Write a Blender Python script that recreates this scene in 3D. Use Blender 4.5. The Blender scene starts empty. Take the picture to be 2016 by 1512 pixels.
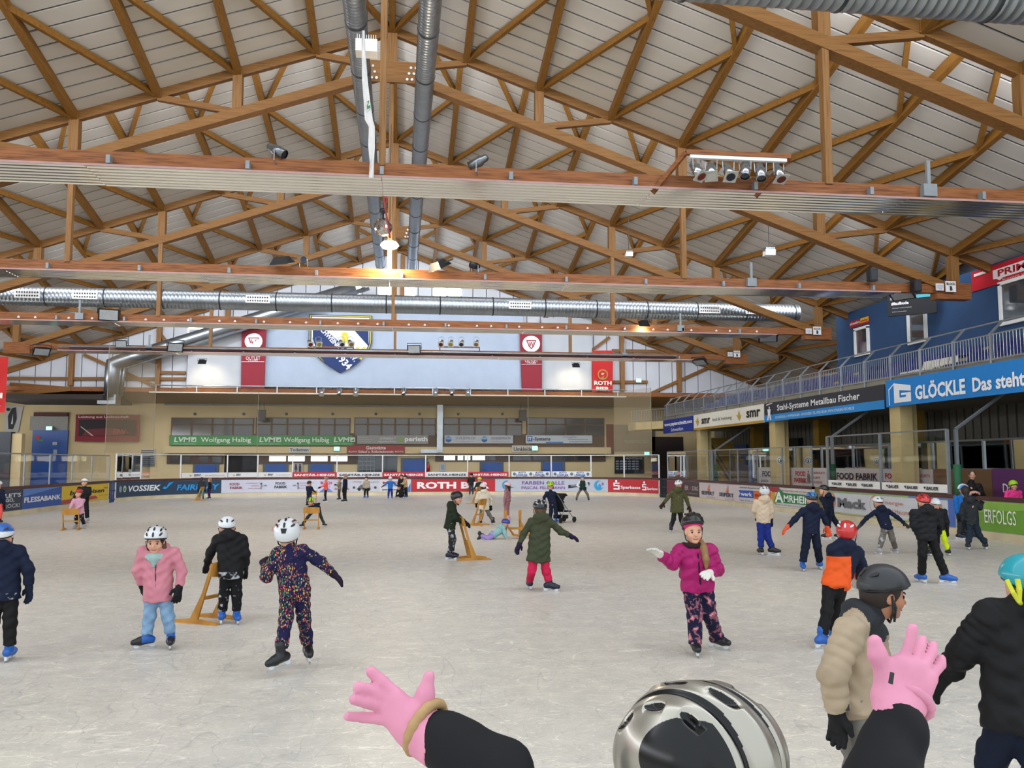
import bpy, bmesh, math, random
import numpy as np
from math import sin, cos, pi, radians, sqrt, atan2
from mathutils import Vector, Matrix
random.seed(7); rng = np.random.default_rng(7)
S = bpy.context.scene
COL = S.collection
# ---------------------------------------------------------------- camera
F, CX, CY = 1700., 1008., 756.
YAW, PITCH = radians(7.18), radians(5.21)
CAM = np.array([0., 0., 2.0])
FW = np.array([sin(YAW)*cos(PITCH), cos(YAW)*cos(PITCH), sin(PITCH)])
RT = np.array([cos(YAW), -sin(YAW), 0.])
UP = np.cross(RT, FW)
cd = bpy.data.cameras.new('camera'); cam = bpy.data.objects.new('camera', cd); COL.objects.link(cam)
cd.sensor_fit = 'HORIZONTAL'; cd.sensor_width = 36; cd.lens = 36*F/2016; cd.clip_end = 400; cd.clip_start = .05
cam.matrix_world = Matrix(((RT[0], UP[0], -FW[0], CAM[0]), (RT[1], UP[1], -FW[1], CAM[1]), (RT[2], UP[2], -FW[2], CAM[2]), (0, 0, 0, 1)))
S.camera = cam
# ---------------------------------------------------------------- world, exposure
W = bpy.data.worlds.new('world'); S.world = W; W.use_nodes = True
bg = W.node_tree.nodes['Background']; bg.inputs[0].default_value = (.86, .93, 1, 1); bg.inputs[1].default_value = 1.1
S.view_settings.view_transform = 'Standard'; S.view_settings.look = 'None'; S.view_settings.gamma = 1
S.view_settings.exposure = 0.54
WINDOW_LIGHT = 9.0      # daylight behind the roof glazing
try:
    S.cycles.use_denoising = True; S.cycles.max_bounces = 6; S.cycles.diffuse_bounces = 3; S.cycles.glossy_bounces = 2; S.cycles.transparent_max_bounces = 8; S.cycles.use_adaptive_sampling = True; S.cycles.adaptive_threshold = .06
except Exception: pass
# pixel -> point helpers (a pixel only gives a direction; the plane gives the distance)
def ray(x, y): return FW+RT*(x-CX)/F-UP*(y-CY)/F
def onY(x, y, Y): d = ray(x, y); return CAM+d*(Y-CAM[1])/d[1]
def onX(x, y, X): d = ray(x, y); return CAM+d*(X-CAM[0])/d[0]
def onZ(x, y, Z=0.): d = ray(x, y); return CAM+d*(Z-CAM[2])/d[2]
def pj(p): v = np.asarray(p, float)-CAM; z = v@FW; return (CX+F*(v@RT)/z, CY-F*(v@UP)/z)
# ---------------------------------------------------------------- materials
def lin(h):
    if isinstance(h, str):
        h = h.lstrip('#'); c = [int(h[i:i+2], 16)/255 for i in (0, 2, 4)]
    else: c = list(h)
    return tuple(x/12.92 if x <= .04045 else ((x+.055)/1.055)**2.4 for x in c)
MATS = {}
def mat(name, col, rough=.6, metal=0., var=.08, scale=6., spec=.5, emit=0., bump=0., stretch=None, alpha=1., coat=0.):
    if name in MATS: return MATS[name]
    m = bpy.data.materials.new(name); m.use_nodes = True; MATS[name] = m
    nt = m.node_tree; b = nt.nodes['Principled BSDF']; c = lin(col)
    m.diffuse_color = (*c, 1)
    b.inputs['Roughness'].default_value = rough; b.inputs['Metallic'].default_value = metal
    b.inputs['Specular IOR Level'].default_value = spec; b.inputs['Alpha'].default_value = alpha
    b.inputs['Coat Weight'].default_value = coat
    tc = nt.nodes.new('ShaderNodeTexCoord'); n = nt.nodes.new('ShaderNodeTexNoise'); n.inputs['Scale'].default_value = scale; n.inputs['Detail'].default_value = 3
    mp = nt.nodes.new('ShaderNodeMapping'); nt.links.new(tc.outputs['Object'], mp.inputs[0]); nt.links.new(mp.outputs[0], n.inputs['Vector'])
    if stretch: mp.inputs['Scale'].default_value = stretch
    r = nt.nodes.new('ShaderNodeValToRGB')
    r.color_ramp.elements[0].position = .3; r.color_ramp.elements[1].position = .7
    r.color_ramp.elements[0].color = (*[max(0, x*(1-var)) for x in c], 1); r.color_ramp.elements[1].color = (*[min(1, x*(1+var)) for x in c], 1)
    nt.links.new(n.outputs['Fac'], r.inputs[0]); nt.links.new(r.outputs[0], b.inputs['Base Color'])
    if emit:
        nt.links.new(r.outputs[0], b.inputs['Emission Color']); b.inputs['Emission Strength'].default_value = emit
    if bump:
        bp = nt.nodes.new('ShaderNodeBump'); bp.inputs['Strength'].default_value = bump; bp.inputs['Distance'].default_value = .02
        nt.links.new(n.outputs['Fac'], bp.inputs['Height']); nt.links.new(bp.outputs[0], b.inputs['Normal'])
    return m
def flat(hexcol): return mat('print_'+hexcol.lstrip('#').lower(), hexcol, .55, var=.03, spec=.3)
def wood(name, c0, c1, dark, axis_scale=(1.2, 14, 14)):
    m = mat(name, c0, .55, var=0)
    nt = m.node_tree; b = nt.nodes['Principled BSDF']
    tc = nt.nodes.new('ShaderNodeTexCoord'); mp = nt.nodes.new('ShaderNodeMapping'); mp.inputs['Scale'].default_value = axis_scale
    nt.links.new(tc.outputs['Object'], mp.inputs[0])
    n = nt.nodes.new('ShaderNodeTexNoise'); n.inputs['Scale'].default_value = 1.; n.inputs['Detail'].default_value = 6; nt.links.new(mp.outputs[0], n.inputs['Vector'])
    r = nt.nodes.new('ShaderNodeValToRGB'); e = r.color_ramp.elements
    e[0].position = .34; e[0].color = (*lin(dark), 1); e[1].position = .66; e[1].color = (*lin(c1), 1)
    k = e.new(.46); k.color = (*lin(c0), 1)
    nt.links.new(n.outputs['Fac'], r.inputs[0]); nt.links.new(r.outputs[0], b.inputs['Base Color'])
    b.inputs['Specular IOR Level'].default_value = .3
    return m
WOODX = wood('timber_x', '#825929', '#8c6230', '#744d23', (1.3, 26, 26))
WOODT = wood('timber_tie', '#85512a', '#955f34', '#683d1e', (2., 14, 34))
WOODY = wood('timber_y', '#7b531d', '#845b24', '#70491a', (26, 1.3, 26))
WOODZ = wood('timber_z', '#886033', '#936b3e', '#78532a', (26, 26, 1.3))
GALV = mat('galvanised_steel', '#b4bcc0', .32, .9, var=.12, scale=3)
DUCT = mat('duct_metal', '#a4acb2', .36, .95, var=.1, scale=2.2, bump=.05)
STRAP = mat('dull_zinc', '#8d9497', .65, .3, var=.08)
ALU = mat('aluminium', '#9aa2a6', .4, .8, var=.06)
SHEET = mat('corrugated_sheet', '#f0ebdf', .14, 1., var=.05, scale=.6)
BLACK = mat('black_plastic', '#16171a', .45, var=.1)
DARK = mat('dark_steel', '#33363a', .5, .3)
CREAM = mat('cream_plaster', '#c6b184', .85, var=.06, scale=.7)
CREAMC = mat('cream_concrete', '#c4b07c', .75, var=.1, scale=1.3)
WHITE = mat('white_paint', '#e8e8e4', .5, var=.03)
BLUEDOOR = mat('blue_door', '#1c4a90', .45, var=.05)
BLUEWALL = mat('blue_wall', '#27466c', .8, var=.05, scale=2)
CONC = mat('grey_concrete', '#8d8878', .85, var=.1, scale=1.5)
# ---------------------------------------------------------------- mesh helpers
WLOC = {}
class MB:
    def __init__(s): s.v = []; s.f = []; s.m = []
    def add(s, vs, fs, mi=0):
        o = len(s.v); s.v += [tuple(map(float, p)) for p in vs]; s.f += [tuple(i+o for i in f) for f in fs]; s.m += [mi]*len(fs); return s
    def box(s, c, d, mi=0):
        x, y, z = c; a, b, e = d[0]/2, d[1]/2, d[2]/2
        vs = [(x+i*a, y+j*b, z+k*e) for i in (-1, 1) for j in (-1, 1) for k in (-1, 1)]
        return s.add(vs, [(0, 1, 3, 2), (4, 6, 7, 5), (0, 4, 5, 1), (2, 3, 7, 6), (0, 2, 6, 4), (1, 5, 7, 3)], mi)
    def bb(s, lo, hi, mi=0): return s.box([(a+b)/2 for a, b in zip(lo, hi)], [abs(b-a) for a, b in zip(lo, hi)], mi)
    def beam(s, p, q, w, h, up=(0, 0, 1), mi=0):
        p = np.asarray(p, float); q = np.asarray(q, float); d = q-p; d /= np.linalg.norm(d)
        u = np.asarray(up, float); sd = np.cross(d, u); n_ = np.linalg.norm(sd)
        if n_ < 1e-6: sd = np.cross(d, (1, 0, 0)); n_ = np.linalg.norm(sd)
        sd /= n_; u = np.cross(sd, d)
        vs = [o+sd*i*w/2+u*j*h/2 for o in (p, q) for i in (-1, 1) for j in (-1, 1)]
        return s.add(vs, [(0, 1, 3, 2), (4, 6, 7, 5), (0, 4, 5, 1), (2, 3, 7, 6), (0, 2, 6, 4), (1, 5, 7, 3)], mi)
    def tube(s, pts, r, n=8, mi=0, caps=True, closed=False):
        pts = [np.asarray(p, float) for p in pts]; N = len(pts); rr = r if hasattr(r, '__len__') else [r]*N
        o = len(s.v); ref = None
        for i, p in enumerate(pts):
            d = pts[min(i+1, N-1)]-pts[max(i-1, 0)]; d = d/ (np.linalg.norm(d)+1e-12)
            if ref is None: ref = np.array((0, 0, 1.)) if abs(d[2]) < .9 else np.array((1., 0, 0))
            a = np.cross(d, ref); a /= np.linalg.norm(a)+1e-12; b = np.cross(a, d); ref = b
            for k in range(n):
                t = 2*pi*k/n; s.v.append(tuple(p+(a*cos(t)+b*sin(t))*rr[i]))
        for i in range(N-1):
            for k in range(n):
                s.f.append((o+i*n+k, o+i*n+(k+1) % n, o+(i+1)*n+(k+1) % n, o+(i+1)*n+k)); s.m.append(mi)
        if caps:
            s.f.append(tuple(o+k for k in range(n))[::-1]); s.m.append(mi); s.f.append(tuple(o+(N-1)*n+k for k in range(n))); s.m.append(mi)
        return s
    def lathe(s, prof, c, axis=(0, 0, 1), n=16, mi=0):
        c = np.asarray(c, float); ax = np.asarray(axis, float); ax /= np.linalg.norm(ax)
        a = np.cross(ax, (0, 0, 1) if abs(ax[2]) < .9 else (1, 0, 0)); a /= np.linalg.norm(a); b = np.cross(ax, a)
        o = len(s.v)
        for r, z in prof:
            for k in range(n): t = 2*pi*k/n; s.v.append(tuple(c+ax*z+(a*cos(t)+b*sin(t))*r))
        for i in range(len(prof)-1):
            for k in range(n): s.f.append((o+i*n+k, o+i*n+(k+1) % n, o+(i+1)*n+(k+1) % n, o+(i+1)*n+k)); s.m.append(mi)
        return s
    def prism(s, poly, off, mi=0):
        poly = [np.asarray(p, float) for p in poly]; off = np.asarray(off, float); n = len(poly)
        vs = poly+[p+off for p in poly]
        fs = [tuple(range(n))[::-1], tuple(range(n, 2*n))]+[(i, (i+1) % n, n+(i+1) % n, n+i) for i in range(n)]
        return s.add(vs, fs, mi)
    def build(s, name, mats, parent=None, smooth=False, loc=None):
        if not isinstance(mats, (list, tuple)): mats = [mats]
        base = WLOC.get(parent.name, np.zeros(3)) if parent else (np.asarray(loc, float) if loc is not None else np.zeros(3))
        me = bpy.data.meshes.new(name)
        va = np.asarray(s.v, float)-base
        me.from_pydata(va.tolist(), [], s.f)
        for m in mats: me.materials.append(m)
        if len(mats) > 1: me.polygons.foreach_set('material_index', s.m)
        if smooth: me.polygons.foreach_set('use_smooth', [True]*len(s.f))
        me.validate(); me.update()
        bm = bmesh.new(); bm.from_mesh(me); bmesh.ops.recalc_face_normals(bm, faces=bm.faces); bm.to_mesh(me); bm.free()
        o = bpy.data.objects.new(name, me); COL.objects.link(o)
        if parent: o.parent = parent
        elif loc is not None: o.location = base
        WLOC[o.name] = base
        return o
def tag(o, label=None, cat=None, group=None, kind=None):
    if label: o['label'] = label
    if cat: o['category'] = cat
    if group: o['group'] = group
    if kind: o['kind'] = kind
    return o
def thing(name, label, cat, loc=(0, 0, 0), group=None):
    o = bpy.data.objects.new(name, None); COL.objects.link(o); o.location = loc; o.empty_display_size = .1
    WLOC[o.name] = np.asarray(loc, float)
    return tag(o, label, cat, group)
def struct(o): o['kind'] = 'structure'; return o
def inst(src, name, parent=None, loc=(0, 0, 0), rot=None):
    o = bpy.data.objects.new(name, src.data); COL.objects.link(o); o.parent = parent; o.location = loc
    if rot: o.rotation_euler = rot
    WLOC[o.name] = (WLOC.get(parent.name, np.zeros(3)) if parent else 0)+np.asarray(loc, float)
    return o
# ---------------------------------------------------------------- flat print: text and shapes mapped on a surface
_txt = {}
def text2d(body, bold=.0, shear=0.):
    key = (body, bold, shear)
    if key in _txt: return _txt[key]
    c = bpy.data.curves.new('t', 'FONT'); c.body = body; c.size = 1; c.resolution_u = 2; c.offset = bold; c.shear = shear; c.fill_mode = 'BOTH'
    o = bpy.data.objects.new('t', c); COL.objects.link(o)
    dg = bpy.context.evaluated_depsgraph_get(); me = bpy.data.meshes.new_from_object(o.evaluated_get(dg))
    v = np.array([x.co[:2] for x in me.vertices]); f = [tuple(p.vertices) for p in me.polygons]
    bpy.data.objects.remove(o); bpy.data.curves.remove(c); bpy.data.meshes.remove(me)
    if len(v) == 0: v = np.zeros((1, 2))
    _txt[key] = (v, f); return v, f
def plane_map(ll, lr, ul):
    ll, lr, ul = (np.asarray(p, float) for p in (ll, lr, ul)); n = np.cross(lr-ll, ul-ll); n /= np.linalg.norm(n)
    def f(u, v, d=0.): return ll+(lr-ll)*u+(ul-ll)*v+n*d
    f.w = np.linalg.norm(lr-ll); f.h = np.linalg.norm(ul-ll); return f
def quad_map(ll, lr, ur, ul):
    ll, lr, ur, ul = (np.asarray(p, float) for p in (ll, lr, ur, ul)); n = np.cross(lr-ll, ul-ll); n /= np.linalg.norm(n)
    def f(u, v, d=0.): return (ll*(1-u)+lr*u)*(1-v)+(ul*(1-u)+ur*u)*v+n*d
    f.w = np.linalg.norm(lr-ll); f.h = np.linalg.norm(ul-ll); return f
def T(body, u, v, h, w=None, col='#ffffff', bold=.0, shear=0.): return ('t', body, u, v, h, w, col, bold, shear)
def P(col, *pts): return ('p', col, pts)
def R(col, u0, v0, u1, v1): return ('p', col, ((u0, v0), (u1, v0), (u1, v1), (u0, v1)))
def C(col, u, v, r, n=20): return ('c', col, u, v, r, n)
def prints(parent, fmap, items, name='lettering', d0=.012, step=.004, shape='logo'):
    for k, it in enumerate(items):
        d = d0+step*k*(.35 if len(items) > 8 else 1); mb = MB()
        if it[0] == 't':
            _, body, u, v, h, w, col, bold, shear = it
            vv, ff = text2d(body, bold, shear)
            lo, hi = vv.min(0), vv.max(0); sz = np.maximum(hi-lo, 1e-6)
            sv = h/sz[1]; su = (w/sz[0]) if w else sv*fmap.h/fmap.w
            q = (vv-(lo+hi)/2)*np.array([su, sv])+np.array([u, v])
            nwd = len(body.split())
            if 1 < nwd <= 3 and len(body) <= 20:      # one part per word
                iv = sorted((min(vv[list(g_), 0]), max(vv[list(g_), 0])) for g_ in ff); mg = [list(iv[0])]
                for x0, x1 in iv[1:]:
                    if x0 <= mg[-1][1]+1e-4: mg[-1][1] = max(mg[-1][1], x1)
                    else: mg.append([x0, x1])
                cuts = sorted(sorted(((mg[i+1][0]-mg[i][1], (mg[i+1][0]+mg[i][1])/2) for i in range(len(mg)-1)), reverse=True)[:nwd-1], key=lambda c_: c_[1])
                grp = {}
                for g_ in ff: grp.setdefault(sum(vv[g_[0], 0] > c_[1] for c_ in cuts), []).append(g_)
            else: grp = {0: ff}
            for fs_ in grp.values():
                us_ = sorted({i for g_ in fs_ for i in g_}); mp_ = {o_: n_ for n_, o_ in enumerate(us_)}; mb = MB()
                mb.add([fmap(*q[i], d) for i in us_], [tuple(mp_[i] for i in g_) for g_ in fs_]).build(name, flat(col), parent)
        elif it[0] == 'p':
            pts = it[2]; us = [p[0] for p in pts]; col = it[1]
            if len(pts) == 4 and max(us)-min(us) > .06 and getattr(fmap, 'curved', False):
                (a0, b0), (a1, b1), (a2, b2), (a3, b3) = pts; n = 12
                row = [fmap(a0+(a1-a0)*i/n, b0+(b1-b0)*i/n, d) for i in range(n+1)]+[fmap(a3+(a2-a3)*i/n, b3+(b2-b3)*i/n, d) for i in range(n+1)]
                mb.add(row, [(i, i+1, n+2+i, n+1+i) for i in range(n)])
            else: mb.add([fmap(a, b, d) for a, b in pts], [tuple(range(len(pts)))])
            mb.build(shape, flat(col), parent)
        else:
            _, col, u, v, r, n = it
            mb.add([fmap(u+r*cos(2*pi*i/n)*fmap.h/fmap.w, v+r*sin(2*pi*i/n), d) for i in range(n)], [tuple(range(n))]).build(shape, flat(col), parent)
def banner(name, label, cat, fmap, bgcol, items, thick=.03, group=None, nu=1, bgmat=None):
    mb = MB(); n = nu; a = [fmap(i/n, v, d) for d in (0, -thick) for v in (0, 1) for i in range(n+1)]; m = n+1
    fs = []
    for i in range(n):
        fs += [(i, i+1, m+i+1, m+i), (2*m+i+1, 2*m+i, 3*m+i, 3*m+i+1), (i, 2*m+i, 2*m+i+1, i+1), (m+i, m+i+1, 3*m+i+1, 3*m+i)]
    fs += [(0, m, 3*m, 2*m), (n, 2*m+n, 3*m+n, m+n)]
    base = fmap(.5, 0)
    t = thing(name, label, cat, base, group)
    mb.add(a, fs).build('panel', bgmat or flat(bgcol), t)
    if items: prints(t, fmap, items)
    return t
# ================================================================ ICE, FLOOR
XL, XR, YFAR, RC = -14.55, 15.35, 54.3, 8.0
def rink_path():
    pts = [(XL, y) for y in np.linspace(10, YFAR-RC, 40)]
    pts += [(XL+RC-RC*cos(t), YFAR-RC+RC*sin(t)) for t in np.linspace(0, pi/2, 40)[1:]]
    pts += [(x, YFAR) for x in np.linspace(XL+RC, XR-RC, 24)[1:]]
    pts += [(XR-RC+RC*sin(t), YFAR-RC+RC*cos(t)) for t in np.linspace(0, pi/2, 40)[1:]]
    pts += [(XR, y) for y in np.linspace(YFAR-RC, 6, 50)[1:]]
    return np.array(pts)
RP = rink_path(); RS = np.concatenate([[0], np.cumsum(np.linalg.norm(np.diff(RP, axis=0), axis=1))])
def rp(s, off=0., z=0.):
    x = np.interp(s, RS, RP[:, 0]); y = np.interp(s, RS, RP[:, 1])
    e = .15; dx = np.interp(s+e, RS, RP[:, 0])-np.interp(s-e, RS, RP[:, 0]); dy = np.interp(s+e, RS, RP[:, 1])-np.interp(s-e, RS, RP[:, 1])
    L = sqrt(dx*dx+dy*dy)+1e-9
    return np.array([x+dy/L*off, y-dx/L*off, z])          # off>0: towards the ice
_ss = np.linspace(0, RS[-1], 3000); _px = np.array([pj(rp(s, 0, .6)) for s in _ss])
def s_of(px, lo=0., hi=1e9):
    ok = (_ss >= lo) & (_ss <= hi); i = np.argmin(np.abs(_px[ok, 0]-px)); return _ss[ok][i]
def ice_material():
    m = mat('ice', '#d3cdc1', .3, var=0); nt = m.node_tree; b = nt.nodes['Principled BSDF']
    tc = nt.nodes.new('ShaderNodeTexCoord')
    def noise(sc, scale, det, dist=0.):
        mp = nt.nodes.new('ShaderNodeMapping'); mp.inputs['Scale'].default_value = sc; nt.links.new(tc.outputs['Object'], mp.inputs[0])
        n = nt.nodes.new('ShaderNodeTexNoise'); n.inputs['Scale'].default_value = scale; n.inputs['Detail'].default_value = det; n.inputs['Distortion'].default_value = dist
        nt.links.new(mp.outputs[0], n.inputs['Vector']); return n
    def ramp(a, pa, c, pc, inp):
        r = nt.nodes.new('ShaderNodeValToRGB'); e = r.color_ramp.elements; e[0].position = pa; e[1].position = pc
        e[0].color = (*a, 1); e[1].color = (*c, 1); nt.links.new(inp, r.inputs[0]); return r
    def mix(kind, fac, a, bb):
        x = nt.nodes.new('ShaderNodeMix'); x.data_type = 'RGBA'; x.blend_type = kind; x.inputs[0].default_value = fac
        nt.links.new(a, x.inputs[6]); nt.links.new(bb, x.inputs[7]); return x.outputs[2]
    big = ramp(lin('#cfcac0'), .35, lin('#dbd4c6'), .65, noise((1, .35, 1), .35, 4).outputs['Fac'])
    mid = ramp((.88, .88, .89), .4, (1.02, 1.02, 1.02), .62, noise((1, 1, 1), 3.5, 5, .4).outputs['Fac'])
    col = mix('MULTIPLY', .7, big.outputs[0], mid.outputs[0])
    # skate scratches: thin ridges of several distorted noises
    for sc, scale, w, c, fac in (((1, .35, 1), 1.6, .007, (.7, .7, .73), .6), ((.4, 1, 1), 2.2, .011, (1.35, 1.35, 1.35), .8), ((1.1, .9, 1), 4.5, .014, (.72, .72, .75), .55), ((.8, 1.3, 1), 6.5, .02, (1.35, 1.35, 1.35), .8)):
        n = noise(sc, scale, 1.5, 1.6)
        a = nt.nodes.new('ShaderNodeMath'); a.operation = 'SUBTRACT'; a.inputs[1].default_value = .5; nt.links.new(n.outputs['Fac'], a.inputs[0])
        g = nt.nodes.new('ShaderNodeMath'); g.operation = 'ABSOLUTE'; nt.links.new(a.outputs[0], g.inputs[0])
        r = ramp(c, 0., (1, 1, 1), w, g.outputs[0]); col = mix('MULTIPLY', fac, col, r.outputs[0])
    nt.links.new(col, b.inputs['Base Color'])
    fr = noise((1, 1, 1), 14, 6); rr = ramp((.28,)*3, .3, (.5,)*3, .7, fr.outputs['Fac']); nt.links.new(rr.outputs[0], b.inputs['Roughness'])
    bp = nt.nodes.new('ShaderNodeBump'); bp.inputs['Strength'].default_value = .12; bp.inputs['Distance'].default_value = .02
    nt.links.new(fr.outputs['Fac'], bp.inputs['Height']); nt.links.new(bp.outputs[0], b.inputs['Normal'])
    b.inputs['Specular IOR Level'].default_value = .3
    return m
ICE = ice_material()
mb = MB(); ring = [(x, y, 0) for x, y in RP]+[(XR, -14, 0), (XL, -14, 0)]
mb.add(ring, [tuple(range(len(ring)))[::-1]]); struct(mb.build('floor', ICE))
mb = MB().bb((-32, -15, -.35), (34, 75, -.12)); struct(mb.build('floor', mat('walkway_rubber', '#5a5650', .8, var=.1, scale=2)))
# ================================================================ RINK BOARDS
BH = 1.08
def sweep(prof, s0, s1, n, closed=True):
    mb = MB(); k = len(prof); vs = [rp(s0+(s1-s0)*i/n, o, z) for i in range(n+1) for o, z in prof]
    fs = [(i*k+j, i*k+(j+1) % k, (i+1)*k+(j+1) % k, (i+1)*k+j) for i in range(n) for j in range(k if closed else k-1)]
    fs += [tuple(range(k)), tuple(n*k+j for j in range(k))[::-1]]
    return mb.add(vs, fs)
SE = RS[-1]
# openings (gates) by photo column
S_G1 = (s_of(215, 0, 40), s_of(227, 0, 60)); S_G2 = (s_of(1298, 50), s_of(1313, 50)); S_G3 = (s_of(1599, 50), s_of(1627, 50)); S_G4 = (s_of(1884, 50), s_of(1926, 50))
gates = [S_G1, S_G2, S_G3, S_G4]
segs = []; a = 0.
for g0, g1 in gates: segs.append((a, g0)); a = g1
segs.append((a, SE))
boards = thing('wall_boards', 'white rink boards with dark cap rail around the ice', 'boards'); struct(boards)
CAPM = mat('maroon_cap_rail', '#4a2620', .5, var=.1); KICK = mat('yellowish_kick_plate', '#cfc2a0', .6, var=.12, scale=1.2)
for s0, s1 in segs:
    n = max(2, int((s1-s0)/.6))
    sweep([(-.10, -.1), (-.10, BH), (-.01, BH), (-.01, -.1)], s0, s1, n).build('board_section', mat('board_white', '#d5d5d0', .4), boards)
    sweep([(-.0095, -.05), (-.0095, .20), (.012, .19), (.02, -.05)], s0, s1, n).build('kick_plate', KICK, boards)
    sweep([(-.13, BH-.08), (-.13, BH+.03), (.035, BH+.03), (.035, BH-.08)], s0, s1, n).build('cap_rail', CAPM, boards)
def board_map(p0, p1, lo=0., hi=1e9, z0=.21, z1=.985):
    s0 = p0 if isinstance(p0, tuple) else s_of(p0, lo, hi); s1 = p1 if isinstance(p1, tuple) else s_of(p1, lo, hi)
    s0 = s0[0] if isinstance(s0, tuple) else s0; s1 = s1[0] if isinstance(s1, tuple) else s1
    def f(u, v, d=0.): return rp(s0+(s1-s0)*u, .012+d, z0+(z1-z0)*v)
    f.w = abs(s1-s0); f.h = z1-z0; f.curved = True; return f
def ad(label, fm, bgc, items): return banner('board_advert', label, 'banner', fm, bgc, items, thick=.006, nu=max(2, int(fm.w/.5)))
LO, MID = (0, 37), (30, 1e9)
ad('dark grey left rink-board advert with small stacked white words', board_map((s_of(-140, 0, 37),), 44, *LO), '#3c4450', [R('#4a6c9a', 0, 0, .72, .35), T("LET'S", .87, .74, .2, .2, '#e4e6e8', .02), T('GO,', .83, .5, .2, .11, '#e4e6e8', .02), T('ROCK!', .86, .24, .2, .2, '#c4c8cc', .02), T('WEST', .6, .36, .16, .22, '#b0b8c4')])
ad('royal blue left rink-board advert with wide white capitals', board_map(44, 121, *LO), '#3a5ca6', [P('#5f86c8', (0, .62), (.7, .9), (1, 1), (0, 1)), T('FLESSABANK', .5, .44, .27, .94, '#e9ecf2', .035)])
ad('yellow left rink-board advert with slanted black words and red corner', board_map(121, 213, *LO), '#d9b834', [P('#b04848', (0, 0), (.75, .12), (.7, .3), (0, .22)), T('bergreisen', .52, .55, .34, .74, '#26221c', .02, .15), T('Urlaub', .92, .74, .12, .1, '#4a4430'), T('anders reisen', .88, .3, .1, .22, '#b08a20')])
ad('dark slate rink-board advert with white and bright blue slanted capitals', board_map(229, 436, 20, 60), '#34465a', [C('#8fa0b0', .06, .55, .22), C('#c8d0c0', .12, .55, .22), C('#4f8a50', .12, .52, .12), T('VOSSIEK', .335, .54, .42, .34, '#eef0f2', .03, .15), P('#2a9be0', (.52, .45), (.55, .4), (.62, .95), (.575, .85), (.556, .55), (.535, .62)), T('FAIRPLAY', .815, .5, .42, .34, '#2f9ade', .03, .15)])
ad('white rink-board advert with red and black stacked words and waiter drawings', board_map(436, 629, *MID), '#c9cbd8', [T('FOOD', .135, .66, .2, .1, '#8a2a34', .03), T('FABRIK', .155, .38, .2, .13, '#8a2a34', .03), T("SCHWEINFURT'S", .32, .72, .09, .14, '#b05058'), T('FAVORITE', .345, .52, .09, .08, '#b05058'), T('FOOD DEALER', .335, .32, .09, .12, '#b05058'), T('FOOD', .6, .7, .2, .1, '#20222a', .03), T('FABRIK', .605, .42, .2, .13, '#20222a', .03),
  C('#5a5c68', .405, .68, .08), P('#8a8c98', (.40, .58), (.42, .58), (.41, .25), (.395, .25)), P('#7a7c88', (.42, .5), (.47, .5), (.445, .6)), C('#5a5c68', .78, .68, .08), P('#8a8c98', (.775, .58), (.79, .58), (.795, .25), (.775, .25)), P('#7a7c88', (.72, .5), (.77, .5), (.745, .6)), T("SCHWEINFURT'S", .87, .72, .09, .14, '#b05058'), T('FAVORITE', .845, .52, .09, .08, '#b05058'), T('FOOD DEALER', .855, .32, .09, .12, '#b05058')])
ad('light blue and pink rink-board advert with red capitals', board_map(629, 656, *MID), '#c8c4d8', [P('#6a88c8', (0, 0), (1, 0), (.5, .45)), T('BUSCH', .5, .72, .22, .8, '#b03040', .03), T('&CO', .62, .45, .16, .3, '#b03040')])
ad('grey rink-board advert with small red line at its foot', board_map(656, 690, *MID), '#c0c0c8', [T('Steinmetz', .5, .25, .16, .85, '#a83c44', .02), T('STEIN', .5, .7, .18, .6, '#5a6a98')])
ad('pale rink-board advert with a drawing of a loaded van', board_map(690, 747, *MID), '#c6c8ce', [P('#6a6660', (.2, .2), (.7, .2), (.66, .5), (.5, .62), (.34, .55)), C('#2a2a2c', .3, .2, .12), C('#2a2a2c', .62, .2, .12), C('#4a4a4e', .12, .35, .1), C('#4a4a4e', .85, .35, .1), T('Umzug', .22, .8, .14, .3, '#b06068'), T('Transporte', .78, .78, .14, .36, '#707890')])
ad('white rink-board advert with red name and black web address', board_map(747, 808, *MID), '#d2d0d2', [T('MAIER', .4, .72, .18, .6, '#b02c34', .03), T('MALERGESCHAEFT', .45, .5, .12, .7, '#303238'), T('www.burger.de', .45, .16, .17, .76, '#303238', .02), P('#4a78c0', (.86, 0), (1, 0), (1, .7))])
ad('red rink-board advert with huge white serif capitals', board_map(809, 975, *MID), '#b93238', [T('ROTH BIER', .5, .5, .56, .86, '#f2eeea', .045)])
ad('light grey rink-board advert with purple capitals and blue ring logos', board_map(975, 1197, *MID), '#b9bec8', [C('#3a9ac8', .1, .5, .38), C('#b9bec8', .125, .55, .3), P('#6a4a9a', (.06, .3), (.12, .22), (.17, .35), (.12, .32)), T('FARBEN GALLE', .42, .68, .28, .37, '#7a4a92', .02), T('PASCAL FELDMANN', .42, .28, .24, .38, '#7a4a92', .015), P('#26262a', (.64, .25), (.83, .5), (.83, .75), (.64, .5)), R('#b9bec8', .66, .42, .81, .47), R('#b9bec8', .66, .52, .81, .56), C('#3a9ac8', .915, .5, .4), C('#b9bec8', .93, .56, .28), C('#8a6ab0', .95, .62, .12)])
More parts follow.
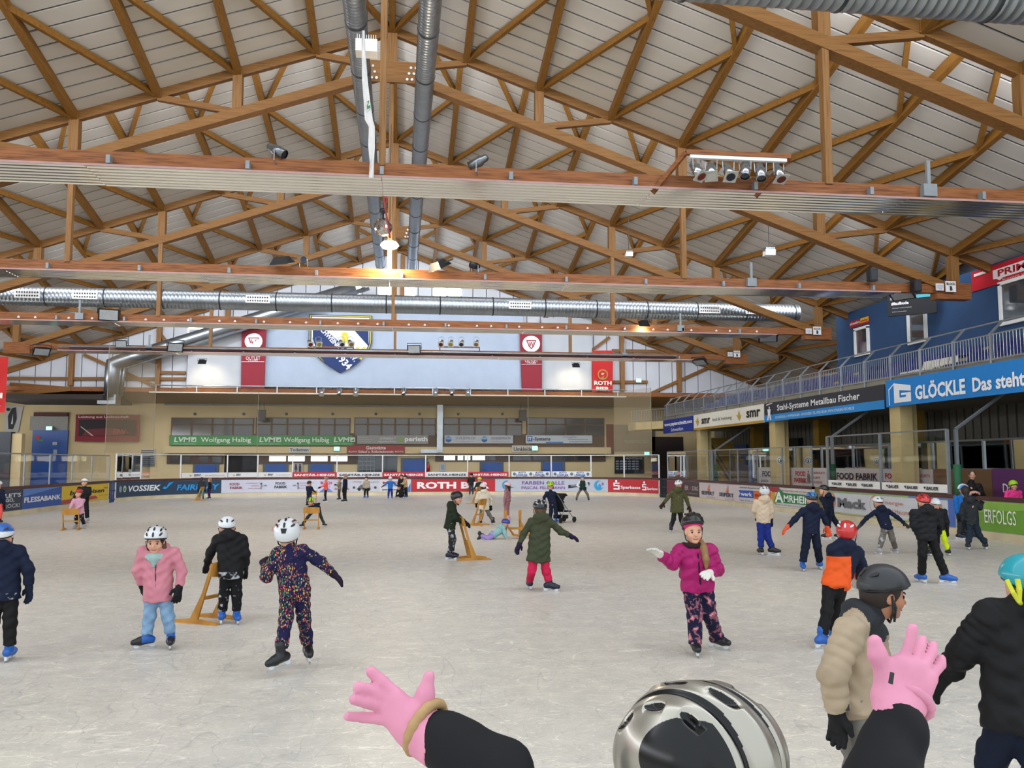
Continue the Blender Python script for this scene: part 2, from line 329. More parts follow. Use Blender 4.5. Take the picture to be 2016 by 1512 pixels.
ad('red rink-board advert with white round-topped S logo twice', board_map(1197, 1297, *MID), '#b8343a', [C('#f4f0f0', .15, .86, .1), R('#f4f0f0', .1, .2, .21, .32), R('#f4f0f0', .1, .46, .21, .56), R('#f4f0f0', .1, .66, .21, .75), R('#f4f0f0', .1, .5, .125, .75), R('#f4f0f0', .185, .25, .21, .52), T('Sparkasse', .42, .36, .32, .38, '#f4f0f0', .02), C('#f4f0f0', .69, .8, .09), R('#f4f0f0', .65, .2, .735, .3), R('#f4f0f0', .65, .42, .735, .5), R('#f4f0f0', .65, .6, .735, .68), R('#f4f0f0', .65, .45, .672, .66), R('#f4f0f0', .713, .24, .735, .47), T('Sparkasse', .87, .32, .26, .24, '#f4f0f0', .02)])
ad('dark brown rink-board advert with grey capitals', board_map(1313.5, 1377, 50), '#4c3f40', [P('#7a3a44', (0, 0), (.34, 0), (.5, 1), (0, 1)), T('ER', .58, .56, .3, .13, '#c8c0bc', .01), T('X', .72, .56, .26, .08, '#b04040', .02), T('SORG', .87, .56, .3, .2, '#c8c0bc', .01), T('Ihr Kuechenstudio', .78, .22, .1, .34, '#a8a098')])
bike = lambda u: [C('#d08a70', u+.01, .84, .07), P('#d08a70', (u-.05, .5), (u-.02, .5), (u+.03, .72), (u-.01, .8)), P('#c86a50', (u-.03, .45), (u+.02, .42), (u+.03, .6), (u, .62))]
ad('pale pink rink-board advert with two cyclists above dark capitals', board_map(1377, 1452, 50), '#cfc2c0', bike(.28)+bike(.77)+[T('SEIFERT', .25, .34, .24, .36, '#3a4250', .03), T('SEIFERT', .74, .34, .24, .36, '#3a4250', .03), T('Bauunternehmen', .34, .1, .07, .22, '#7a7478'), T('Bauunternehmen', .83, .1, .07, .22, '#7a7478')])
ad('white rink-board advert with blue and orange blocks', board_map(1452, 1521, 50), '#cdc6c4', [P('#3558a8', (.04, .28), (.5, .3), (.5, .72), (.04, .7), (.1, .5)), P('#d86a30', (.5, .28), (.98, .28), (.98, .74), (.5, .72)), T('werk', .29, .5, .24, .34, '#f0f0f0', .02), T('markt', .74, .5, .24, .4, '#8a3018', .02), T('Amrhein Bergrheinfeld', .4, .86, .12, .62, '#4a4448', .01), T('Haus Ihres, mehr', .34, .12, .11, .5, '#4a4448'), P('#a83038', (.86, .78), (1, .78), (1, 1), (.82, 1))])
ad('green and white rink-board advert with tall white capitals in a triangle', board_map(1521, 1598, 50), '#cfd0c8', [P('#c89a30', (0, .1), (.1, .1), (.08, .9), (0, .9)), P('#a83038', (0, .75), (.2, .75), (.2, 1), (0, 1)), P('#2f7a48', (.04, .2), (1, .24), (1, .72), (.32, .74), (.2, .98)), T('A', .2, .5, .56, .24, '#e8ece4', .03), T('MRHEIN', .66, .46, .36, .66, '#e8ece4', .02), T('Alles fuer Haus, Hof und Garten!', .62, .86, .12, .7, '#a83048', .01), T('Getreide Bergrheinfeld', .5, .1, .1, .8, '#5a5450')])
ad('white rink-board advert with large grey capitals and orange ring logos', board_map(1628, 1882, 50), '#c6c8cc', [R('#8fae6a', 0, .94, .7, 1), R('#5a78b8', .7, .94, 1, 1), R('#a8b070', 0, 0, .7, .06), R('#4a68b0', .96, 0, 1, 1), R('#4a68b0', .7, 0, 1, .05), C('#c88a6a', .05, .55, .38), C('#c6c8cc', .045, .55, .3), C('#8a8e94', .04, .55, .22), T('Mack', .24, .5, .44, .26, '#6a6c70', .05), C('#c88a6a', .44, .55, .38), C('#c6c8cc', .435, .55, .3), T('Energie', .58, .66, .2, .16, '#c0785a', .0), T('und Haustechnik', .66, .34, .18, .26, '#c0785a', .0), C('#c88a6a', .885, .5, .4), C('#c6c8cc', .88, .5, .34), C('#5a88c0', .89, .24, .12), C('#7c8086', .875, .5, .26), T('M', .875, .5, .24, .035, '#e0e2e4', .03)])
ad('lime green rink-board advert with thin white tall capitals', board_map(1928, 2160, 50), '#6f9f3a', [P('#87b24a', (0, .6), (.5, .8), (.5, 1), (0, 1)), T('ERFOLGS', .21, .5, .46, .3, '#f0f2ea', .0), T('STORY', .62, .5, .46, .3, '#f0f2ea', .0)])
# gates in the boards
def gate(s0, s1, m, label, n=5):
    c = rp((s0+s1)/2, 0, 0); t = thing('rink_gate', label, 'gate', c)
    for i in range(n):
        s = s0+(s1-s0)*(i+.5)/n; MB().box(rp(s, -.03, .55), (.07, .07, 1.1)).build('upright', m, t)
    for z in (.15, .6, 1.05):
        MB().beam(rp(s0, -.03, z), rp(s1, -.03, z), .05, .07).build('crossbar', m, t)
GATEM = mat('gate_black', '#26292e', .5)
gate(*S_G1, mat('gate_blue', '#20386a', .5), 'narrow dark blue gate between yellow and slate adverts', 3)
gate(*S_G2, GATEM, 'black barred gate beside the red S-logo advert', 5)
gate(*S_G4, GATEM, 'dark gate beside the lime green advert', 3)
# ================================================================ GLASS ABOVE BOARDS
GLASS = bpy.data.materials.new('clear_glass'); GLASS.use_nodes = True
nt = GLASS.node_tree; nt.nodes.clear()
o_ = nt.nodes.new('ShaderNodeOutputMaterial'); mx = nt.nodes.new('ShaderNodeMixShader'); tr = nt.nodes.new('ShaderNodeBsdfTransparent'); gl = nt.nodes.new('ShaderNodeBsdfGlossy'); fr = nt.nodes.new('ShaderNodeFresnel')
tr.inputs[0].default_value = (.93, .94, .94, 1); gl.inputs['Roughness'].default_value = .03; fr.inputs[0].default_value = 1.28
nz = nt.nodes.new('ShaderNodeTexNoise'); nz.inputs['Scale'].default_value = .9; bpn = nt.nodes.new('ShaderNodeBump'); bpn.inputs['Strength'].default_value = .05; bpn.inputs['Distance'].default_value = .1
nt.links.new(nz.outputs['Fac'], bpn.inputs['Height']); nt.links.new(bpn.outputs[0], gl.inputs['Normal'])
nt.links.new(fr.outputs[0], mx.inputs[0]); nt.links.new(tr.outputs[0], mx.inputs[1]); nt.links.new(gl.outputs[0], mx.inputs[2]); nt.links.new(mx.outputs[0], o_.inputs[0])
GLASS.diffuse_color = (.8, .85, .85, .3)
def glazing(label, s_list, top, postm, off=-.05, toprail=True, post=.05):
    c = rp((s_list[0]+s_list[-1])/2, off, BH); t = thing('glass_screen', label, 'glass screen', c)
    for i, s in enumerate(s_list):
        MB().box(rp(s, off, (BH+.03+top)/2), (post, post, top-BH-.03)).build('post', postm, t)
    for a, b in zip(s_list[:-1], s_list[1:]):
        n = max(1, int((b-a)/.7)); mb = MB(); vs = [rp(a+(b-a)*i/n, off, z) for z in (BH+.04, top-.02) for i in range(n+1)]
        mb.add(vs, [(i, i+1, n+2+i, n+1+i) for i in range(n)]).build('pane', GLASS, t)
        if toprail: MB().tube([rp(a+(b-a)*i/n, off, top) for i in range(n+1)], .025, 6).build('top_rail', postm, t)
    return t
PW = mat('post_white', '#d8d8d4', .4)
sl = np.linspace(s_of(-160, 0, 37), S_G1[0], 8); glazing('glass screen above the blue and yellow adverts on the left boards', list(sl), 2.35, ALU)
fx = [229, 278, 356, 447, 507, 575, 663, 752, 838, 921, 1002, 1085, 1163, 1228, 1297]
glazing('glass screen with white posts above the far end boards', [s_of(x, 22, 90) for x in fx], 2.46, PW, toprail=True, post=.07)
glazing('glass screen left of the green-sleeved post beside the yellow column', [s_of(x, 50) for x in (1313.5, 1350, 1398)], 2.62, ALU)
glazing('glass screen with tall grey frames between two yellow columns', [s_of(x, 50) for x in (1402, 1452, 1491, 1540, 1598)], 2.62, ALU)
glazing('taller glass screen above the orange-ring-logo advert', [s_of(x, 50) for x in (1630, 1735, 1868)], 2.95, ALU, post=.08)
GREENPAD = mat('green_pad', '#1f5c3a', .7)
for px, lab in ((1400, 'green foam-sleeved steel post beside the far yellow column'), (1629, 'green foam-sleeved steel post at the open gateway'), (1873, 'green foam-sleeved steel post beside the adult in black')):
    p = rp(s_of(px, 50), -.24, 0); t = thing('padded_post', lab, 'post', p)
    zt = 2.62 if px == 1400 else 2.95
    MB().box((p[0], p[1], zt/2+.2), (.09, .09, zt-.4)).build('steel_post', ALU, t)
    MB().tube([(p[0], p[1], .75), (p[0], p[1], 1.95)], .11, 10).build('foam_sleeve', GREENPAD, t, smooth=True)
    MB().beam((p[0], p[1], zt), (p[0]+2.0, p[1]+.2, zt+1.25), .07, .07).build('diagonal_strut', ALU, t)
# sponsor strips on the glass foot
def strip(label, px0, px1, lo, hi, bgc, items, z0=BH+.05, z1=BH+.34): return banner('sponsor_strip', label, 'banner', board_map(px0, px1, lo, hi, z0, z1), bgc, items, thick=.006, nu=6)
lotus = lambda u, v, s, c='#b89a50': [P(c, (u-s*.5, v+.12), (u, v-.28), (u+s*.5, v+.12), (u+s*.2, v), (u, v+.1), (u-s*.2, v))]
for i, (a, b) in enumerate(((357, 446), (448, 506), (508, 574))):
    strip(['white strip with grey words on the far glass above the dark slate advert', 'white strip with one grey word on the far glass by the brown doors', 'white strip on the far glass just before the first red strip'][i], a, b, 22, 90, '#dcdcd8', lotus(.2, .5, .1)+[T('smr', .36, .5, .42, .16, '#3a3c40', .02)]+([T('DIE BADGESTALTER', .74, .45, .24, .42, '#8a8c90')] if i != 1 else []))
for i, (a, b) in enumerate(((575, 662), (664, 751), (753, 837), (839, 920), (922, 1001))):
    rd = i % 2 == 0
    strip(['red strip with white squared capitals on the far glass by the toilet doors', 'white strip with black squared capitals on the far glass by the barred window', 'red strip with white squared capitals on the far glass under the grey duct', 'white strip with black squared capitals on the far glass by the fire extinguisher', 'red strip with white squared capitals on the far glass next to the car-dealer strip'][i], a, b, 22, 90, '#c03038' if rd else '#dedede', [T('SANITÄR-HEINZE', .5, .46, .56, .92, '#f2f0ee' if rd else '#26282c', .03)])
for a, b in ((1007, 1083), (1087, 1163)):
    strip('white strip with blue stacked capitals and round badges on the far glass', a, b, 22, 90, '#dfe3e6', [it for u in (.27, .72) for it in (T('AUTO', u, .76, .34, .2, '#2c4c90', .03), T('LÖFFLER', u, .3, .5, .3, '#2c4c90', .03))]+[C('#6a7480', .07, .5, .3), C('#6a7480', .5, .5, .3), C('#6a7480', .93, .5, .3)], z1=BH+.38).__setitem__('group', 'blue-lettered strips on the far glass')
for a, b, w in ((1633, 1735, ('BAUER',)*3), (1738, 1868, ('BAUER',)*3)):
    strip('white strip of repeated black slanted words below the taller glass, %s' % ('by the open gateway' if a == 1633 else 'by the green padded post'), a, b, 50, 1e9, '#e2e2de', [it for i, x in enumerate(w) for it in (T(x, .2+.3*i, .46, .42, .17, '#2a2c30', .035, .2), P('#2a2c30', (.075+.3*i, .6), (.1+.3*i, .3), (.11+.3*i, .7)))], z0=BH+.06, z1=BH+.3)
# ================================================================ ROOF
XRG = -.5; SLP = .352; T1, SP = 17.9, 10.03
TR = [T1+SP*(i-1) for i in range(6)]        # TR[1]..TR[4] carry trusses, TR[5] gable
ucb = lambda X: 16.2-SLP*abs(X-XRG)          # underside of upper chord
lct = lambda X: 15.1-.35*abs(X-XRG)          # top of lower chord
HX = 27.5                                    # half width of roof
RISE = 1.94
ceil = thing('ceiling', 'white sawtooth timber roof with glazed steps above each truss', 'roof'); struct(ceil)
DECK = mat('roof_deck', '#bdb7ad', .6, var=.05, scale=.8, stretch=(.4, 2, 1))
SEAM = mat('deck_seam', '#3a3836', .8)
ang = math.atan(SLP); L = HX/cos(ang)
bays = [(TR[k-1], TR[k]) for k in range(1, 6)]
NP = 16
# one panel mesh per side, local origin at the low-edge seam, leaning up towards -Y
yst = SP/NP
deckbase = lambda Y, Yk: .28+RISE*(Yk-Y)/SP
src = {}
for sd in (-1, 1):
    mb = MB(); dz = RISE/NP; g = .036
    for (a, b, th) in ((g, yst-g, 0),):
        vs = []
        for z_ in (0, .12):
            for (x, y) in ((0, -a), (0, -b), (1, -a), (1, -b)):
                vs.append((sd*x*HX, y, -SLP*x*HX+z_+dz*(-y/yst)))
        mb.add(vs, [(0, 1, 3, 2), (4, 6, 7, 5), (0, 2, 6, 4), (1, 5, 7, 3), (0, 4, 5, 1), (2, 3, 7, 6)])
    me = mb.build('roof_panel', DECK); src[sd] = me.data; bpy.data.objects.remove(me)
for bi, (Ya, Yb) in enumerate(bays):
    for sd in (-1, 1):
        for i in range(NP):
            Y = Yb-i*yst; o = bpy.data.objects.new('roof_panel', src[sd]); COL.objects.link(o); o.parent = ceil
            o.location = (XRG, Y, 16.2+.28+RISE*i/NP)
    # dark backing above the joints
    for sd in (-1, 1):
        mb = MB(); vs = [(XRG, Yb, 16.52), (XRG, Ya, 16.52+RISE), (XRG+sd*HX, Ya, 16.52+RISE-SLP*HX), (XRG+sd*HX, Yb, 16.52-SLP*HX)]
        mb.prism(vs, (0, 0, .05)).build('joint_backing', SEAM, ceil)
# purlins and braces
nodes = [XRG+sd*2.47*k for sd in (-1, 1) for k in range(1, 11)]+[XRG]
mb = MB().beam((0, 0, .14), (0, -SP, .14+RISE), .2, .28); tmp = mb.build('purlin', WOODY); pdat = tmp.data; bpy.data.objects.remove(tmp)
bd = {}
for sd in (-1, 1):
    for half in (0, 1):
        y0, y1 = (0, -SP/2) if half == 0 else (-SP, -SP/2)
        z0, z1 = (.12, .12+RISE/2-SLP*2.47) if half == 0 else (.12+RISE, .12+RISE/2-SLP*2.47)
        tmp = MB().beam((0, y0, z0), (sd*2.47, y1, z1), .13, .2).build('brace', WOODY); bd[sd, half] = tmp.data; bpy.data.objects.remove(tmp)
for bi, (Ya, Yb) in enumerate(bays):
    for X in nodes:
        o = bpy.data.objects.new('purlin', pdat); COL.objects.link(o); o.parent = ceil; o.location = (X, Yb, ucb(X))
        for sd in ((-1, 1) if X == XRG else ((1,) if X > XRG else (-1,))):
            if abs(X-XRG) > 24: continue
            for half in (0, 1):
                o = bpy.data.objects.new('brace', bd[sd, half]); COL.objects.link(o); o.parent = ceil; o.location = (X, Yb, ucb(X))
# glazed steps above each truss: daylight enters here
SKYGLASS = mat('daylight_glazing', '#eef4ff', .4, emit=WINDOW_LIGHT, var=0)
for k in range(0, 5):
    w = thing('window_%d' % (k+1), 'long sloped band of roof glazing above a truss', 'window'); struct(w)
    for sd in (-1, 1):
        for j in range(6):
            x0, x1 = XRG+sd*(.3+j*3.4), XRG+sd*(.3+j*3.4+3.3); y = TR[k]+.02
            q = lambda x, h: (x, y, ucb(x)+h)
            MB().add([q(x0, .5), q(x1, .5), q(x1, RISE+.2), q(x0, RISE+.2)], [(0, 1, 2, 3)]).build('pane', SKYGLASS, w)
            MB().beam(q(x1, .45), q(x1, RISE+.25), .1, .1, (0, 1, 0)).build('mullion', WOODZ, w)
        MB().prism([(XRG+sd*20.8, TR[k], ucb(20.3)+.3), (XRG+sd*HX, TR[k], ucb(HX-.5)+.3), (XRG+sd*HX, TR[k], ucb(HX-.5)+RISE+.3), (XRG+sd*20.8, TR[k], ucb(20.3)+RISE+.3)], (0, .05, 0)).build('end_panel', DECK, w)
# ================================================================ TRUSSES
labels = ['', 'timber roof truss carrying six silver stage lamps on a bar', 'timber roof truss with the mirror ball hanging just before it', 'timber roof truss in front of the wide crosswise metal duct', 'timber roof truss with a grey pipe along its beam, before the hanging banners']
XE = 19.6
WOODR = WOODX
for k in range(1, 5):
    Y = TR[k]; t = thing('roof_truss', labels[k], 'truss', (XRG, Y, 8.0), 'timber trusses under the hall roof')
    for sd in (-1, 1):
        X = lambda d: XRG+sd*d
        zc = .2
        MB().beam((X(0), Y, ucb(XRG)+zc), (X(26.5), Y, ucb(XRG+26.5)+zc), .2, .38).build('upper_chord', WOODX, t)
        MB().beam((X(0), Y, lct(XRG)-.15), (X(XE), Y, lct(XRG+XE)-.15), .38, .3).build('lower_chord', WOODX, t)
        for kk in (2, 4, 6, 8):
            d = 2.47*kk
            MB().beam((X(d), Y, lct(XRG+d)-.05), (X(d), Y, ucb(XRG+d)+.05), .3, .3, (0, 1, 0)).build('web_post', WOODZ, t)
        for kk in (0, 2, 4, 6):
            d0, d1 = 2.47*kk+.15, 2.47*(kk+1)
            MB().beam((X(d0), Y, lct(XRG+d0)-.02), (X(d1), Y, ucb(XRG+d1)+.05), .18, .2).build('web_diagonal', WOODX, t)
        MB().beam((X(2.47*4), Y-.06, 8.2), (X(2.47*4), Y-.06, lct(XRG+2.47*4)-.2), .16, .2, (0, 1, 0)).build('hanger_post', WOODZ, t)
        for kk in range(1, 9):
            d = 2.47*kk; MB().box((X(d), Y-.12, ucb(XRG+d)+.18), (.26, .05, .3)).build('joint_plate', WOODX, t)
        MB().bb((X(19.0), Y-.2, 7.72), (X(20.3), Y+.2, 8.3)).build('end_block', WOODT, t)
    MB().beam((XRG, Y, lct(XRG)-.3), (XRG, Y, ucb(XRG)+.3), .32, .3, (0, 1, 0)).build('king_post', WOODZ, t)
    MB().beam((XRG, Y-.06, 8.2), (XRG, Y-.06, lct(XRG)-.4), .14, .16, (0, 1, 0)).build('hanger_post', WOODZ, t)
    MB().bb((XRG-1.15, Y-.24, lct(XRG)-.62), (XRG+1.15, Y-.16, lct(XRG)+.1)).build('ridge_gusset', WOODX, t)
    for bx in (-.95, -.78, -.62, .62, .78, .95):
        for bz in (-.4, -.2, 0.):
            x = XRG+bx+(bz*.3 if bx > 0 else -bz*.3); MB().tube([(x, Y-.262, lct(XRG)+bz-.1), (x, Y-.235, lct(XRG)+bz-.1)], .045, 8).build('bolt', GALV, t)
    MB().bb((XRG-XE, Y-.12, 7.945), (XRG+XE, Y+.12, 8.25)).build('tie_beam', WOODT, t)
    # corrugated reflector panel under the tie beam (in sheets)
    nrib = 7; wd = 1.35; y0 = Y-.28
    x0 = XRG-17.6; n_sh = 6
    for j in range(n_sh):
        xa, xb = x0+j*35.2/n_sh, x0+(j+1)*35.2/n_sh-.01; dz = .012*(j % 2)
        mb = MB(); prof = [(y0, 7.9)]
        for r in range(nrib):
            a = y0+wd*r/nrib; st = wd/nrib
            prof += [(a+st*.05, 7.9), (a+st*.45, 7.9), (a+st*.6, 7.935), (a+st*.9, 7.935)]
        prof += [(y0+wd, 7.9), (y0+wd, 7.98)]
        m_ = len(prof); vs = [(x, y, z+dz) for x in (xa, xb) for y, z in prof]
        mb.add(vs, [(i, i+1, m_+i+1, m_+i) for i in range(m_-1)]).build('reflector_sheet', SHEET, t)
    MB().bb((x0, y0-.012, 7.885), (x0+35.2, y0, 7.93)).build('pink_edge_strip', mat('pink_edge', '#b08c88', .8), t)
    for j in range(13):
        x = XRG-16.2+j*2.7+.4*((k*7+j*3) % 3-1)
        MB().bb((x-.04, Y-.3, 7.95), (x+.04, Y-.125, 8.12)).build('hanger_strap', STRAP, t)
    for sd in (-1, 1):
        if k in (1, 2, 3, 4):
            x = XRG+sd*(12.2 if k < 3 else 13.)
            MB().bb((x-.16, Y-.3, 7.97), (x+.16, Y-.13, 8.25)).bb((x-.04, Y-.26, 8.2), (x+.04, Y-.18, 8.8)).build('lamp_bracket', STRAP, t)
    if k in (3,):
        for j in range(34):
            x = XRG-16.5+j; MB().lathe([(.0, -.05), (.05, -.04), (.055, 0), (.0, .05)], (x+.2*sin(j*2.3), Y-.33, 8.02), n=8).build('white_knob', WHITE, t, smooth=True)
    if k == 4:
        MB().tube([(XRG-17.5, Y-.4, 8.1), (XRG+16, Y-.4, 8.1)], .05, 8).build('pipe', GALV, t)
        MB().bb((XRG-17, Y-.3, 7.98), (XRG+16, Y-.14, 8.08)).build('beam_shade_strip', mat('beam_shade_maroon', '#4c1c1c', .6), t)  # dark strip: shade along the foot of the tie beam, put in as colour
# ================================================================ DUCTS
def spiral_duct(name, label, p, q, r, ringstep, parts=None, seam=.16):
    p = np.asarray(p, float); q = np.asarray(q, float); Ln = np.linalg.norm(q-p); d = (q-p)/Ln
    t = thing(name, label, 'duct', (p+q)/2)
    prof = []
    n = int(Ln/seam)
    for i in range(n+1): z = i*Ln/n; prof += [(r, max(0, z-.012)), (r+.008, z), (r, min(Ln, z+.012))]
    MB().lathe([(r-.02, 0)]+prof+[(r-.02, Ln)], p, d, 28).build('pipe', DUCT, t, smooth=True)
    z = ringstep*.5
    while z < Ln:
        MB().lathe([(r+.002, -.03), (r+.018, -.02), (r+.018, .02), (r+.002, .03)], p+d*z, d, 28).build('joint_ring', DARK, t); z += ringstep
    return t
DY, DZ = TR[3]+1.6, 9.25
t = spiral_duct('ventilation_duct', 'wide crosswise spiral metal duct with white grilles before the banners', (-19.2, DY, DZ), (19.0, DY, DZ), .42, 2.45)
for px in (52, 166, 507, 1024, 1397, 1489):
    c = onY(px, 604, DY-.42); g = MB().box((c[0], DY-.40, DZ+.02), (1.05, .05, .34)).build('air_grille', WHITE, t)
    for i in range(9):
        for j in (-1, 1): MB().box((c[0]-.42+i*.105, DY-.428, DZ+.02+j*.075), (.055, .02, .06)).build('slot', BLACK, g) if False else None
    mb = MB()
    for i in range(9):
        for j in (-1, 1): mb.box((c[0]-.42+i*.105, DY-.428, DZ+.02+j*.075), (.055, .02, .06))
    mb.build('slots', BLACK, g)['kind'] = 'stuff'
spiral_duct('ventilation_duct', 'large crosswise spiral metal duct above the ice, before the stage-lamp truss', (-19.2, 11.8, 9.3), (19.0, 11.8, 9.3), .44, 2.45)
ra, rb = onY(749, 520, 53.5), onY(811, 525, 53.5)
spiral_duct('ventilation_duct', 'slim spiral duct along the ridge beside the hanging white cloth', (-1.42, 16, ra[2]), (ra[0], 53.5, ra[2]), .3, 3.0)
spiral_duct('ventilation_duct', 'slim spiral duct along the ridge, right of the timber king posts', (.62, 16, rb[2]), (rb[0], 53.5, rb[2]), .3, 3.0)
# gable ducts: pair running down beside the gable to an elbow
t = thing('ventilation_duct', 'thick shiny duct sloping down the gable to an elbow over the left corner', 'duct', onY(400, 650, 56.5))
A, B, Cc = onY(700, 566, 56.5), onY(221, 716, 56.5), onY(218, 782, 56.5)
MB().tube([A, A+(B-A)*.5, B+(A-B)*.03, B, B+(Cc-B)*.2, Cc], .42, 20).build('pipe', DUCT, t, smooth=True)
MB().bb(onY(191, 795, 56.2), onY(238, 779, 57.2)).build('outlet_box', GALV, t)
t = thing('ventilation_duct', 'thin twin duct sloping down beside the thick gable duct', 'duct', onY(420, 670, 56.9))
for o in (0, 7):
    A, B, Cc = onY(720+o, 568, 56.98), onY(238+o, 724, 56.98), onY(230+o, 780, 56.98)
    MB().tube([A, B, B+(Cc-B)*.2, Cc], .12, 10).build('pipe', DUCT, t, smooth=True)
# ================================================================ FAR GABLE WALL
YG = 58.05
wf = thing('wall_far', 'gable wall of pale upright cladding with timber posts', 'wall', (0, YG, 7)); struct(wf)
CLAD = mat('pale_cladding', '#c9ccd0', .6, var=.04, scale=.8)
x = -27.; wdt = .93
rooftop = lambda X: ucb(X)+.34
MB().prism([(-27.4, YG+.12, 6.6), (27., YG+.12, 6.6), (27., YG+.12, rooftop(27.)), (XRG, YG+.12, rooftop(XRG)), (-27.4, YG+.12, rooftop(-27.4))], (0, .12, 0)).build('backing_wall', mat('cladding_joint', '#55585c', .8), wf)
while x < 26.5:
    a, b = x+.025, x+wdt-.025; za, zb = rooftop(a), rooftop(b)
    pts = [(a, YG, 6.7), (b, YG, 6.7), (b, YG, zb)]+([(XRG, YG, rooftop(XRG))] if a < XRG < b else [])+[(a, YG, za)]
    MB().prism(pts, (0, .1, 0)).build('cladding_panel', CLAD, wf); x += wdt
for sd in (-1, 1):
    MB().beam((XRG, YG-.2, ucb(XRG)+.2), (XRG+sd*26.3, YG-.2, ucb(XRG+26.3)+.2), .25, .4).build('timber_chord', WOODX, wf)
for px, zt in ((140, 9.4), (311, 11.), (1337, 9.3), (445, 12.6), (1225, 11.), (1075, 12.6)):
    p = onY(px, 740, YG-.15); MB().beam((p[0], YG-.15, 6.9), (p[0], YG-.15, ucb(p[0])+.1), .3, .3, (0, 1, 0)).build('timber_post', WOODZ, wf)
MB().beam((XRG+.35, YG-.15, 11), (XRG+.35, YG-.15, 16), .3, .3, (0, 1, 0)).build('timber_post', WOODZ, wf)
for (xa, ya, xb, yb) in ((15, 745, 365, 746), (250, 685, 312, 686), (310, 733, 365, 734), (1205, 690, 1340, 693), (20, 756, 140, 765), (1205, 752, 1275, 752)):
    MB().beam(onY(xa, ya, YG-.12), onY(xb, yb, YG-.12), .14, .2).build('timber_rail', WOODX, wf)
for (xa, ya, xb, yb) in ((165, 698, 310, 762), (340, 690, 310, 650), (1420, 712, 1280, 775), (1165, 690, 1200, 664)):
    MB().beam(onY(xa, ya, YG-.14), onY(xb, yb, YG-.14), .12, .2).build('timber_brace', WOODX, wf)
# bright gable windows
LITWIN = mat('bright_window', '#f4f8ff', .4, emit=5., var=0)
wi = thing('window_6', 'row of small bright windows high in the gable', 'window', onY(800, 575, YG-.05)); struct(wi)
for (a, b, y0, y1) in ((700, 711, 560, 583), (746, 770, 556, 583), (792, 818, 556, 583), (853, 879, 556, 584), (881, 908, 556, 584), (522, 552, 583, 597), (370, 401, 644, 658)):
    p, q = onY(a, y1, YG-.06), onY(b, y0, YG-.06); MB().bb((p[0], YG-.08, p[2]), (q[0], YG-.03, q[2])).build('pane', LITWIN, wi)
    mb = MB()
    for zz in (p[2], q[2]): mb.box(((p[0]+q[0])/2, YG-.08, zz), (q[0]-p[0]+.1, .1, .08))
    for xx in (p[0], q[0]): mb.box((xx, YG-.08, (p[2]+q[2])/2), (.08, .1, q[2]-p[2]+.1))
    mb.build('frame', WHITE, wi)
# hanging cloths and banners on the gable
def cloth(name, label, cat, pts, col, Y, fold=.06, freq=3.2, items=None, nx=40, nz=16, seed=0, rough=.75, group=None):
    ll, lr, ur, ul = (onY(px, py, Y) for px, py in pts)
    def f(u, v, d=0.):
        p = (ll*(1-u)+lr*u)*(1-v)+(ul*(1-u)+ur*u)*v
        w = np.linalg.norm(lr-ll)
        y = fold*(sin(u*w*freq+seed+1.3*sin(v*2+seed))*.6+.4*sin(u*w*freq*2.3+2*seed+v*3))*(1.15-.6*v)
        p = p.copy(); p[1] += y-d; return p
    f.w = np.linalg.norm(lr-ll); f.h = np.linalg.norm(ul-ll)
    mb = MB(); vs = [f(i/nx, j/nz) for j in range(nz+1) for i in range(nx+1)]; m = nx+1
    mb.add(vs, [(j*m+i, j*m+i+1, (j+1)*m+i+1, (j+1)*m+i) for j in range(nz) for i in range(nx)])
    t = thing(name, label, cat, f(.5, 0), group); mb.build('cloth', mat('cloth_'+col.strip('#'), col, rough, var=.03, scale=1.5), t, smooth=True)
    if items: prints(t, f, items, d0=fold+.03, step=.004)
    return t
YB = YG-.5
cloth('hanging_cloth', 'broad pale cloth hung across the middle of the gable behind the shield', 'cloth', ((521, 762), (1027, 768), (1030, 592), (525, 592)), '#a9b6c6', YB, .07, 2.1, nx=90)
cloth('hanging_cloth', 'pale cloth left of the red banner, lit by a warm lamp', 'cloth', ((367, 763), (475, 763), (478, 648), (372, 648)), '#b4b8bc', YB, .06, 2.6, seed=2)
cloth('hanging_cloth', 'pale cloth between two red banners at the right of the gable', 'cloth', ((1067, 768), (1165, 768), (1165, 626), (1067, 626)), '#b4b8bc', YB, .06, 2.6, seed=4)
cloth('hanging_cloth', 'narrow pale cloth strip high under the gable windows', 'cloth', ((545, 592), (1033, 616), (1033, 592), (560, 577)), '#a0aebc', YB+.25, .05, 1.4, nx=60, nz=4)
Wl = [C('#e8e4e4', .5, .74, .13), P('#9c2230', (.27, .8), (.73, .8), (.62, .70), (.5, .655), (.38, .70)), P('#e8e4e4', (.33, .785), (.67, .785), (.58, .71), (.5, .675), (.42, .71)), T('W', .5, .735, .08, .24, '#9c2230', .02), T('OUTLET', .5, .475, .055, .6, '#e8d8d8', .01), T('STORE', .5, .435, .028, .4, '#e8d8d8'), R('#e8d8d8', .02, .415, .98, .422)]
cloth('fabric_banner', 'dark red banner with white ringed W, beside the warm-lit cloth', 'banner', ((474, 765), (520, 765), (525, 640), (476, 640)), '#8c2230', YB-.25, .04, 2, Wl, nx=16, seed=1)
cloth('fabric_banner', 'dark red banner with white ringed W, right of the broad cloth', 'banner', ((1027, 770), (1067, 770), (1067, 645), (1023, 645)), '#8c2230', YB-.25, .04, 2, Wl, nx=16, seed=3)
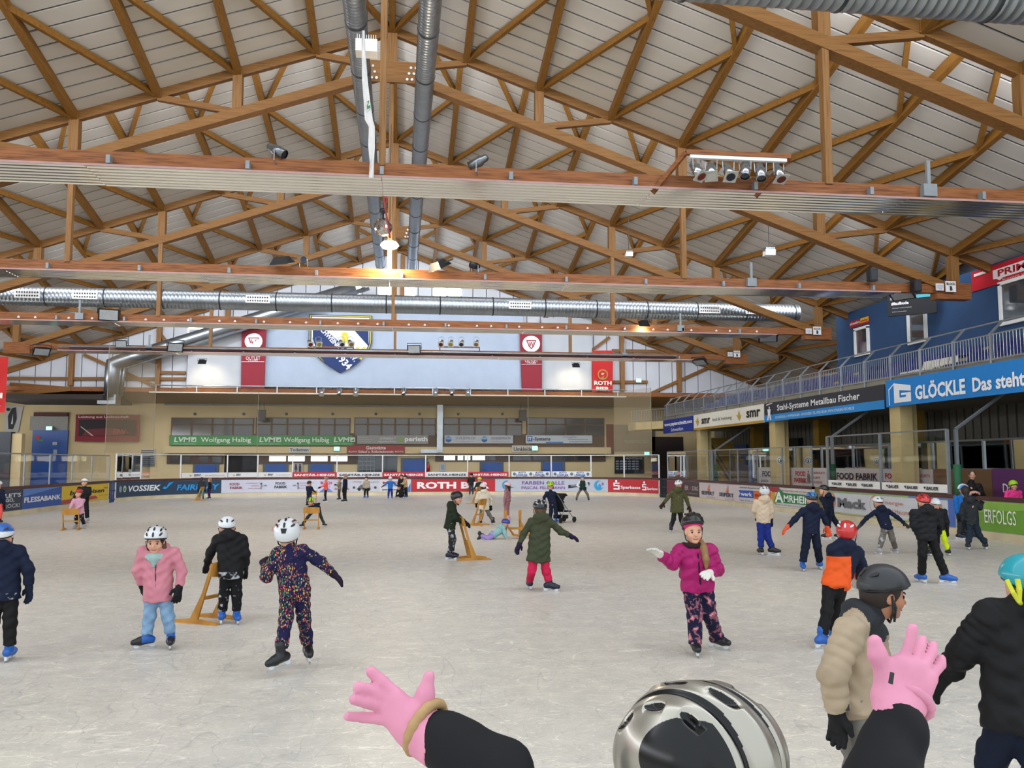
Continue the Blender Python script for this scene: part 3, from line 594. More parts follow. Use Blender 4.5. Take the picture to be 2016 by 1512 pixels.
cloth('fabric_banner', 'bright red banner with crest and white serif capitals on the gable', 'banner', ((1166, 772), (1206, 773), (1207, 690), (1166, 690)), '#c4201e', YB-.25, .04, 2, [C('#b08a40', .5, .42, .13), C('#c4201e', .5, .42, .1), P('#d8c8a0', (.42, .46), (.58, .46), (.5, .36)), T('ROTH', .5, .22, .1, .86, '#f4ecd8', .04), T('BIER', .5, .08, .1, .66, '#f4ecd8', .04)], nx=16, seed=5)
cloth('fabric_banner', 'bright red banner with white serif capitals hanging over the left stand', 'banner', ((-70, 812), (10, 812), (17, 703), (-68, 700)), '#c4201e', 50., .05, 2, [C('#b08a40', .5, .6, .2), C('#c4201e', .5, .6, .16), T('ROTH', .5, .3, .1, .86, '#f4ecd8', .04), T('BIER', .55, .16, .1, .7, '#f4ecd8', .04)], nx=16, seed=6)
# crest shield banner
t = thing('shield_banner', 'blue white and yellow club shield hanging on the broad gable cloth', 'banner', onY(670, 738, YB-.4))
def shield(scale, Y, col, name):
    c = onY(670, 672, Y); w, h = 2.05*scale, 2.2*scale
    pts = [(c[0]-w, Y, c[2]+1.75*scale)]+[(c[0]+w, Y, c[2]+1.75*scale)]
    for a in np.linspace(0, 1, 12): pts.append((c[0]+w*(1-a**1.9), Y, c[2]+.1-a*h))
    for a in np.linspace(1, 0, 12)[1:]: pts.append((c[0]-w*(1-a**1.9), Y, c[2]+.1-a*h))
    return MB().prism(pts, (0, .012, 0)).build(name, flat(col), t)
shield(1., YB-.2, '#20283c', 'shield_edge'); shield(.975, YB-.215, '#d8c84a', 'yellow_border'); shield(.945, YB-.23, '#20305c', 'inner_edge'); shield(.915, YB-.245, '#e4e8ec', 'shield_field')
fm = plane_map(onY(616, 736, YB-.26), onY(726, 736, YB-.26), onY(616, 645, YB-.26))
prints(t, fm, [P('#1f3468', (0, .98), (.2, .98), (.86, .28), (.72, .16), (.5, .02), (.28, .16), (.1, .4), (.0, .75)), P('#e4e8ec', (.02, .7), (.1, .42), (.3, .2), (.38, .14), (.12, .5)) if False else P('#1f3468', (.72, .98), (1, .98), (1, .6)), T('R', .6, .76, .28, .16, '#d8cc3a', .05), T('V', .86, .45, .28, .18, '#d8cc3a', .05)], d0=.01)
def diag(body, u, v, h, w, rot):
    vv, ff = text2d(body, .03); lo, hi = vv.min(0), vv.max(0); q = (vv-(lo+hi)/2)/(hi-lo)*np.array([w, h]); ca, sa = cos(rot), sin(rot)
    mb = MB(); o = fm(u, v, .03); du = (fm(1, 0)-fm(0, 0))/fm.w; dv = (fm(0, 1)-fm(0, 0))/fm.h
    mb.add([o+du*(a*ca-b*sa)+dv*(a*sa+b*ca) for a, b in q], ff).build('lettering', flat('#eef0f2'), t)
diag('SCHWEINFURT', .36, .72, .34, 2.5, -.82); diag('e.V.', .72, .36, .34, .55, -.82); diag('1934', .56, .26, .5, 1.1, -.82)
# ledge under the gable with lamps
YL = 57.3
t = thing('trim_1', 'timber ledge beam with pale metal sheet below the gable cloths', 'ledge', (0, YL, 6.7)); struct(t)
MB().bb((-27, YL, 6.5), (27, YL+.7, 6.78)).build('timber_beam', WOODT, t)
MB().bb((-16, YL-.35, 6.42), (15, YL+.1, 6.5)).build('pale_sheet', mat('pale_sheet', '#c8c0b0', .5), t)
MB().tube([(-16, YL-.3, 6.9), (15, YL-.3, 6.9)], .045, 8).build('lamp_rail', GALV, t)
for i in range(13): MB().box((-15.6+i*2.5, YL-.3, 6.7), (.06, .06, .44)).build('rail_support', GALV, t)
# ================================================================ FAR FACADE
YF = 61.0
t = thing('wall_back', 'cream plastered building front behind the far end boards', 'wall', (0, YF, 0)); struct(t)
MB().bb((-30, YF, -.3), (30, YF+.3, 6.7)).build('plaster', CREAM, t)
MB().prism([(-27, YL+.6, 6.5), (-27, YF, 6.0), (-27, YF, 6.3), (-27, YL+.6, 6.8)], (54, 0, 0)).build('soffit', mat('brown_soffit', '#8a6a44', .8, var=.1, stretch=(1, 8, 1)), t)
MB().tube([(-16, YF-.35, 5.95), (15, YF-.35, 5.95)], .07, 8).build('soffit_pipe', ALU, t)
for px in (384, 480, 564, 655, 740, 826, 902, 989): p = onY(px, 815, YF-.03); MB().tube([(p[0], YF-.06, p[2]), (p[0], YF+.02, p[2])], .1, 10).build('vent_hole', BLACK, t)
MB().bb((onY(325, 895, YF)[0], YF-.5, onY(800, 893, YF)[2]), (onY(1200, 895, YF)[0], YF, onY(800, 880, YF)[2])).build('cream_beam', CREAM, t)
BROWN = mat('brown_frame', '#4c3626', .6, var=.1); DGLASS = mat('dark_window_glass', '#2b2e33', .08, spec=.9, var=.05)
def fac_box(x0, y0, x1, y1, d=.1, Y=YF): a, b = onY(x0, y1, Y-d), onY(x1, y0, Y-d); return (a[0], Y-d, a[2]), (b[0], Y+.05, b[2])
nw = 7
def win(x0, y0, x1, y1, cols, rows, label, d=.12):
    global nw
    lo, hi = fac_box(x0, y0, x1, y1, d); w = thing('window_%d' % nw, label, 'window', lo); struct(w); nw += 1
    MB().bb(lo, hi).build('frame', BROWN, w)
    cx = np.linspace(lo[0], hi[0], cols+1); rz = [lo[2]+(hi[2]-lo[2])*r for r in rows]
    for i in range(cols):
        for j in range(len(rz)-1): MB().bb((cx[i]+.07, lo[1]-.015, rz[j]+.05), (cx[i+1]-.07, lo[1]+.02, rz[j+1]-.05)).build('pane', DGLASS, w)
    return w
win(336, 823, 500, 858, 4, (0, .62, 1), 'dark brown framed restaurant window above the green banner')
win(503, 823, 690, 858, 6, (0, .62, 1), 'brown framed restaurant windows with bright reflections')
win(697, 823, 858, 858, 6, (0, .62, 1), 'brown framed restaurant windows above the grey banner')
win(872, 823, 1028, 858, 5, (0, .62, 1), 'brown framed restaurant windows right of the grey duct')
win(1036, 823, 1190, 858, 4, (0, .62, 1), 'brown framed restaurant windows at the right end')
MB().bb(*fac_box(690, 855, 1190, 880, .06)).build('brown_panel', BROWN, bpy.data.objects['wall_back'])
MB().bb(*fac_box(336, 855, 690, 880, .06)).build('brown_panel', BROWN, bpy.data.objects['wall_back'])
def fmap_fac(x0, y0, x1, y1, d=.2): return plane_map(onY(x0, y1, YF-d), onY(x1, y1, YF-d), onY(x0, y0, YF-d))
def lvm(u): return [T('LVM', u, .58, .5, .09, '#c4d4c4', .04, .15), R('#c4d4c4', u+.048, .35, u+.075, .82), P('#3f8a4e', (u+.052, .45), (u+.07, .45), (u+.07, .7)), T('VERSICHERUNG', u+.01, .16, .12, .12, '#a8c0a8')]
banner('facade_banner', 'long green banner with white words below the restaurant windows', 'banner', fmap_fac(333, 857, 694, 877), '#3f8a4e', lvm(.07)+[T('Wolfgang Halbig', .305, .5, .62, .27, '#dce6d8', .01)]+lvm(.53)+[T('Wolfgang Halbig', .745, .5, .62, .25, '#dce6d8', .01)]+lvm(.94))
banner('facade_banner', 'grey banner with white lower-case word and green disc', 'banner', fmap_fac(703, 857, 843, 874), '#8c8c88', [T('perleth', .83, .5, .7, .32, '#e4e4e0', .03), C('#7a9a5a', .61, .5, .34), T('architektur +', .43, .68, .3, .22, '#d0d0cc'), T('ingenieurbüro', .42, .28, .3, .25, '#d0d0cc'), R('#a8a8a4', .02, .3, .2, .36), R('#a8a8a4', .02, .5, .22, .56), R('#a8a8a4', .02, .7, .15, .76)])
banner('facade_banner', 'pale banner with two blue and white discs', 'banner', fmap_fac(875, 857, 1010, 873), '#b8bcc0', [C('#2f5a94', .06, .5, .36), P('#7ab0d8', (.02, .5), (.1, .5), (.09, .75), (.03, .75)), T('SCHLEEMILCH', .3, .66, .3, .28, '#5a6470'), T('inh. Andreas Graf e.K.', .3, .26, .2, .26, '#8a9098'), C('#2f5a94', .58, .5, .36), P('#7ab0d8', (.54, .5), (.62, .5), (.61, .75), (.55, .75)), T('SCHLEEMILCH', .82, .66, .3, .28, '#5a6470'), T('inh. Andreas Graf e.K.', .82, .26, .2, .26, '#8a9098')])
banner('facade_banner', 'white banner with blue block logo and black word', 'banner', fmap_fac(1035, 857, 1166, 873), '#bcc4c8', [R('#2f6aa8', .02, .25, .1, .9), T('IT', .06, .6, .4, .06, '#e0e8f0', .04), T('-Systems', .24, .5, .55, .26, '#3a4048', .03), R('#3a78b0', .3, .04, .56, .2), T('# Consulting', .66, .78, .2, .2, '#4a5058'), T('# Prozessoptimierung', .78, .5, .2, .3, '#4a5058'), T('# Workflow-Management', .82, .2, .2, .34, '#4a5058')])
banner('facade_sign', 'white sign with dark word for toilets on the cream beam', 'sign', fmap_fac(568, 880, 610, 891, .56), '#c0bfb8', [T('Toiletten', .5, .5, .56, .88, '#3a4048', .02)])
banner('facade_sign', 'white sign with dark word for changing rooms on the cream beam', 'sign', fmap_fac(1008, 877, 1057, 890, .56), '#bab8ac', [T('Umkleide', .44, .45, .6, .74, '#26282c', .02)])
banner('facade_sign', 'dark red sign with white words above the barred window', 'sign', fmap_fac(683, 877, 797, 893, .56), '#8c2c34', [T('Gaststätte', .5, .72, .42, .34, '#e8dcd4', .015), T('ROTH', .1, .24, .2, .14, '#d0b8b0', .03), T('Eislauf u. Rollschuhverein', .5, .24, .32, .6, '#e8dcd4', .01), T('ROTH', .9, .24, .2, .14, '#d0b8b0', .03)])
GREENLIT = mat('exit_sign_green', '#7af0c8', .5, emit=2.2, var=0); GREENLIT.cycles.emission_sampling = 'NONE'
for i, (x0, y0, x1, y1, Yp, lab) in enumerate(((658, 880, 668, 887, YF-.6, 'small lit green exit sign between the toilet sign and red sign'), (1048, 879, 1058, 886, YF-.7, 'small lit green exit sign touching the changing-room sign'), (1253, 746, 1262, 752, YG-.3, 'small lit green exit sign on the pale gable cladding'), (1269, 890, 1278, 896, YF-.6, 'small lit green exit sign above the notice board'), (91, 840, 102, 846, YF-.4, 'small lit green exit sign above the blue double door'))):
    a, b = onY(x0, y1, Yp), onY(x1, y0, Yp); t = thing('exit_sign', lab, 'sign', a)
    MB().bb((a[0]-.03, Yp, a[2]-.03), (b[0]+.03, Yp+.08, b[2]+.03)).build('case', WHITE, t); MB().bb((a[0], Yp-.01, a[2]), (b[0], Yp, b[2])).build('lit_face', GREENLIT, t)
# lower facade: clerestory strips, doors
LITW = mat('lit_window_warm', '#fff6d8', .4, emit=1.5, var=0); LITW.cycles.emission_sampling = 'NONE'
w = thing('window_%d' % nw, 'brown strip of lit windows above the toilet doors', 'window', onY(600, 905, YF-.1)); struct(w); nw += 1
MB().bb(*fac_box(508, 895, 705, 913, .1)).build('frame', BROWN, w)
for a in (530, 567, 612, 651): MB().bb(*fac_box(a, 898, a+33, 908, .12)).build('lit_pane', LITW, w)
w = thing('window_%d' % nw, 'brown strip of windows left of the dark entrance', 'window', onY(380, 905, YF-.1)); struct(w); nw += 1
MB().bb(*fac_box(328, 897, 440, 913, .1)).build('frame', BROWN, w)
for a in (335, 357, 392, 418): MB().bb(*fac_box(a, 899, a+18, 911, .12)).build('pane', DGLASS, w)
w = thing('window_%d' % nw, 'brown strip of small bright and dark windows right of the duct', 'window', onY(1000, 902, YF-.1)); struct(w); nw += 1
MB().bb(*fac_box(857, 893, 1192, 908, .1)).build('frame', BROWN, w)
LITD = mat('daylit_window', '#dfe6e0', .4, emit=.8, var=.1, scale=20); LITD.cycles.emission_sampling = 'NONE'
for a, b, m in ((874, 896, LITD), (901, 912, LITD), (915, 926, LITD), (930, 955, LITD), (958, 975, DGLASS), (1010, 1045, DGLASS), (1050, 1080, DGLASS), (1090, 1130, DGLASS), (1135, 1160, DGLASS)): MB().bb(*fac_box(a, 896, b, 906, .12)).build('pane', m, w)
nd = 1
for (x0, y0, x1, lab) in ((384, 915, 425, 'blue door left of the dark entrance'), (522, 914, 562, 'blue toilet door beside the restroom pictogram'), (611, 914, 652, 'blue toilet door right of the restroom pictogram'), (794, 905, 836, 'blue door below the grey duct'), (950, 911, 986, 'blue door with frame right of the notice sheet'), (1071, 910, 1107, 'blue door with white letters')):
    lo, hi = fac_box(x0, y0, x1, 968, .1); t = thing('door_%d' % nd, lab, 'door', lo); struct(t); nd += 1
    MB().bb((lo[0]-.2, lo[1]+.02, -.2), (hi[0]+.2, lo[1]+.1, hi[2]+.12)).build('door_frame', mat('grey_frame', '#4a5058', .5), t); MB().bb((lo[0], lo[1]-.02, -.2), (hi[0], lo[1]+.03, hi[2])).build('door_leaf', BLUEDOOR, t)
    MB().bb((hi[0]-.3, lo[1]-.08, .85), (hi[0]-.12, lo[1]-.02, .92)).build('handle', GALV, t)
wb = bpy.data.objects['wall_back']
MB().bb(*fac_box(440, 894, 506, 968, .05)).build('dark_entrance', mat('dark_opening', '#201e1d', .9), wb)
g = thing('window_%d' % nw, 'tall dark window with white glazing bars under the red sign', 'window', onY(720, 930, YF-.1)); struct(g); nw += 1
MB().bb(*fac_box(703, 894, 782, 968, .08)).build('pane', DGLASS, g)
for xx in (706, 714, 722, 730, 737): MB().bb(*fac_box(xx-.5, 897, xx+.5, 930, .12)).build('glazing_bar', mat('grey_bar', '#8a9490', .5), g)
for yy in (900, 908, 916, 924): MB().bb(*fac_box(705, yy-.4, 738, yy+.4, .12)).build('glazing_bar', MATS['grey_bar'], g)
t = banner('pictogram_sign', 'grey sign with dark man and woman pictograms between toilet doors', 'sign', fmap_fac(577, 912, 596, 930, .12), '#a8a294', [C('#30344c', .3, .82, .1), P('#30344c', (.2, .7), (.4, .7), (.46, .3), (.36, .3), (.36, .05), (.24, .05), (.24, .3), (.14, .3)), C('#30344c', .72, .82, .1), P('#30344c', (.6, .7), (.84, .7), (.82, .05), (.62, .05))])
banner('notice_sheet', 'pale notice sheet on the cream wall right of the extinguisher', 'notice', fmap_fac(866, 912, 877, 928, .06), '#a8aeb0', [R('#8a9294', .2, .2, .8, .8)])
t = thing('fire_extinguisher', 'red fire extinguisher on the cream wall beside the blue door', 'extinguisher', onY(843, 928, YF-.15)); p = onY(843, 928, YF-.15)
MB().lathe([(0, 0), (.12, .02), (.12, .4), (.05, .5), (.04, .58), (0, .58)], p, n=12).build('cylinder', mat('extinguisher_red', '#b01c1c', .4), t, smooth=True)
MB().box((p[0], p[1], p[2]+.62), (.16, .06, .06)).build('handle', BLACK, t)
# grey L duct on the facade
t = thing('wall_duct', 'flat grey sheet-metal duct running down the facade and turning left', 'duct', onY(866, 800, YF-.3))
a, b = onY(860, 891, YF-.55), onY(872, 797, YF-.55); MB().bb((a[0], YF-.6, a[2]), (b[0], YF-.2, b[2])).build('down_duct', GALV, t)
a, b = onY(828, 892, YF-.55), onY(861, 885, YF-.55); MB().bb((a[0], YF-.9, a[2]), (b[0], YF-.5, b[2])).build('side_duct', GALV, t)
for px, lab in ((515, 'black speaker hanging below the soffit near the green banner'), (1029, 'black speaker hanging below the soffit near the blue logo banner')):
    p = onY(px, 818, YF-1.2); t = thing('hanging_speaker', lab, 'speaker', p)
    MB().box((p[0], p[1], p[2]), (.5, .4, .75)).build('cabinet', BLACK, t); MB().box((p[0], p[1]-.21, p[2]), (.42, .02, .66)).build('grille', DARK, t)
    for s_ in (-1, 1): MB().beam((p[0]+s_*.18, p[1], p[2]+.37), (p[0]+s_*.1, p[1], 6.3), .03, .03).build('chain', DARK, t)
# right part of facade: brick pillar, dark panel, notice board
MB().bb(*fac_box(1195, 835, 1208, 895, .15)).build('brick_pillar', mat('brick_red', '#6c3a30', .8, var=.2, scale=12), wb)
banner('wall_panel', 'brown wall panel with faded capitals behind the net', 'sign', fmap_fac(1210, 836, 1290, 888, .1), '#5c5444', [T('PLANETHOCKEY', .55, .36, .13, .6, '#8c8674', .02), P('#4a4636', (.25, .5), (.33, .95), (.4, .55), (.36, .7)), P('#4a4636', (.3, .6), (.18, .8), (.34, .7))])
banner('notice_board', 'black board of small white slips beside the right corner', 'board', fmap_fac(1210, 899, 1268, 932, .1), '#1c1e22', [T('MIGHTY DOGS', .66, .9, .12, .56, '#a8acb0', .02)]+[R('#8a9098', .04+.135*(i % 7), .68-.15*(i//7), .04+.135*(i % 7)+.1, .76-.15*(i//7)) for i in range(28) if (i*5) % 7 != 2])
# far-left facade
t = thing('door_%d' % nd, 'blue double door in the far left corner', 'door', onY(97, 905, YF-.1)); struct(t); nd += 1
lo, hi = fac_box(58, 847, 134, 975, .15)
MB().bb((lo[0], lo[1], -.2), (hi[0], hi[1], hi[2])).build('door_leaf', BLUEDOOR, t); MB().bb(*fac_box(58, 820, 134, 847, .12)).build('grey_transom', mat('pale_grey_panel', '#8c8a82', .7), t); MB().bb(*fac_box(66, 812, 133, 819, .2)).build('lintel', mat('dark_red_lintel', '#4a1c18', .7), t)
fm = fmap_fac(58, 847, 134, 905, .17); prints(t, fm, [C('#c03c2c', .22, .76, .07), P('#3c8a5a', (.2, .68), (.36, .68), (.36, .62), (.2, .66)), R('#a8b0b8', .6, .5, .72, .6), R('#98a0a8', .62, .2, .72, .34)])
cloth('fabric_banner', 'dark red printed banner on the cream wall behind the net', 'banner', ((147, 869), (274, 869), (276, 816), (149, 816)), '#7c2028', YF-.35, .05, 1.5, [R('#24181a', .06, .2, .94, .8), P('#6a2428', (.1, .2), (.5, .22), (.9, .3), (.6, .5), (.2, .45)), T('Leistung aus Leidenschaft', .44, .9, .11, .78, '#d8c8c0', .02), P('#c8b0a8', (.08, .55), (.1, .55), (.3, .2), (.27, .2)), T('ERV', .7, .35, .2, .2, '#a03038', .03)], nx=20)
cloth('mural_print', 'black and white sports mural print in the far left corner', 'print', ((8, 850), (36, 850), (46, 800), (10, 798)), '#b0aca4', YF-.06, .0, 1., [P('#1c1c1c', (.3, .1), (.6, .1), (.75, .5), (.6, .95), (.4, .9), (.2, .6)), P('#d8d4cc', (.45, .3), (.55, .3), (.5, .7)), C('#1c1c1c', .2, .85, .06)], nx=4, nz=2)
t = thing('electric_cabinet', 'dark grey cabinet with notice beside the blue double door', 'cabinet', onY(20, 885, 57.)); lo, hi = onY(0, 895, 57.), onY(22, 850, 57.)
MB().bb((lo[0]-1, 57., -.2), (hi[0], 57.6, hi[2])).build('body', mat('cabinet_grey', '#33383c', .6), t); MB().bb((hi[0]+.02, 57.1, -.2), (hi[0]+.6, 57.6, hi[2]-.1)).build('side_panel', CREAM, t)
t = thing('wall_vent', 'grey louvred vent on the cream wall left of the far glass', 'vent', onY(291, 915, YF-.1)); MB().bb(*fac_box(276, 884, 305, 918, .1)).build('frame', ALU, t)
for i in range(8): MB().bb(*fac_box(278, 886+i*4, 303, 888.6+i*4, .14)).build('louvre', DARK, t)
MB().bb((-25, 55.2, 5.85), (-18.2, YF, 6.15)).build('gallery_slab', mat('dark_gallery', '#2c241c', .8), bpy.data.objects['wall_back'])
# low counter ledge left of facade
MB().beam(onY(0, 778, YL), onY(140, 766, YL), .2, .25).build('rail', WOODX, bpy.data.objects['trim_1'])
# ================================================================ SAFETY NET
def net_material(name, al):
    m = bpy.data.materials.new(name); m.use_nodes = True; nt = m.node_tree; nt.nodes.clear()
    o_ = nt.nodes.new('ShaderNodeOutputMaterial'); mx = nt.nodes.new('ShaderNodeMixShader'); tr = nt.nodes.new('ShaderNodeBsdfTransparent'); df = nt.nodes.new('ShaderNodeBsdfDiffuse'); ts = nt.nodes.new('ShaderNodeTexChecker'); tcn = nt.nodes.new('ShaderNodeTexCoord')
    df.inputs[0].default_value = (*lin('#b0a080'), 1); ts.inputs['Scale'].default_value = 60; nt.links.new(tcn.outputs['Object'], ts.inputs['Vector'])
    ts.inputs['Color1'].default_value = (al*.8,)*3+(1,); ts.inputs['Color2'].default_value = (al*1.2,)*3+(1,); nt.links.new(ts.outputs['Color'], mx.inputs[0])
    nt.links.new(tr.outputs[0], mx.inputs[1]); nt.links.new(df.outputs[0], mx.inputs[2]); nt.links.new(mx.outputs[0], o_.inputs[0]); m.diffuse_color = (*lin('#b0a080'), .3); return m
NET = net_material('safety_net_single', .1); NET2 = net_material('safety_net_folded', .36)
t = thing('safety_net', 'thin beige safety net hanging behind the far end boards', 'net', rp(s_of(800, 22, 90), -.4, 2.5))
def net_piece(pxs, ztop, Yoff=-.35, zb=2.5, m=None):
    mb = MB(); n = len(pxs); vs = [rp(s_of(x, 22, 100), Yoff, zb) for x in pxs]+[rp(s_of(x, 22, 100), Yoff, z) for x, z in zip(pxs, ztop)]
    mb.add(vs, [(i, i+1, n+i+1, n+i) for i in range(n-1)]).build('mesh_panel', m or NET, t)
net_piece([218, 235, 260, 285, 308], [8.0, 7.85, 7.7, 7.6, 7.5], m=NET2); net_piece([308, 360, 450, 600, 800, 1000, 1120, 1205], [6.3]*8); net_piece([1205, 1240, 1276], [6.4, 6.45, 6.5], m=NET2)
for px, zt in ((308, 7.5), (506, 6.3), (1041, 6.3), (1276, 6.5), (217, 8.)): p = rp(s_of(px, 22, 100), -.33, 2.4); MB().tube([p, (p[0], p[1], zt)], .014, 6).build('net_rope', CONC, t)
# ================================================================ RIGHT BALCONY
XB = 16.75; YB0, YB1 = 8., 54.4
t = thing('wall_balcony', 'concrete balcony slab and front edge above the right boards', 'balcony', (XB, 30, 4)); struct(t)
MB().bb((XB+.05, YB0, 4.2), (24, YB1, 4.78)).build('slab', CONC, t)
MB().bb((XB+.06, YB0, 4.6), (XB+.3, YB1, 5.0)).build('kerb', CONC, t)
for i in range(4): MB().bb((18.3+i*.95, YB0, 4.78), (24, YB1, 4.78+.42*(i+1))).build('seat_step', CONC, t)
MB().prism([(XB+.05, YB1, 4.2), (15.5, 56.6, 4.2), (15.5, 58.5, 4.2), (24, 58.5, 4.2), (24, YB1, 4.2)], (0, 0, .5)).build('corner_slab', CREAMC, t)
t = thing('wall_right', 'dark ribbed wall at the back of the right stand', 'wall', (24, 30, 0)); struct(t)
RIB = mat('dark_ribbed_cladding', '#6d6a60', .7, var=.06)
mb = MB(); ys = np.arange(4, 61, .5)
for y in ys: mb.bb((22.6, y, -.2), (22.7, y+.4, 4.3))
o = mb.build('wall_ribs', RIB, t); o['kind'] = 'stuff'
MB().bb((22.7, 2, -.2), (22.9, 61, 4.3)).build('backing_wall', RIB, t); MB().bb((26.6, 2, 4.3), (26.9, 61, 8.4)).build('upper_wall', mat('timber_wall', '#8a5a30', .7, var=.1), t)
t = thing('wall_left', 'plain wall at the back of the left stand', 'wall', (-26, 30, 0)); struct(t)
MB().bb((-27.4, -10, -.2), (-27.2, 61, 3.6)).build('lower_wall', CREAM, t); MB().bb((-27.4, -10, 5.6), (-27.2, 61, 8.)).build('upper_wall', CREAM, t)
w = thing('window_%d' % nw, 'long daylight window band in the left wall', 'window', (-27.3, 25, 4.6)); struct(w); nw += 1
LEFTWIN = mat('daylight_left_window', '#f2f6ff', .4, emit=6., var=0)
for i in range(12): MB().bb((-27.33, -8+i*5.5, 3.65), (-27.27, -8+i*5.5+5.2, 5.55)).build('pane', LEFTWIN, w); MB().bb((-27.4, -8+i*5.5+5.2, 3.6), (-27.15, -8+i*5.5+5.5, 5.6)).build('mullion', WHITE, w)
# balcony banners
XBB = XB-.06
def bmap(x0, x1, z0, z1): a, b = onX(x0, 800, XBB)[1], onX(x1, 800, XBB)[1]; return plane_map((XBB, a, z0), (XBB, b, z0), (XBB, a, z1))
banner('balcony_banner', 'dark blue balcony banner with white web address', 'banner', bmap(1305, 1363, 3.86, 4.72), '#27388c', [T('www.papierschmitt.com', .52, .62, .34, .94, '#eef0f6', .035), T('Schweinfurt', .5, .22, .24, .42, '#d8dcea', .02)])
lot = lambda u: [P('#b8923a', (u-.035, .62), (u, .24), (u+.035, .62), (u+.018, .5)), P('#c8a248', (u-.022, .5), (u, .88), (u+.022, .5), (u, .25))]
banner('balcony_banner', 'white balcony banner with golden lotus logos and black words', 'banner', bmap(1365, 1503, 3.86, 4.74), '#e6e2d2', [R('#b8923a', 0, 0, 1, .14)]+lot(.07)+lot(.7)+[T('smr', .21, .52, .36, .14, '#26241e', .03), T('smr', .88, .56, .4, .17, '#26241e', .03), T('bad & heizung', .46, .5, .26, .28, '#6a665a'), T('Gerolzhoefer Strasse 10, 97508 Gochsheim', .45, .07, .07, .5, '#6a5420')])
banner('balcony_banner', 'charcoal balcony banner with white serif words and bright blue foot', 'banner', bmap(1504.5, 1742, 3.88, 4.74), '#33343a', [R('#2a86c8', 0, 0, 1, .36), T('Stahl-Systeme Metallbau Fischer', .49, .63, .4, .7, '#f0f0ee', .012), T('SCHLOSSGASSE 4 /// POPPENHAUSEN - KRONUNGEN / TEL. 09725-705184 / WWW.STAHLBAU-FISCHER.DE', .46, .18, .13, .68, '#c8e0f0', .01), C('#e0e4e8', .06, .74, .07), P('#e0e4e8', (.04, .66), (.075, .66), (.07, .4), (.08, .08), (.065, .08), (.058, .34), (.05, .08), (.035, .08), (.045, .4)), P('#d8c8d0', (.03, .86), (.1, .94), (.09, .98), (.03, .92))])
banner('balcony_banner', 'bright blue balcony banner with large white bold words and house logo', 'banner', bmap(1745, 2180, 3.92, 4.84), '#2080cc', [P('#e8ecf0', (.02, .06), (.02, .66), (.06, .88), (.06, .84), (.025, .62), (.025, .06)), P('#e8ecf0', (.055, .12), (.055, .86), (.16, .7), (.16, .5), (.09, .58), (.09, .3), (.13, .3), (.13, .38), (.1, .38), (.1, .46), (.16, .46), (.16, .12)), T('GLÖCKLE', .32, .45, .62, .27, '#eef2f4', .035), T('Das steht fest.', .66, .4, .46, .34, '#eef2f4', .03)])
# columns
for i, Y in enumerate((TR[2], TR[3], TR[4])):
    t = thing('column', ['cream concrete column behind the orange-ring-logo advert', 'cream concrete column splitting the white waiter advert, with round sticker', 'cream concrete column beside the far green padded post'][i], 'column', (17.05, Y, 0))
    MB().bb((16.85, Y-.32, -.2), (17.3, Y+.32, 4.25)).build('shaft', CREAMC, t); MB().bb((17.3, Y-.18, -.2), (17.55, Y+.18, 4.25)).build('back_rib', CREAMC, t)
    if i == 1:
        fm = plane_map((16.86, Y-.33, 1.9), (17.26, Y-.33, 1.9), (16.86, Y-.33, 2.3)); prints(t, fm, [C('#d8d8d4', .5, .5, .45), C('#303234', .5, .5, .34), C('#d8d8d4', .5, .5, .26), P('#303234', (.4, .3), (.6, .35), (.55, .7), (.45, .6))], name='round_sticker')
# balcony railing
t = thing('balcony_railing', 'grey steel railing with bent posts along the right balcony', 'railing', (XB, 30, 5))
ypost = np.arange(9, 54.2, 1.72)
for y in ypost: MB().beam((XB+.02, y, 4.55), (XB+.02, y, 5.72), .05, .09, (0, 1, 0)).beam((XB+.02, y, 5.70), (XB+.42, y, 6.1), .05, .09, (0, 1, 0)).build('bent_post', GALV, t)
for z in (4.95, 5.68): MB().tube([(XB+.02, 8.5, z), (XB+.02, 54.2, z)], .022, 6).build('rail', GALV, t)
MB().tube([(XB+.42, 8.5, 6.1), (XB+.42, 54.2, 6.1)], .025, 6).build('top_rail', GALV, t)
tmp = MB().tube([(0, 0, 4.95), (0, 0, 5.68)], .011, 5).build('baluster', GALV); bdat = tmp.data; bpy.data.objects.remove(tmp)
cnt = 0; mb = MB()
for y in np.arange(17.5, 54.2, .135):
    if cnt < 280:
        o = bpy.data.objects.new('baluster', bdat); COL.objects.link(o); o.parent = t; o.location = (.02, y-30, -5); cnt += 1
t2 = thing('stair_railing', 'grey steel railing on the corner landing behind the net', 'railing', onY(1260, 845, 57.3))
for px in range(1243, 1310, 5): a, b = onY(px, 842, 57.3), onY(px, 808, 57.3); MB().tube([a, b], .02, 5).build('baluster', GALV, t2)
for y in (842, 808): MB().tube([onY(1241, y+2, 57.3), onY(1312, y-4, 57.3)], .03, 6).build('rail', GALV, t2)
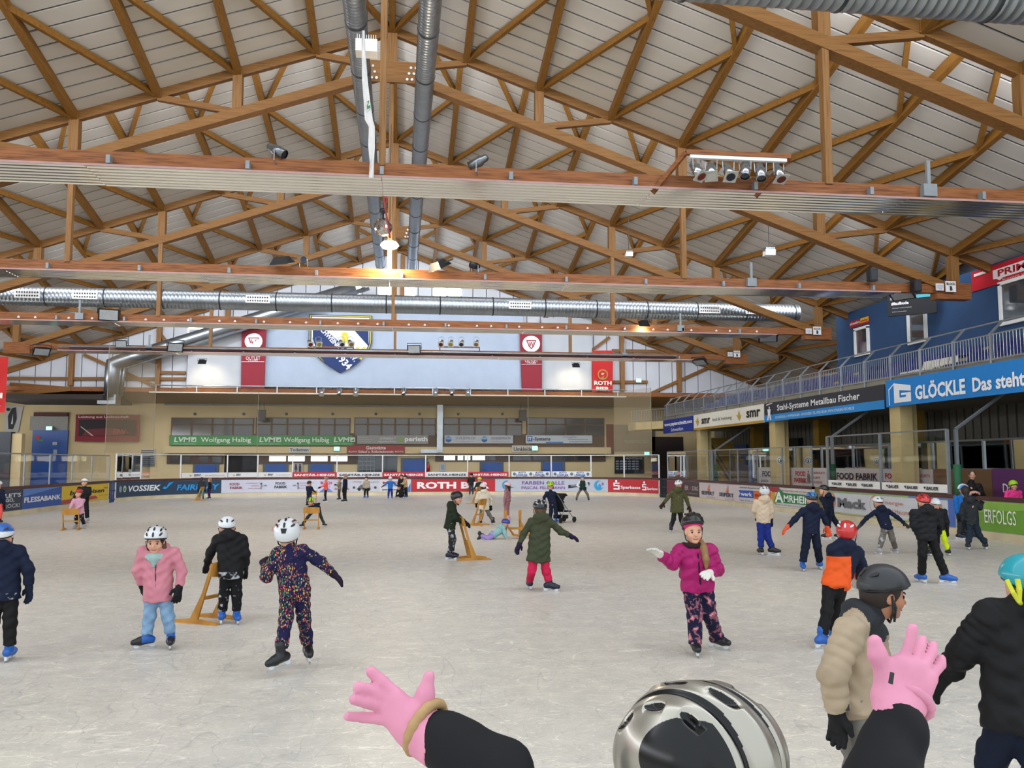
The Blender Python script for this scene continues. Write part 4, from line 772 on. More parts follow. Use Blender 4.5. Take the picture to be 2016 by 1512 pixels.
# stand seats
def seat_mesh(m):
    mb = MB(); prof = [(-.02, .0), (-.02, .04), (.34, .03), (.40, .1), (.46, .36), (.50, .36), (.45, .05), (.38, -.03)]
    mb.prism([(x, -.21, z) for x, z in prof], (0, .42, 0)); mb.box((.2, 0, -.06), (.3, .3, .06)); return mb
SB = mat('blue_seat', '#1a2868', .35, var=.06); SW = mat('white_seat', '#d8d4c4', .45, var=.04)
tb = seat_mesh(SB).build('stand_seat', SB); db = tb.data; bpy.data.objects.remove(tb); tw = seat_mesh(SW).build('stand_seat', SW); dw = tw.data; bpy.data.objects.remove(tw)
nb = 0
for row in range(3):
    for y in np.arange(18.6, 53.4, .52):
        if int((y-18.6)/.52) % 17 == 16: continue
        wht = row < 2 and 27.2 < y < 29.9
        if nb >= 240: continue
        o = bpy.data.objects.new('stand_seat', dw if wht else db); COL.objects.link(o); o.location = (17.75+row*.95, y, 4.95+.42*row+(.0 if row == 0 else 0)); nb += 1
        tag(o, 'white plastic stand seat in the %s row among the blue ones' % ('front', 'middle', 'rear')[row] if wht else 'blue plastic stand seat in the %s row of the right balcony' % ('front', 'middle', 'rear')[row], 'seat', 'white seats on the balcony' if wht else 'blue seats on the balcony')
# blue press box
XP = 20.7; YP0, YP1 = 16., 39.0
t = thing('wall_press_box', 'blue box room above the right stand', 'wall', (XP, 28, 5)); struct(t)
ww = [(37.2, 36.1, 6.9, 8.1), (32.95, 31.8, 6.88, 8.2), (27.4, 24.6, 6.8, 8.22)]
MB().bb((XP, YP0, 4.8), (26, YP1, 9.02)).build('box', BLUEWALL, t)
for i, (ya, yb, z0, z1) in enumerate(ww):
    w = thing('window_%d' % nw, ['small white framed window under the red and yellow sign', 'white framed window under the black screen', 'large white framed window under the red banner'][i], 'window', (XP-.03, ya, z0)); struct(w); nw += 1
    MB().bb((XP-.03, yb, z0), (XP+.02, ya, z1)).build('pane', mat('press_window_glass', '#3e4448', .05, spec=.9), w)
    for (c, d) in (((XP-.05, (ya+yb)/2, z0), (.1, ya-yb+.12, .12)), ((XP-.05, (ya+yb)/2, z1), (.1, ya-yb+.12, .12)), ((XP-.05, ya, (z0+z1)/2), (.1, .12, z1-z0)), ((XP-.05, yb, (z0+z1)/2), (.1, .12, z1-z0))): MB().box(c, d).build('frame_bar', WHITE, w)
fm = plane_map((XP-.04, 28.9, 8.24), (XP-.04, 20.5, 8.24), (XP-.04, 28.9, 8.96)); banner('press_banner', 'red banner with white speech box above the large window', 'banner', fm, '#b81e2c', [P('#e8e0dc', (.14, .3), (.14, .74), (.6, .78), (.6, .26), (.2, .26), (.18, .16), (.16, .28)), T('PRIMATON', .37, .52, .34, .4, '#a01828', .03), R('#e8e0dc', .02, .72, .1, .86), T('Komm und das Beste wird!', .4, .14, .1, .4, '#e8d0d0')], thick=.03)
fm = plane_map((XP-.04, 37.7, 8.25), (XP-.04, 36.0, 8.25), (XP-.04, 37.7, 8.55)); banner('press_sign', 'small red and yellow sign on the blue wall', 'sign', fm, '#a02430', [P('#e0b030', (.55, .3), (1, .3), (1, 1), (.6, 1)), T('schweinfurt', .3, .6, .4, .5, '#f0e8e0', .02), T('erleben', .78, .6, .4, .36, '#a02430', .02)], thick=.02)
# black display hung in front of press box
p0, p1 = onY(1768, 622, 31.), onY(1838, 575, 31.)
fm = plane_map((18.95, 31.6, 7.75), (20.3, 30.5, 7.75), (18.95, 31.6, 8.55)); banner('display_board', 'black hanging display board with white script and teal corner', 'display', fm, '#15161a', [T('muxx', .16, .84, .12, .2, '#a8b0b4', .02), T('consulting', .42, .86, .14, .28, '#3a8a94', .03), R('#4aa0a8', .6, .8, .96, .96), T('#laufbude', .26, .6, .17, .36, '#e4e4e4', .03), T('die Lauf- und Lernschule', .3, .38, .06, .4, '#b0b4b8'), T('www.muxx.info', .24, .2, .06, .3, '#b0b4b8')], thick=.12)
# BLOCK B signs at truss ends
for k, px in ((2, 1872), (3, 1609), (4, 1451)):
    Y = TR[k]-.35; c = onY(px, 564 if k == 2 else (651 if k == 3 else 697), Y); h = .19
    fm = plane_map((c[0]-.19, Y, c[2]-h), (c[0]+.19, Y, c[2]-h), (c[0]-.19, Y, c[2]+h))
    banner('block_sign', 'white square block sign on the end of the truss with %s' % {2: 'the mirror ball', 3: 'the duct behind', 4: 'the grey pipe'}[k], 'sign', fm, '#e6e6e2', [T('BLOCK', .5, .74, .24, .86, '#1c1c20', .03), T('B', .5, .32, .42, .26, '#1c1c20', .05)], thick=.03)
    fm = plane_map((c[0]-.56, Y, c[2]-.15), (c[0]-.26, Y, c[2]-.15), (c[0]-.56, Y, c[2]+.1))
    banner('notice_plate', 'small white notice plate beside the block sign of the %s truss' % {2: 'mirror ball', 3: 'duct', 4: 'pipe'}[k], 'sign', fm, '#d8dade', [R('#a8acb4', .1, .62, .9, .7), R('#a8acb4', .1, .42, .9, .5), R('#a8acb4', .3, .2, .7, .28)], thick=.02)
# ================================================================ UNDER THE BALCONY
XRB = 17.7
t = thing('trim_2', 'rear barrier of the bench corridor with rails', 'barrier', (XRB, 30, 0)); struct(t)
MB().bb((XRB, 8, -.2), (XRB+.1, 52, .95)).build('low_wall', CREAMC, t)
for y in np.arange(9, 46, 2.6): MB().bb((XRB-.02, y-.04, .9), (XRB+.06, y+.04, 2.7)).build('post', ALU, t)
MB().tube([(XRB+.02, 8, 2.7), (XRB+.02, 45, 2.7)], .035, 6).build('top_rail', ALU, t)
for y in np.arange(9, 44, 2.6): MB().add([(XRB+.02, y, .95), (XRB+.02, y+2.6, .95), (XRB+.02, y+2.6, 2.68), (XRB+.02, y, 2.68)], [(0, 1, 2, 3)]).build('pane', GLASS, t)
def rmap(x0, x1, z0, z1, X=XRB-.04): a, b = onX(x0, 930, X)[1], onX(x1, 930, X)[1]; return plane_map((X, a, z0), (X, b, z0), (X, a, z1))
FFB = lambda s: [T('FOOD FABRIK', .3*s, .62, .34, .44*s, '#1c1c20', .04), T('FOOD', .66*s, .68, .26, .14*s, '#a82430', .04), T('FABRIK', .66*s, .32, .26, .17*s, '#a82430', .04), T("SCHWEINFURT'S", .89*s, .74, .12, .18*s, '#b03c44'), T('FAVORITE', .86*s, .5, .12, .12*s, '#b03c44'), T('FOOD DEALER', .87*s, .26, .12, .15*s, '#b03c44'), T('BURGER', .12*s, .2, .14, .12*s, '#3a3a3c'), T('TEXMEX', .45*s, .2, .14, .12*s, '#3a3a3c'), C('#4a4a4c', .77*s, .8, .06), P('#6a6a6c', (.755*s, .7), (.785*s, .7), (.79*s, .2), (.755*s, .2))]
banner('corridor_banner', 'white waiter banner with black and red words behind the split column', 'banner', rmap(1492, 1628, .95, 1.78), '#c8c0b8', FFB(1.))
banner('corridor_banner', 'white waiter banner with black and red words behind the taller glass', 'banner', rmap(1634, 1836, .95, 1.78), '#b8b0ac', FFB(1.))
banner('corridor_banner', 'brown wooden barrier panel beside the adult in black', 'panel', rmap(1838, 1952, .95, 1.8), '#6a5034', [])
banner('corridor_banner', 'purple corridor banner with white capitals behind the child in pink', 'banner', rmap(1953, 2150, .95, 1.82), '#5c3060', [T('Da', .17, .35, .3, .1, '#e8e0ec', .01), T('Na', .42, .35, .3, .1, '#e8e0ec', .01), T('Natur', .66, .35, .3, .2, '#e8e0ec', .01)])
MB().bb((XRB+.11, 28, 0), (XRB+1.6, 34, .5)).build('bench', WOODY, bpy.data.objects['trim_2'])
# stairs, doors and dark openings under the balcony
t = thing('door_%d' % nd, 'blue door under the right balcony behind the far column', 'door', (22.5, 44, 0)); struct(t); nd += 1
a = onX(1435, 850, 22.5)[1]; b = onX(1470, 850, 22.5)[1]; MB().bb((22.45, b, -.2), (22.58, a, 3.2)).build('door_leaf', BLUEDOOR, t)
t = thing('electric_cabinet', 'dark cabinet on the wall under the right balcony', 'cabinet', (22.5, 40, 2.)); a = onX(1541, 860, 22.5)[1]; b = onX(1578, 860, 22.5)[1]; MB().bb((22.3, b, 2.05), (22.58, a, 3.4)).build('body', BLACK, t)
for i, x in enumerate((1489, 1617, 1800)):
    yy = onX(x, 850, 21.5)[1]; t = thing('column', 'cream rear column under the balcony beside the %s' % ('blue door', 'dark cabinet', 'red hydrant signs')[i], 'column', (21.4, yy, 0)); MB().bb((21.2, yy-.3, -.2), (21.8, yy+.3, 4.2)).build('shaft', mat('ochre_column', '#a8862f', .8), t); MB().bb((21.15, yy-.34, -.2), (21.85, yy+.34, .3)).build('plinth', CONC, t)
t = thing('hydrant_sign', 'pair of red signs on the rear column under the balcony', 'sign', (21.18, onX(1800, 850, 21.5)[1], 3))
yy = onX(1800, 850, 21.5)[1]
for z in (2.85, 3.35): MB().bb((21.16, yy-.12, z), (21.205, yy+.12, z+(.4 if z > 3 else .22))).build('plate', mat('sign_red', '#a81c1c', .5), t)
t = thing('staircase', 'ochre concrete staircase rising under the balcony at the far corner', 'stairs', (18.5, 50, 0))
OCH = mat('ochre_stair', '#a8893c', .8)
for i in range(11):
    MB().bb((18.2+.0, 46.2+i*.55, 0+.33*i-.35), (20.2, 46.2+i*.55+.6, .33*(i+1)-.1)).build('step', OCH, t)
for z in (.5, .9): MB().beam((18.15, 46.2, z+.2), (18.15, 52.8, z+4.1), .05, .05).build('handrail', DARK, t)
t = thing('door_%d' % nd, 'dark brown double opening behind the net at the right corner', 'door', onY(1320, 880, YF-.1)); struct(t); nd += 1
MB().bb(*fac_box(1285, 860, 1345, 960, .1)).build('opening', mat('dark_brown_opening', '#2c201a', .8), t)
# ================================================================ LAMPS AND ROOF OBJECTS
CHROME = mat('polished_can', '#b8bcc0', .22, .95, var=.05); LENS = mat('lamp_lens', '#2a2e38', .1, spec=.9)
def par_can(p, aim, label, group=None, gel=None, s=1., yoke_up=True, m=None):
    p = np.asarray(p, float); d = np.asarray(aim, float); d /= np.linalg.norm(d); t = thing('stage_lamp', label, 'lamp', p, group)
    MB().lathe([(0, -.26*s), (.05*s, -.25*s), (.085*s, -.2*s), (.085*s, -.12*s), (.11*s, -.08*s), (.11*s, .2*s), (.1*s, .2*s)], p, d, 14).build('can', m or CHROME, t, smooth=True)
    MB().lathe([(0, .17*s), (.1*s, .17*s)], p, d, 14).build('lens', LENS, t)
    a = np.cross(d, (0, 0, 1)); a /= np.linalg.norm(a)+1e-9; b = np.cross(a, d)
    if gel:
        c = p+d*.2*s; h = .14*s; MB().prism([c+a*i*h+b*j*h for i, j in ((-1, -1), (1, -1), (1, 1), (-1, 1))], d*.015).build('gel_frame', mat('gel_frame', '#b4b4ac', .5), t)
        MB().lathe([(0, .222*s), (.1*s, .222*s)], p, d, 14).build('gel', mat('gel_'+gel.strip('#'), gel, .3), t)
    z = .3*s if yoke_up else -.3*s
    MB().tube([p+a*.12*s, p+a*.13*s+np.array([0, 0, z*.8]), p+np.array([0, 0, z]), p-a*.13*s+np.array([0, 0, z*.8]), p-a*.12*s], .012*s, 5).build('yoke', ALU, t)
    return t
Y1 = TR[1]-.55
t = thing('lamp_bar', 'timber bar with white cable tray holding six stage lamps', 'lamp bar', onY(1450, 300, Y1))
a, b = onY(1350, 300, Y1), onY(1555, 309, Y1)
MB().beam(a, b, .12, .1).build('timber_bar', WOODT, t); MB().beam(a+np.array([.08, -.02, -.1]), b+np.array([-.1, -.02, -.1]), .1, .07).build('cable_tray', WHITE, t)
for q in (a, b): MB().beam(q, q+np.array([-.6, .5, -.75]), .08, .1).build('bracket', WOODT, t)
for i, (px, py, dx, dy, gel) in enumerate(((1372, 338, .35, -.6, '#6a1c10'), (1400, 338, -.25, -.6, '#c0c0b8'), (1434, 340, 0, -.75, '#16202e'), (1467, 338, -.25, -.5, None), (1497, 342, -.1, -.5, None), (1533, 342, .08, -.5, '#5a1410'))):
    par_can(onY(px, py-3, Y1), (dx, dy, -1.0), ['silver stage lamp with dark red gel at the bracket end of the bar', 'silver stage lamp tilted toward its square-framed neighbour', 'silver stage lamp with square frame and black lens on the bar', 'bare silver stage lamp beside the black-lens lamp', 'bare silver stage lamp hanging near the far end of the bar', 'silver stage lamp with brownish gel at the free end of the bar'][i], 'stage lamps on the bar', gel)
par_can(onY(546, 297, TR[1]-.1), (1, -.4, -.65), 'single silver stage lamp standing on the first tie beam, left of the hanging cloth', None, None, 1., False, mat('can_grey', '#7c8084', .3, .9))
par_can(onY(940, 320, TR[1]-.1), (-1, .3, -.55), 'single silver stage lamp standing on the first tie beam, right of the ridge ducts', None, None, 1., False, MATS['can_grey'])
par_can(onY(598, 512, TR[2]-.1), (.1, -1, -.1), 'small grey stage lamp facing the ice on the mirror-ball truss beam', None, None, 1., False, MATS['can_grey'])
par_can(onY(935, 523, TR[2]-.1), (-.6, -.8, -.1), 'small black stage lamp on the mirror-ball truss beam', None, None, 1., False, BLACK)
Y4 = TR[4]-.3
for side, xs in (('beside the club shield', (610, 627, 672, 690)), ('right of the ridge king post', (869, 888, 909, 938))):
    t = thing('lamp_bar', 'low timber lamp frame on the pipe truss %s' % side, 'lamp bar', onY(np.mean(xs), 690, Y4)); p, q = onY(xs[0]-3, 683, Y4), onY(xs[-1]+6, 684, Y4)
    MB().beam(p, q, .08, .08).build('bar', WOODT, t)
    for r in (p, q): MB().beam(r, (r[0], r[1], 8.2), .06, .06).build('upright', WOODT, t)
    for i, x in enumerate(xs):
        par_can(onY(x, 675, Y4), (.25 if side[0] == 'b' else -.15, -.8, -.5), 'grey lamp with %s gel on the low frame %s' % (('dark red', 'yellow', 'blue-black', 'amber')[i], side), 'stage lamps on frame '+side, ['#5a1410', '#8a7a20', '#16202e', '#7a5a30'][i], 1.15)
for i, x in enumerate((634, 668, 701, 795, 858, 890, 922)):
    par_can(onY(x, 772, YL-.35), (-.15, -.6, -.8), 'small grey lamp in the row on the ledge under the gable cloths', 'lamps along the gable ledge', '#b8b8b0' if i % 2 == 0 else None, 1.1)
# floodlights
def flood(p, aim, label, lit=False, s=1., group=None):
    p = np.asarray(p, float); d = np.asarray(aim, float); d /= np.linalg.norm(d); a = np.cross(d, (0, 0, 1)); a /= np.linalg.norm(a); b = np.cross(a, d)
    t = thing('floodlight', label, 'lamp', p, group); w, h = .34*s, .22*s
    q = lambda i, j, k: p+a*i*w+b*j*h+d*k
    MB().add([q(-1, -1, 0), q(1, -1, 0), q(1, 1, 0), q(-1, 1, 0), q(-.6, -.5, -.22*s), q(.6, -.5, -.22*s), q(.6, .5, -.22*s), q(-.6, .5, -.22*s)], [(0, 1, 2, 3), (4, 7, 6, 5), (0, 4, 5, 1), (1, 5, 6, 2), (2, 6, 7, 3), (3, 7, 4, 0)]).build('housing', BLACK, t)
    MB().prism([q(-.85, -.8, .005), q(.85, -.8, .005), q(.85, .8, .005), q(-.85, .8, .005)], d*.01).build('glass', mat('flood_lit', '#fff0cc', .3, emit=14., var=0) if lit else mat('flood_glass', '#9ca0a0', .1, spec=.8), t)
    MB().tube([q(-1.05, 0, -.1*s), q(-1.05, 1.4, -.1*s), q(1.05, 1.4, -.1*s), q(1.05, 0, -.1*s)], .02*s, 5).build('bracket', DARK, t)
    return t
flood(onY(556, 519, TR[2]-.5), (.15, .3, -1), 'black floodlight lying on the mirror-ball truss beam, left of the ridge')
flood(onY(866, 528, TR[2]-.5), (.5, .3, -1), 'pale-reflector floodlight on the mirror-ball truss beam, right of the ridge', s=1.1)
flood(onY(214, 620, TR[3]-.5), (.3, -1, -.5), 'black floodlight tilted at the ice on the duct truss beam', s=1.2)
flood(onY(345, 684, TR[4]-.6), (.4, -1, -.6), 'black floodlight on the pipe truss near the twin sloping ducts', s=1.2)
flood(onY(238, 677, TR[4]-.5), (0, -1, -.4), 'grey floodlight hanging above the pipe truss', s=.9)
flood(onY(82, 693, TR[4]-.5), (.4, -.6, -.7), 'grey floodlight below the pipe truss at the left', s=1.2)
flood(onY(815, 688, TR[4]-.5), (-.2, -.9, -.2), 'black moving-head lamp on the pipe truss at the ridge', s=1.1)
flood(onY(1512, 666, TR[3]+4), (-.2, -.5, -.8), 'black floodlight under the roof near the block sign of the duct truss', s=1.4)
flood(onY(1775, 580, TR[2]+1.2), (-.5, -.3, -.8), 'black floodlight beside the hanging display board', s=1.3)
flood(onY(1378, 714, TR[4]-.5), (-.4, -.3, -.8), 'black floodlight under the right end of the pipe truss', s=1.2)
for (px, py, Y, lab) in ((398, 713, YG-2.2, 'small lit floodlight warming the cloth left of the red banner'), (1134, 720, YG-2.2, 'small lit floodlight warming the cloth before the bright red banner'), (1268, 638, TR[3]-.5, 'small lit floodlight on the duct truss bracket')):
    p = onY(px, py, Y); flood(p, (0, .8, -.7), lab, True, .75)
    ld = bpy.data.lights.new('lamp_glow', 'SPOT'); ld.energy = 90; ld.spot_size = radians(110); ld.spot_blend = .8; ld.color = (1, .83, .55); ld.shadow_soft_size = .15
    lo_ = bpy.data.objects.new('lamp_glow', ld); COL.objects.link(lo_); lo_.location = p+np.array([0, .12, -.08]); lo_.rotation_euler = (radians(48), 0, 0)
# wall speakers / small boxes
for (px, py, lab) in ((1803, 563, 'black loudspeaker on the mirror-ball truss beside its block sign'), (1717, 542, 'small black loudspeaker under the roof brace')):
    p = onY(px, py, TR[2]-.45); t = thing('loudspeaker', lab, 'speaker', p); MB().box(p, (.28, .25, .42)).build('cabinet', BLACK, t); MB().box(p+np.array([0, -.13, 0]), (.22, .02, .34)).build('grille', DARK, t)
# high bay LED lamps
for (px, py, Y, lab, s) in ((722, 92, 20.5, 'grey ribbed high-bay lamp with white face near the ridge cloth', 1.), (1514, 496, 33., 'grey ribbed high-bay lamp above the mirror-ball truss', .8), (1238, 500, 34., 'small white high-bay lamp tilted on a chord', .55), (612, 700, 56., 'pale high-bay lamp by the club shield', .5)):
    p = onY(px, py, Y); t = thing('high_bay_lamp', lab, 'lamp', p)
    MB().box(p+np.array([0, 0, .06*s]), (.52*s, .42*s, .08*s)).build('housing', GALV, t)
    for i in range(9): MB().box(p+np.array([-.22*s+i*.055*s, 0, .15*s]), (.014*s, .4*s, .12*s)).build('cooling_fin', GALV, t)
    MB().prism([p+np.array(q)*s for q in ((-.26, -.2, -.2), (.26, -.2, -.2), (.26, -.23, .03), (-.26, -.23, .03))], (0, .4*s, 0)).build('face', mat('lamp_face_white', '#e6e4dc', .4), t)
    MB().tube([p+np.array([0, 0, .2*s]), p+np.array([0, 0, 1.6])], .012, 5).build('hanger', BLACK, t)
# mirror ball and lit lamp
p = onY(754, 447, TR[2]-1.2); t = thing('mirror_ball', 'silver mirror ball hanging under the ridge', 'mirror ball', p); r = .29; mb = MB(); n1, n2 = 12, 22
prof = [(r*sin(pi*i/n1), -r*cos(pi*i/n1)) for i in range(n1+1)]
me = bpy.data.materials.new('mirror_facets'); me.use_nodes = True; b_ = me.node_tree.nodes['Principled BSDF']; b_.inputs['Metallic'].default_value = 1; b_.inputs['Roughness'].default_value = .06
vz = me.node_tree.nodes.new('ShaderNodeTexVoronoi'); vz.inputs['Scale'].default_value = 16; rm = me.node_tree.nodes.new('ShaderNodeValToRGB'); rm.color_ramp.elements[0].color = (.45, .45, .45, 1); rm.color_ramp.elements[1].color = (.95, .95, .93, 1); me.node_tree.links.new(vz.outputs['Color'], rm.inputs[0]); me.node_tree.links.new(rm.outputs[0], b_.inputs['Base Color'])
mb.lathe(prof, p, n=n2).build('ball', me, t)
MB().lathe([(.0, .3), (.03, .3), (.03, .42), (.12, .5), (.1, .58), (0, .58)], p, n=12).build('motor', BLACK, t, smooth=True); MB().tube([p+np.array([0, 0, .5]), p+np.array([0, 0, 3.4])], .015, 5).build('cable', DARK, t)
p = onY(767, 483, TR[2]-.5); t = thing('pendant_lamp', 'glowing white pendant lamp just below the mirror ball', 'lamp', p)
MB().lathe([(0, -.1), (.22, -.09), (.3, 0), (.22, .1), (0, .11)], p, n=18).build('diffuser', mat('pendant_lit', '#fff4d0', .4, emit=22., var=0), t, smooth=True); MB().tube([p+np.array([0, 0, .1]), p+np.array([0, 0, 4])], .012, 5).build('cable', DARK, t)
ld = bpy.data.lights.new('pendant_glow', 'POINT'); ld.energy = 300; ld.color = (1, .85, .6); ld.shadow_soft_size = .3; lo_ = bpy.data.objects.new('pendant_glow', ld); COL.objects.link(lo_); lo_.location = p+np.array([0, 0, -.45])
# hanging white cloth beside ridge duct
t = thing('hanging_cloth', 'narrow crumpled white cloth strip hanging beside the ridge duct', 'cloth', onY(730, 340, TR[1]-.3))
def cm(px, py, Y): return onY(px, py, Y)
rows = [(712, 718, 60), (712, 720, 105), (713, 724, 160), (716, 729, 200), (718, 734, 235), (726, 738, 250), (725, 738, 290), (728, 736, 320), (726, 736, 350)]
mb = MB(); vs = []
for i, (a, b, y) in enumerate(rows):
    for j in range(4): q = onY(a+(b-a)*j/3, y, TR[1]-.35+.05*sin(i*1.7+j*2)); vs.append(q)
mb.add(vs, [(i*4+j, i*4+j+1, i*4+5+j, i*4+4+j) for i in range(len(rows)-1) for j in range(3)]).build('cloth', mat('white_cloth', '#dcdad6', .8), t, smooth=True)
fm = quad_map(*[onY(x, y, TR[1]-.42) for x, y in ((722, 218), (731, 216), (728, 196), (720, 198))]); prints(t, fm, [P('#3a7a50', (.1, .1), (.9, .2), (.9, .45), (.4, .4), (.9, .95), (.1, .8), (.5, .75), (.1, .4))], name='green_print')
t = thing('hanging_cable', 'red cables running down beside the ridge post', 'cable', onY(757, 400, TR[2]-2)); MB().tube([onY(750, 250, TR[2]-2), onY(752, 330, TR[2]-2), onY(757, 400, TR[2]-2), onY(768, 470, TR[2]-2)], .03, 5).tube([onY(754, 260, TR[2]-2), onY(762, 400, TR[2]-2)], .02, 5).build('cable', mat('red_cable', '#8a3030', .6), t)
# ================================================================ SOFT BODY MESHER (smooth unions of rounded cones, surface nets)
class Soft:
    def __init__(s, vox): s.h = vox; s.p = []; s.sub = []; s.wr = 0.; s.seed = 0.
    def cone(s, a, b, ra, rb, k=.03, cut=0, rip=None):
        s.p.append(('c', np.asarray(a, float), np.asarray(b, float), ra, rb, k, cut, rip)); return s
    def ell(s, c, ax, M=None, k=.03): s.p.append(('e', np.asarray(c, float), np.asarray(ax, float), np.eye(3) if M is None else np.asarray(M, float), k)); return s
    def chain(s, pts, rs, k=.02):
        for i in range(len(pts)-1): s.cone(pts[i], pts[i+1], rs[i], rs[i+1], k)
        return s
    def mesh(s):
        h = s.h; lo = np.full(3, 1e9); hi = -lo; bbs = []
        for p in s.p:
            if p[0] == 'c': l = np.minimum(p[1]-p[3], p[2]-p[4]); u = np.maximum(p[1]+p[3], p[2]+p[4])
            else: m = p[2].max(); l, u = p[1]-m, p[1]+m
            bbs.append((l, u)); lo = np.minimum(lo, l); hi = np.maximum(hi, u)
        lo -= 3*h+.02; hi += 3*h+.02
        n = np.ceil((hi-lo)/h).astype(int)+1; D = np.full(n, .6)
        ax = [lo[i]+h*np.arange(n[i]) for i in range(3)]
        for p, (l, u) in zip(s.p, bbs):
            k = p[5] if p[0] == 'c' else p[4]; mg = k+2.5*h+.012
            i0 = np.maximum(0, np.floor((l-mg-lo)/h).astype(int)); i1 = np.minimum(n, np.ceil((u+mg-lo)/h).astype(int)+1)
            sl = tuple(slice(a, b) for a, b in zip(i0, i1))
            X = ax[0][sl[0]][:, None, None]; Y = ax[1][sl[1]][None, :, None]; Z = ax[2][sl[2]][None, None, :]
            if p[0] == 'c':
                _, a, b, ra, rb, k, cut, rip = p; d = b-a; L2 = d@d+1e-12
                t = np.clip(((X-a[0])*d[0]+(Y-a[1])*d[1]+(Z-a[2])*d[2])/L2, 0, 1)
                dist = np.sqrt((X-a[0]-t*d[0])**2+(Y-a[1]-t*d[1])**2+(Z-a[2]-t*d[2])**2)-(ra+(rb-ra)*t)
                if rip: dist = dist-rip[0]*np.abs(np.sin(pi*t*rip[1]+rip[2]))
                if cut:
                    L = sqrt(L2); dist = np.maximum(dist, ((X-b[0])*d[0]+(Y-b[1])*d[1]+(Z-b[2])*d[2])/L)
            else:
                _, c, a, M, k = p
                q = [((X-c[0])*M[i, 0]+(Y-c[1])*M[i, 1]+(Z-c[2])*M[i, 2])/a[i] for i in range(3)]
                r = np.sqrt(q[0]**2+q[1]**2+q[2]**2); dist = (r-1)*a.min()
            O = D[sl]; hh = np.clip(.5+.5*(dist-O)/k, 0, 1); D[sl] = dist*(1-hh)+O*hh-k*hh*(1-hh)
        if s.wr:
            X = ax[0][:, None, None]; Y = ax[1][None, :, None]; Z = ax[2][None, None, :]; q = s.seed
            D = D+s.wr*(np.sin(38*Z+9*X+3*np.sin(21*X+q)+q)*np.sin(17*X+13*Y+2*np.sin(15*Z))+.6*np.sin(61*Z-30*X+q+2*np.sin(27*Y)))
        for c, nrm in s.sub:      # half-space cuts: keep (p-c).n <= 0
            X = ax[0][:, None, None]; Y = ax[1][None, :, None]; Z = ax[2][None, None, :]
            D = np.maximum(D, (X-c[0])*nrm[0]+(Y-c[1])*nrm[1]+(Z-c[2])*nrm[2])
        return nets(D, lo, h)
def nets(D, lo, h):
    S_ = D < 0; n = np.array(D.shape)-1
    acc = np.zeros((*n, 3)); cnt = np.zeros(n)
    cs = [(slice(0, -1) if a == 0 else slice(1, None)) for a in (0, 1)]
    corners = {(i, j, k): (cs[i], cs[j], cs[k]) for i in (0, 1) for j in (0, 1) for k in (0, 1)}
    for (i, j, k), sl in corners.items():
        for a in range(3):
            if (i, j, k)[a] == 1: continue
            o = [i, j, k]; o[a] = 1; s2 = corners[tuple(o)]
            A, B = D[sl], D[s2]; m = (A < 0) != (B < 0)
            t = np.where(m, A/np.where(m, A-B, 1), 0); cnt += m
            for b in range(3): acc[..., b] += np.where(m, ((i, j, k)[b] if b != a else t), 0)
    act = cnt > 0; idx = np.full(n, -1); ii = np.argwhere(act); idx[act] = np.arange(len(ii))
    V = lo+h*(ii+acc[act]/cnt[act][:, None])
    F = []
    for a in range(3):
        b, c = (a+1) % 3, (a+2) % 3
        s0 = [slice(None)]*3; s1 = [slice(None)]*3; s0[a] = slice(0, -1); s1[a] = slice(1, None)
        A, B = S_[tuple(s0)], S_[tuple(s1)]; e = np.argwhere(A != B)
        e = e[(e[:, b] > 0) & (e[:, c] > 0) & (e[:, b] < n[b]) & (e[:, c] < n[c])]
        if not len(e): continue
        fl = A[tuple(e.T)]
        def g(db, dc): q = e.copy(); q[:, b] += db; q[:, c] += dc; return idx[tuple(q.T)]
        q = np.stack([g(-1, -1), g(0, -1), g(0, 0), g(-1, 0)], 1); q[~fl] = q[~fl][:, ::-1]; F.append(q)
    F = np.concatenate(F) if F else np.zeros((0, 4), int)
    F = F[(F >= 0).all(1)]
    return V, F
def soft_obj(name, sf, mats, parent, matfn=None):
    V, Q = sf.mesh()
    if not isinstance(mats, (list, tuple)): mats = [mats]
    base = WLOC.get(parent.name, np.zeros(3)) if parent else np.zeros(3)
    me = bpy.data.meshes.new(name); nq = len(Q)
    me.vertices.add(len(V)); me.vertices.foreach_set('co', (V-base).ravel())
    me.loops.add(nq*4); me.loops.foreach_set('vertex_index', Q.ravel().astype(np.int32))
    me.polygons.add(nq); me.polygons.foreach_set('loop_start', np.arange(0, nq*4, 4, dtype=np.int32))
    me.polygons.foreach_set('use_smooth', np.ones(nq, bool))
    for m in mats: me.materials.append(m)
    if matfn is not None:
        fc = V[Q].mean(1); me.polygons.foreach_set('material_index', np.asarray(matfn(fc), np.int32))
    me.update(calc_edges=True)
    o = bpy.data.objects.new(name, me); COL.objects.link(o); o.parent = parent; WLOC[o.name] = base
    return o
def unit(v): v = np.asarray(v, float); return v/(np.linalg.norm(v)+1e-12)
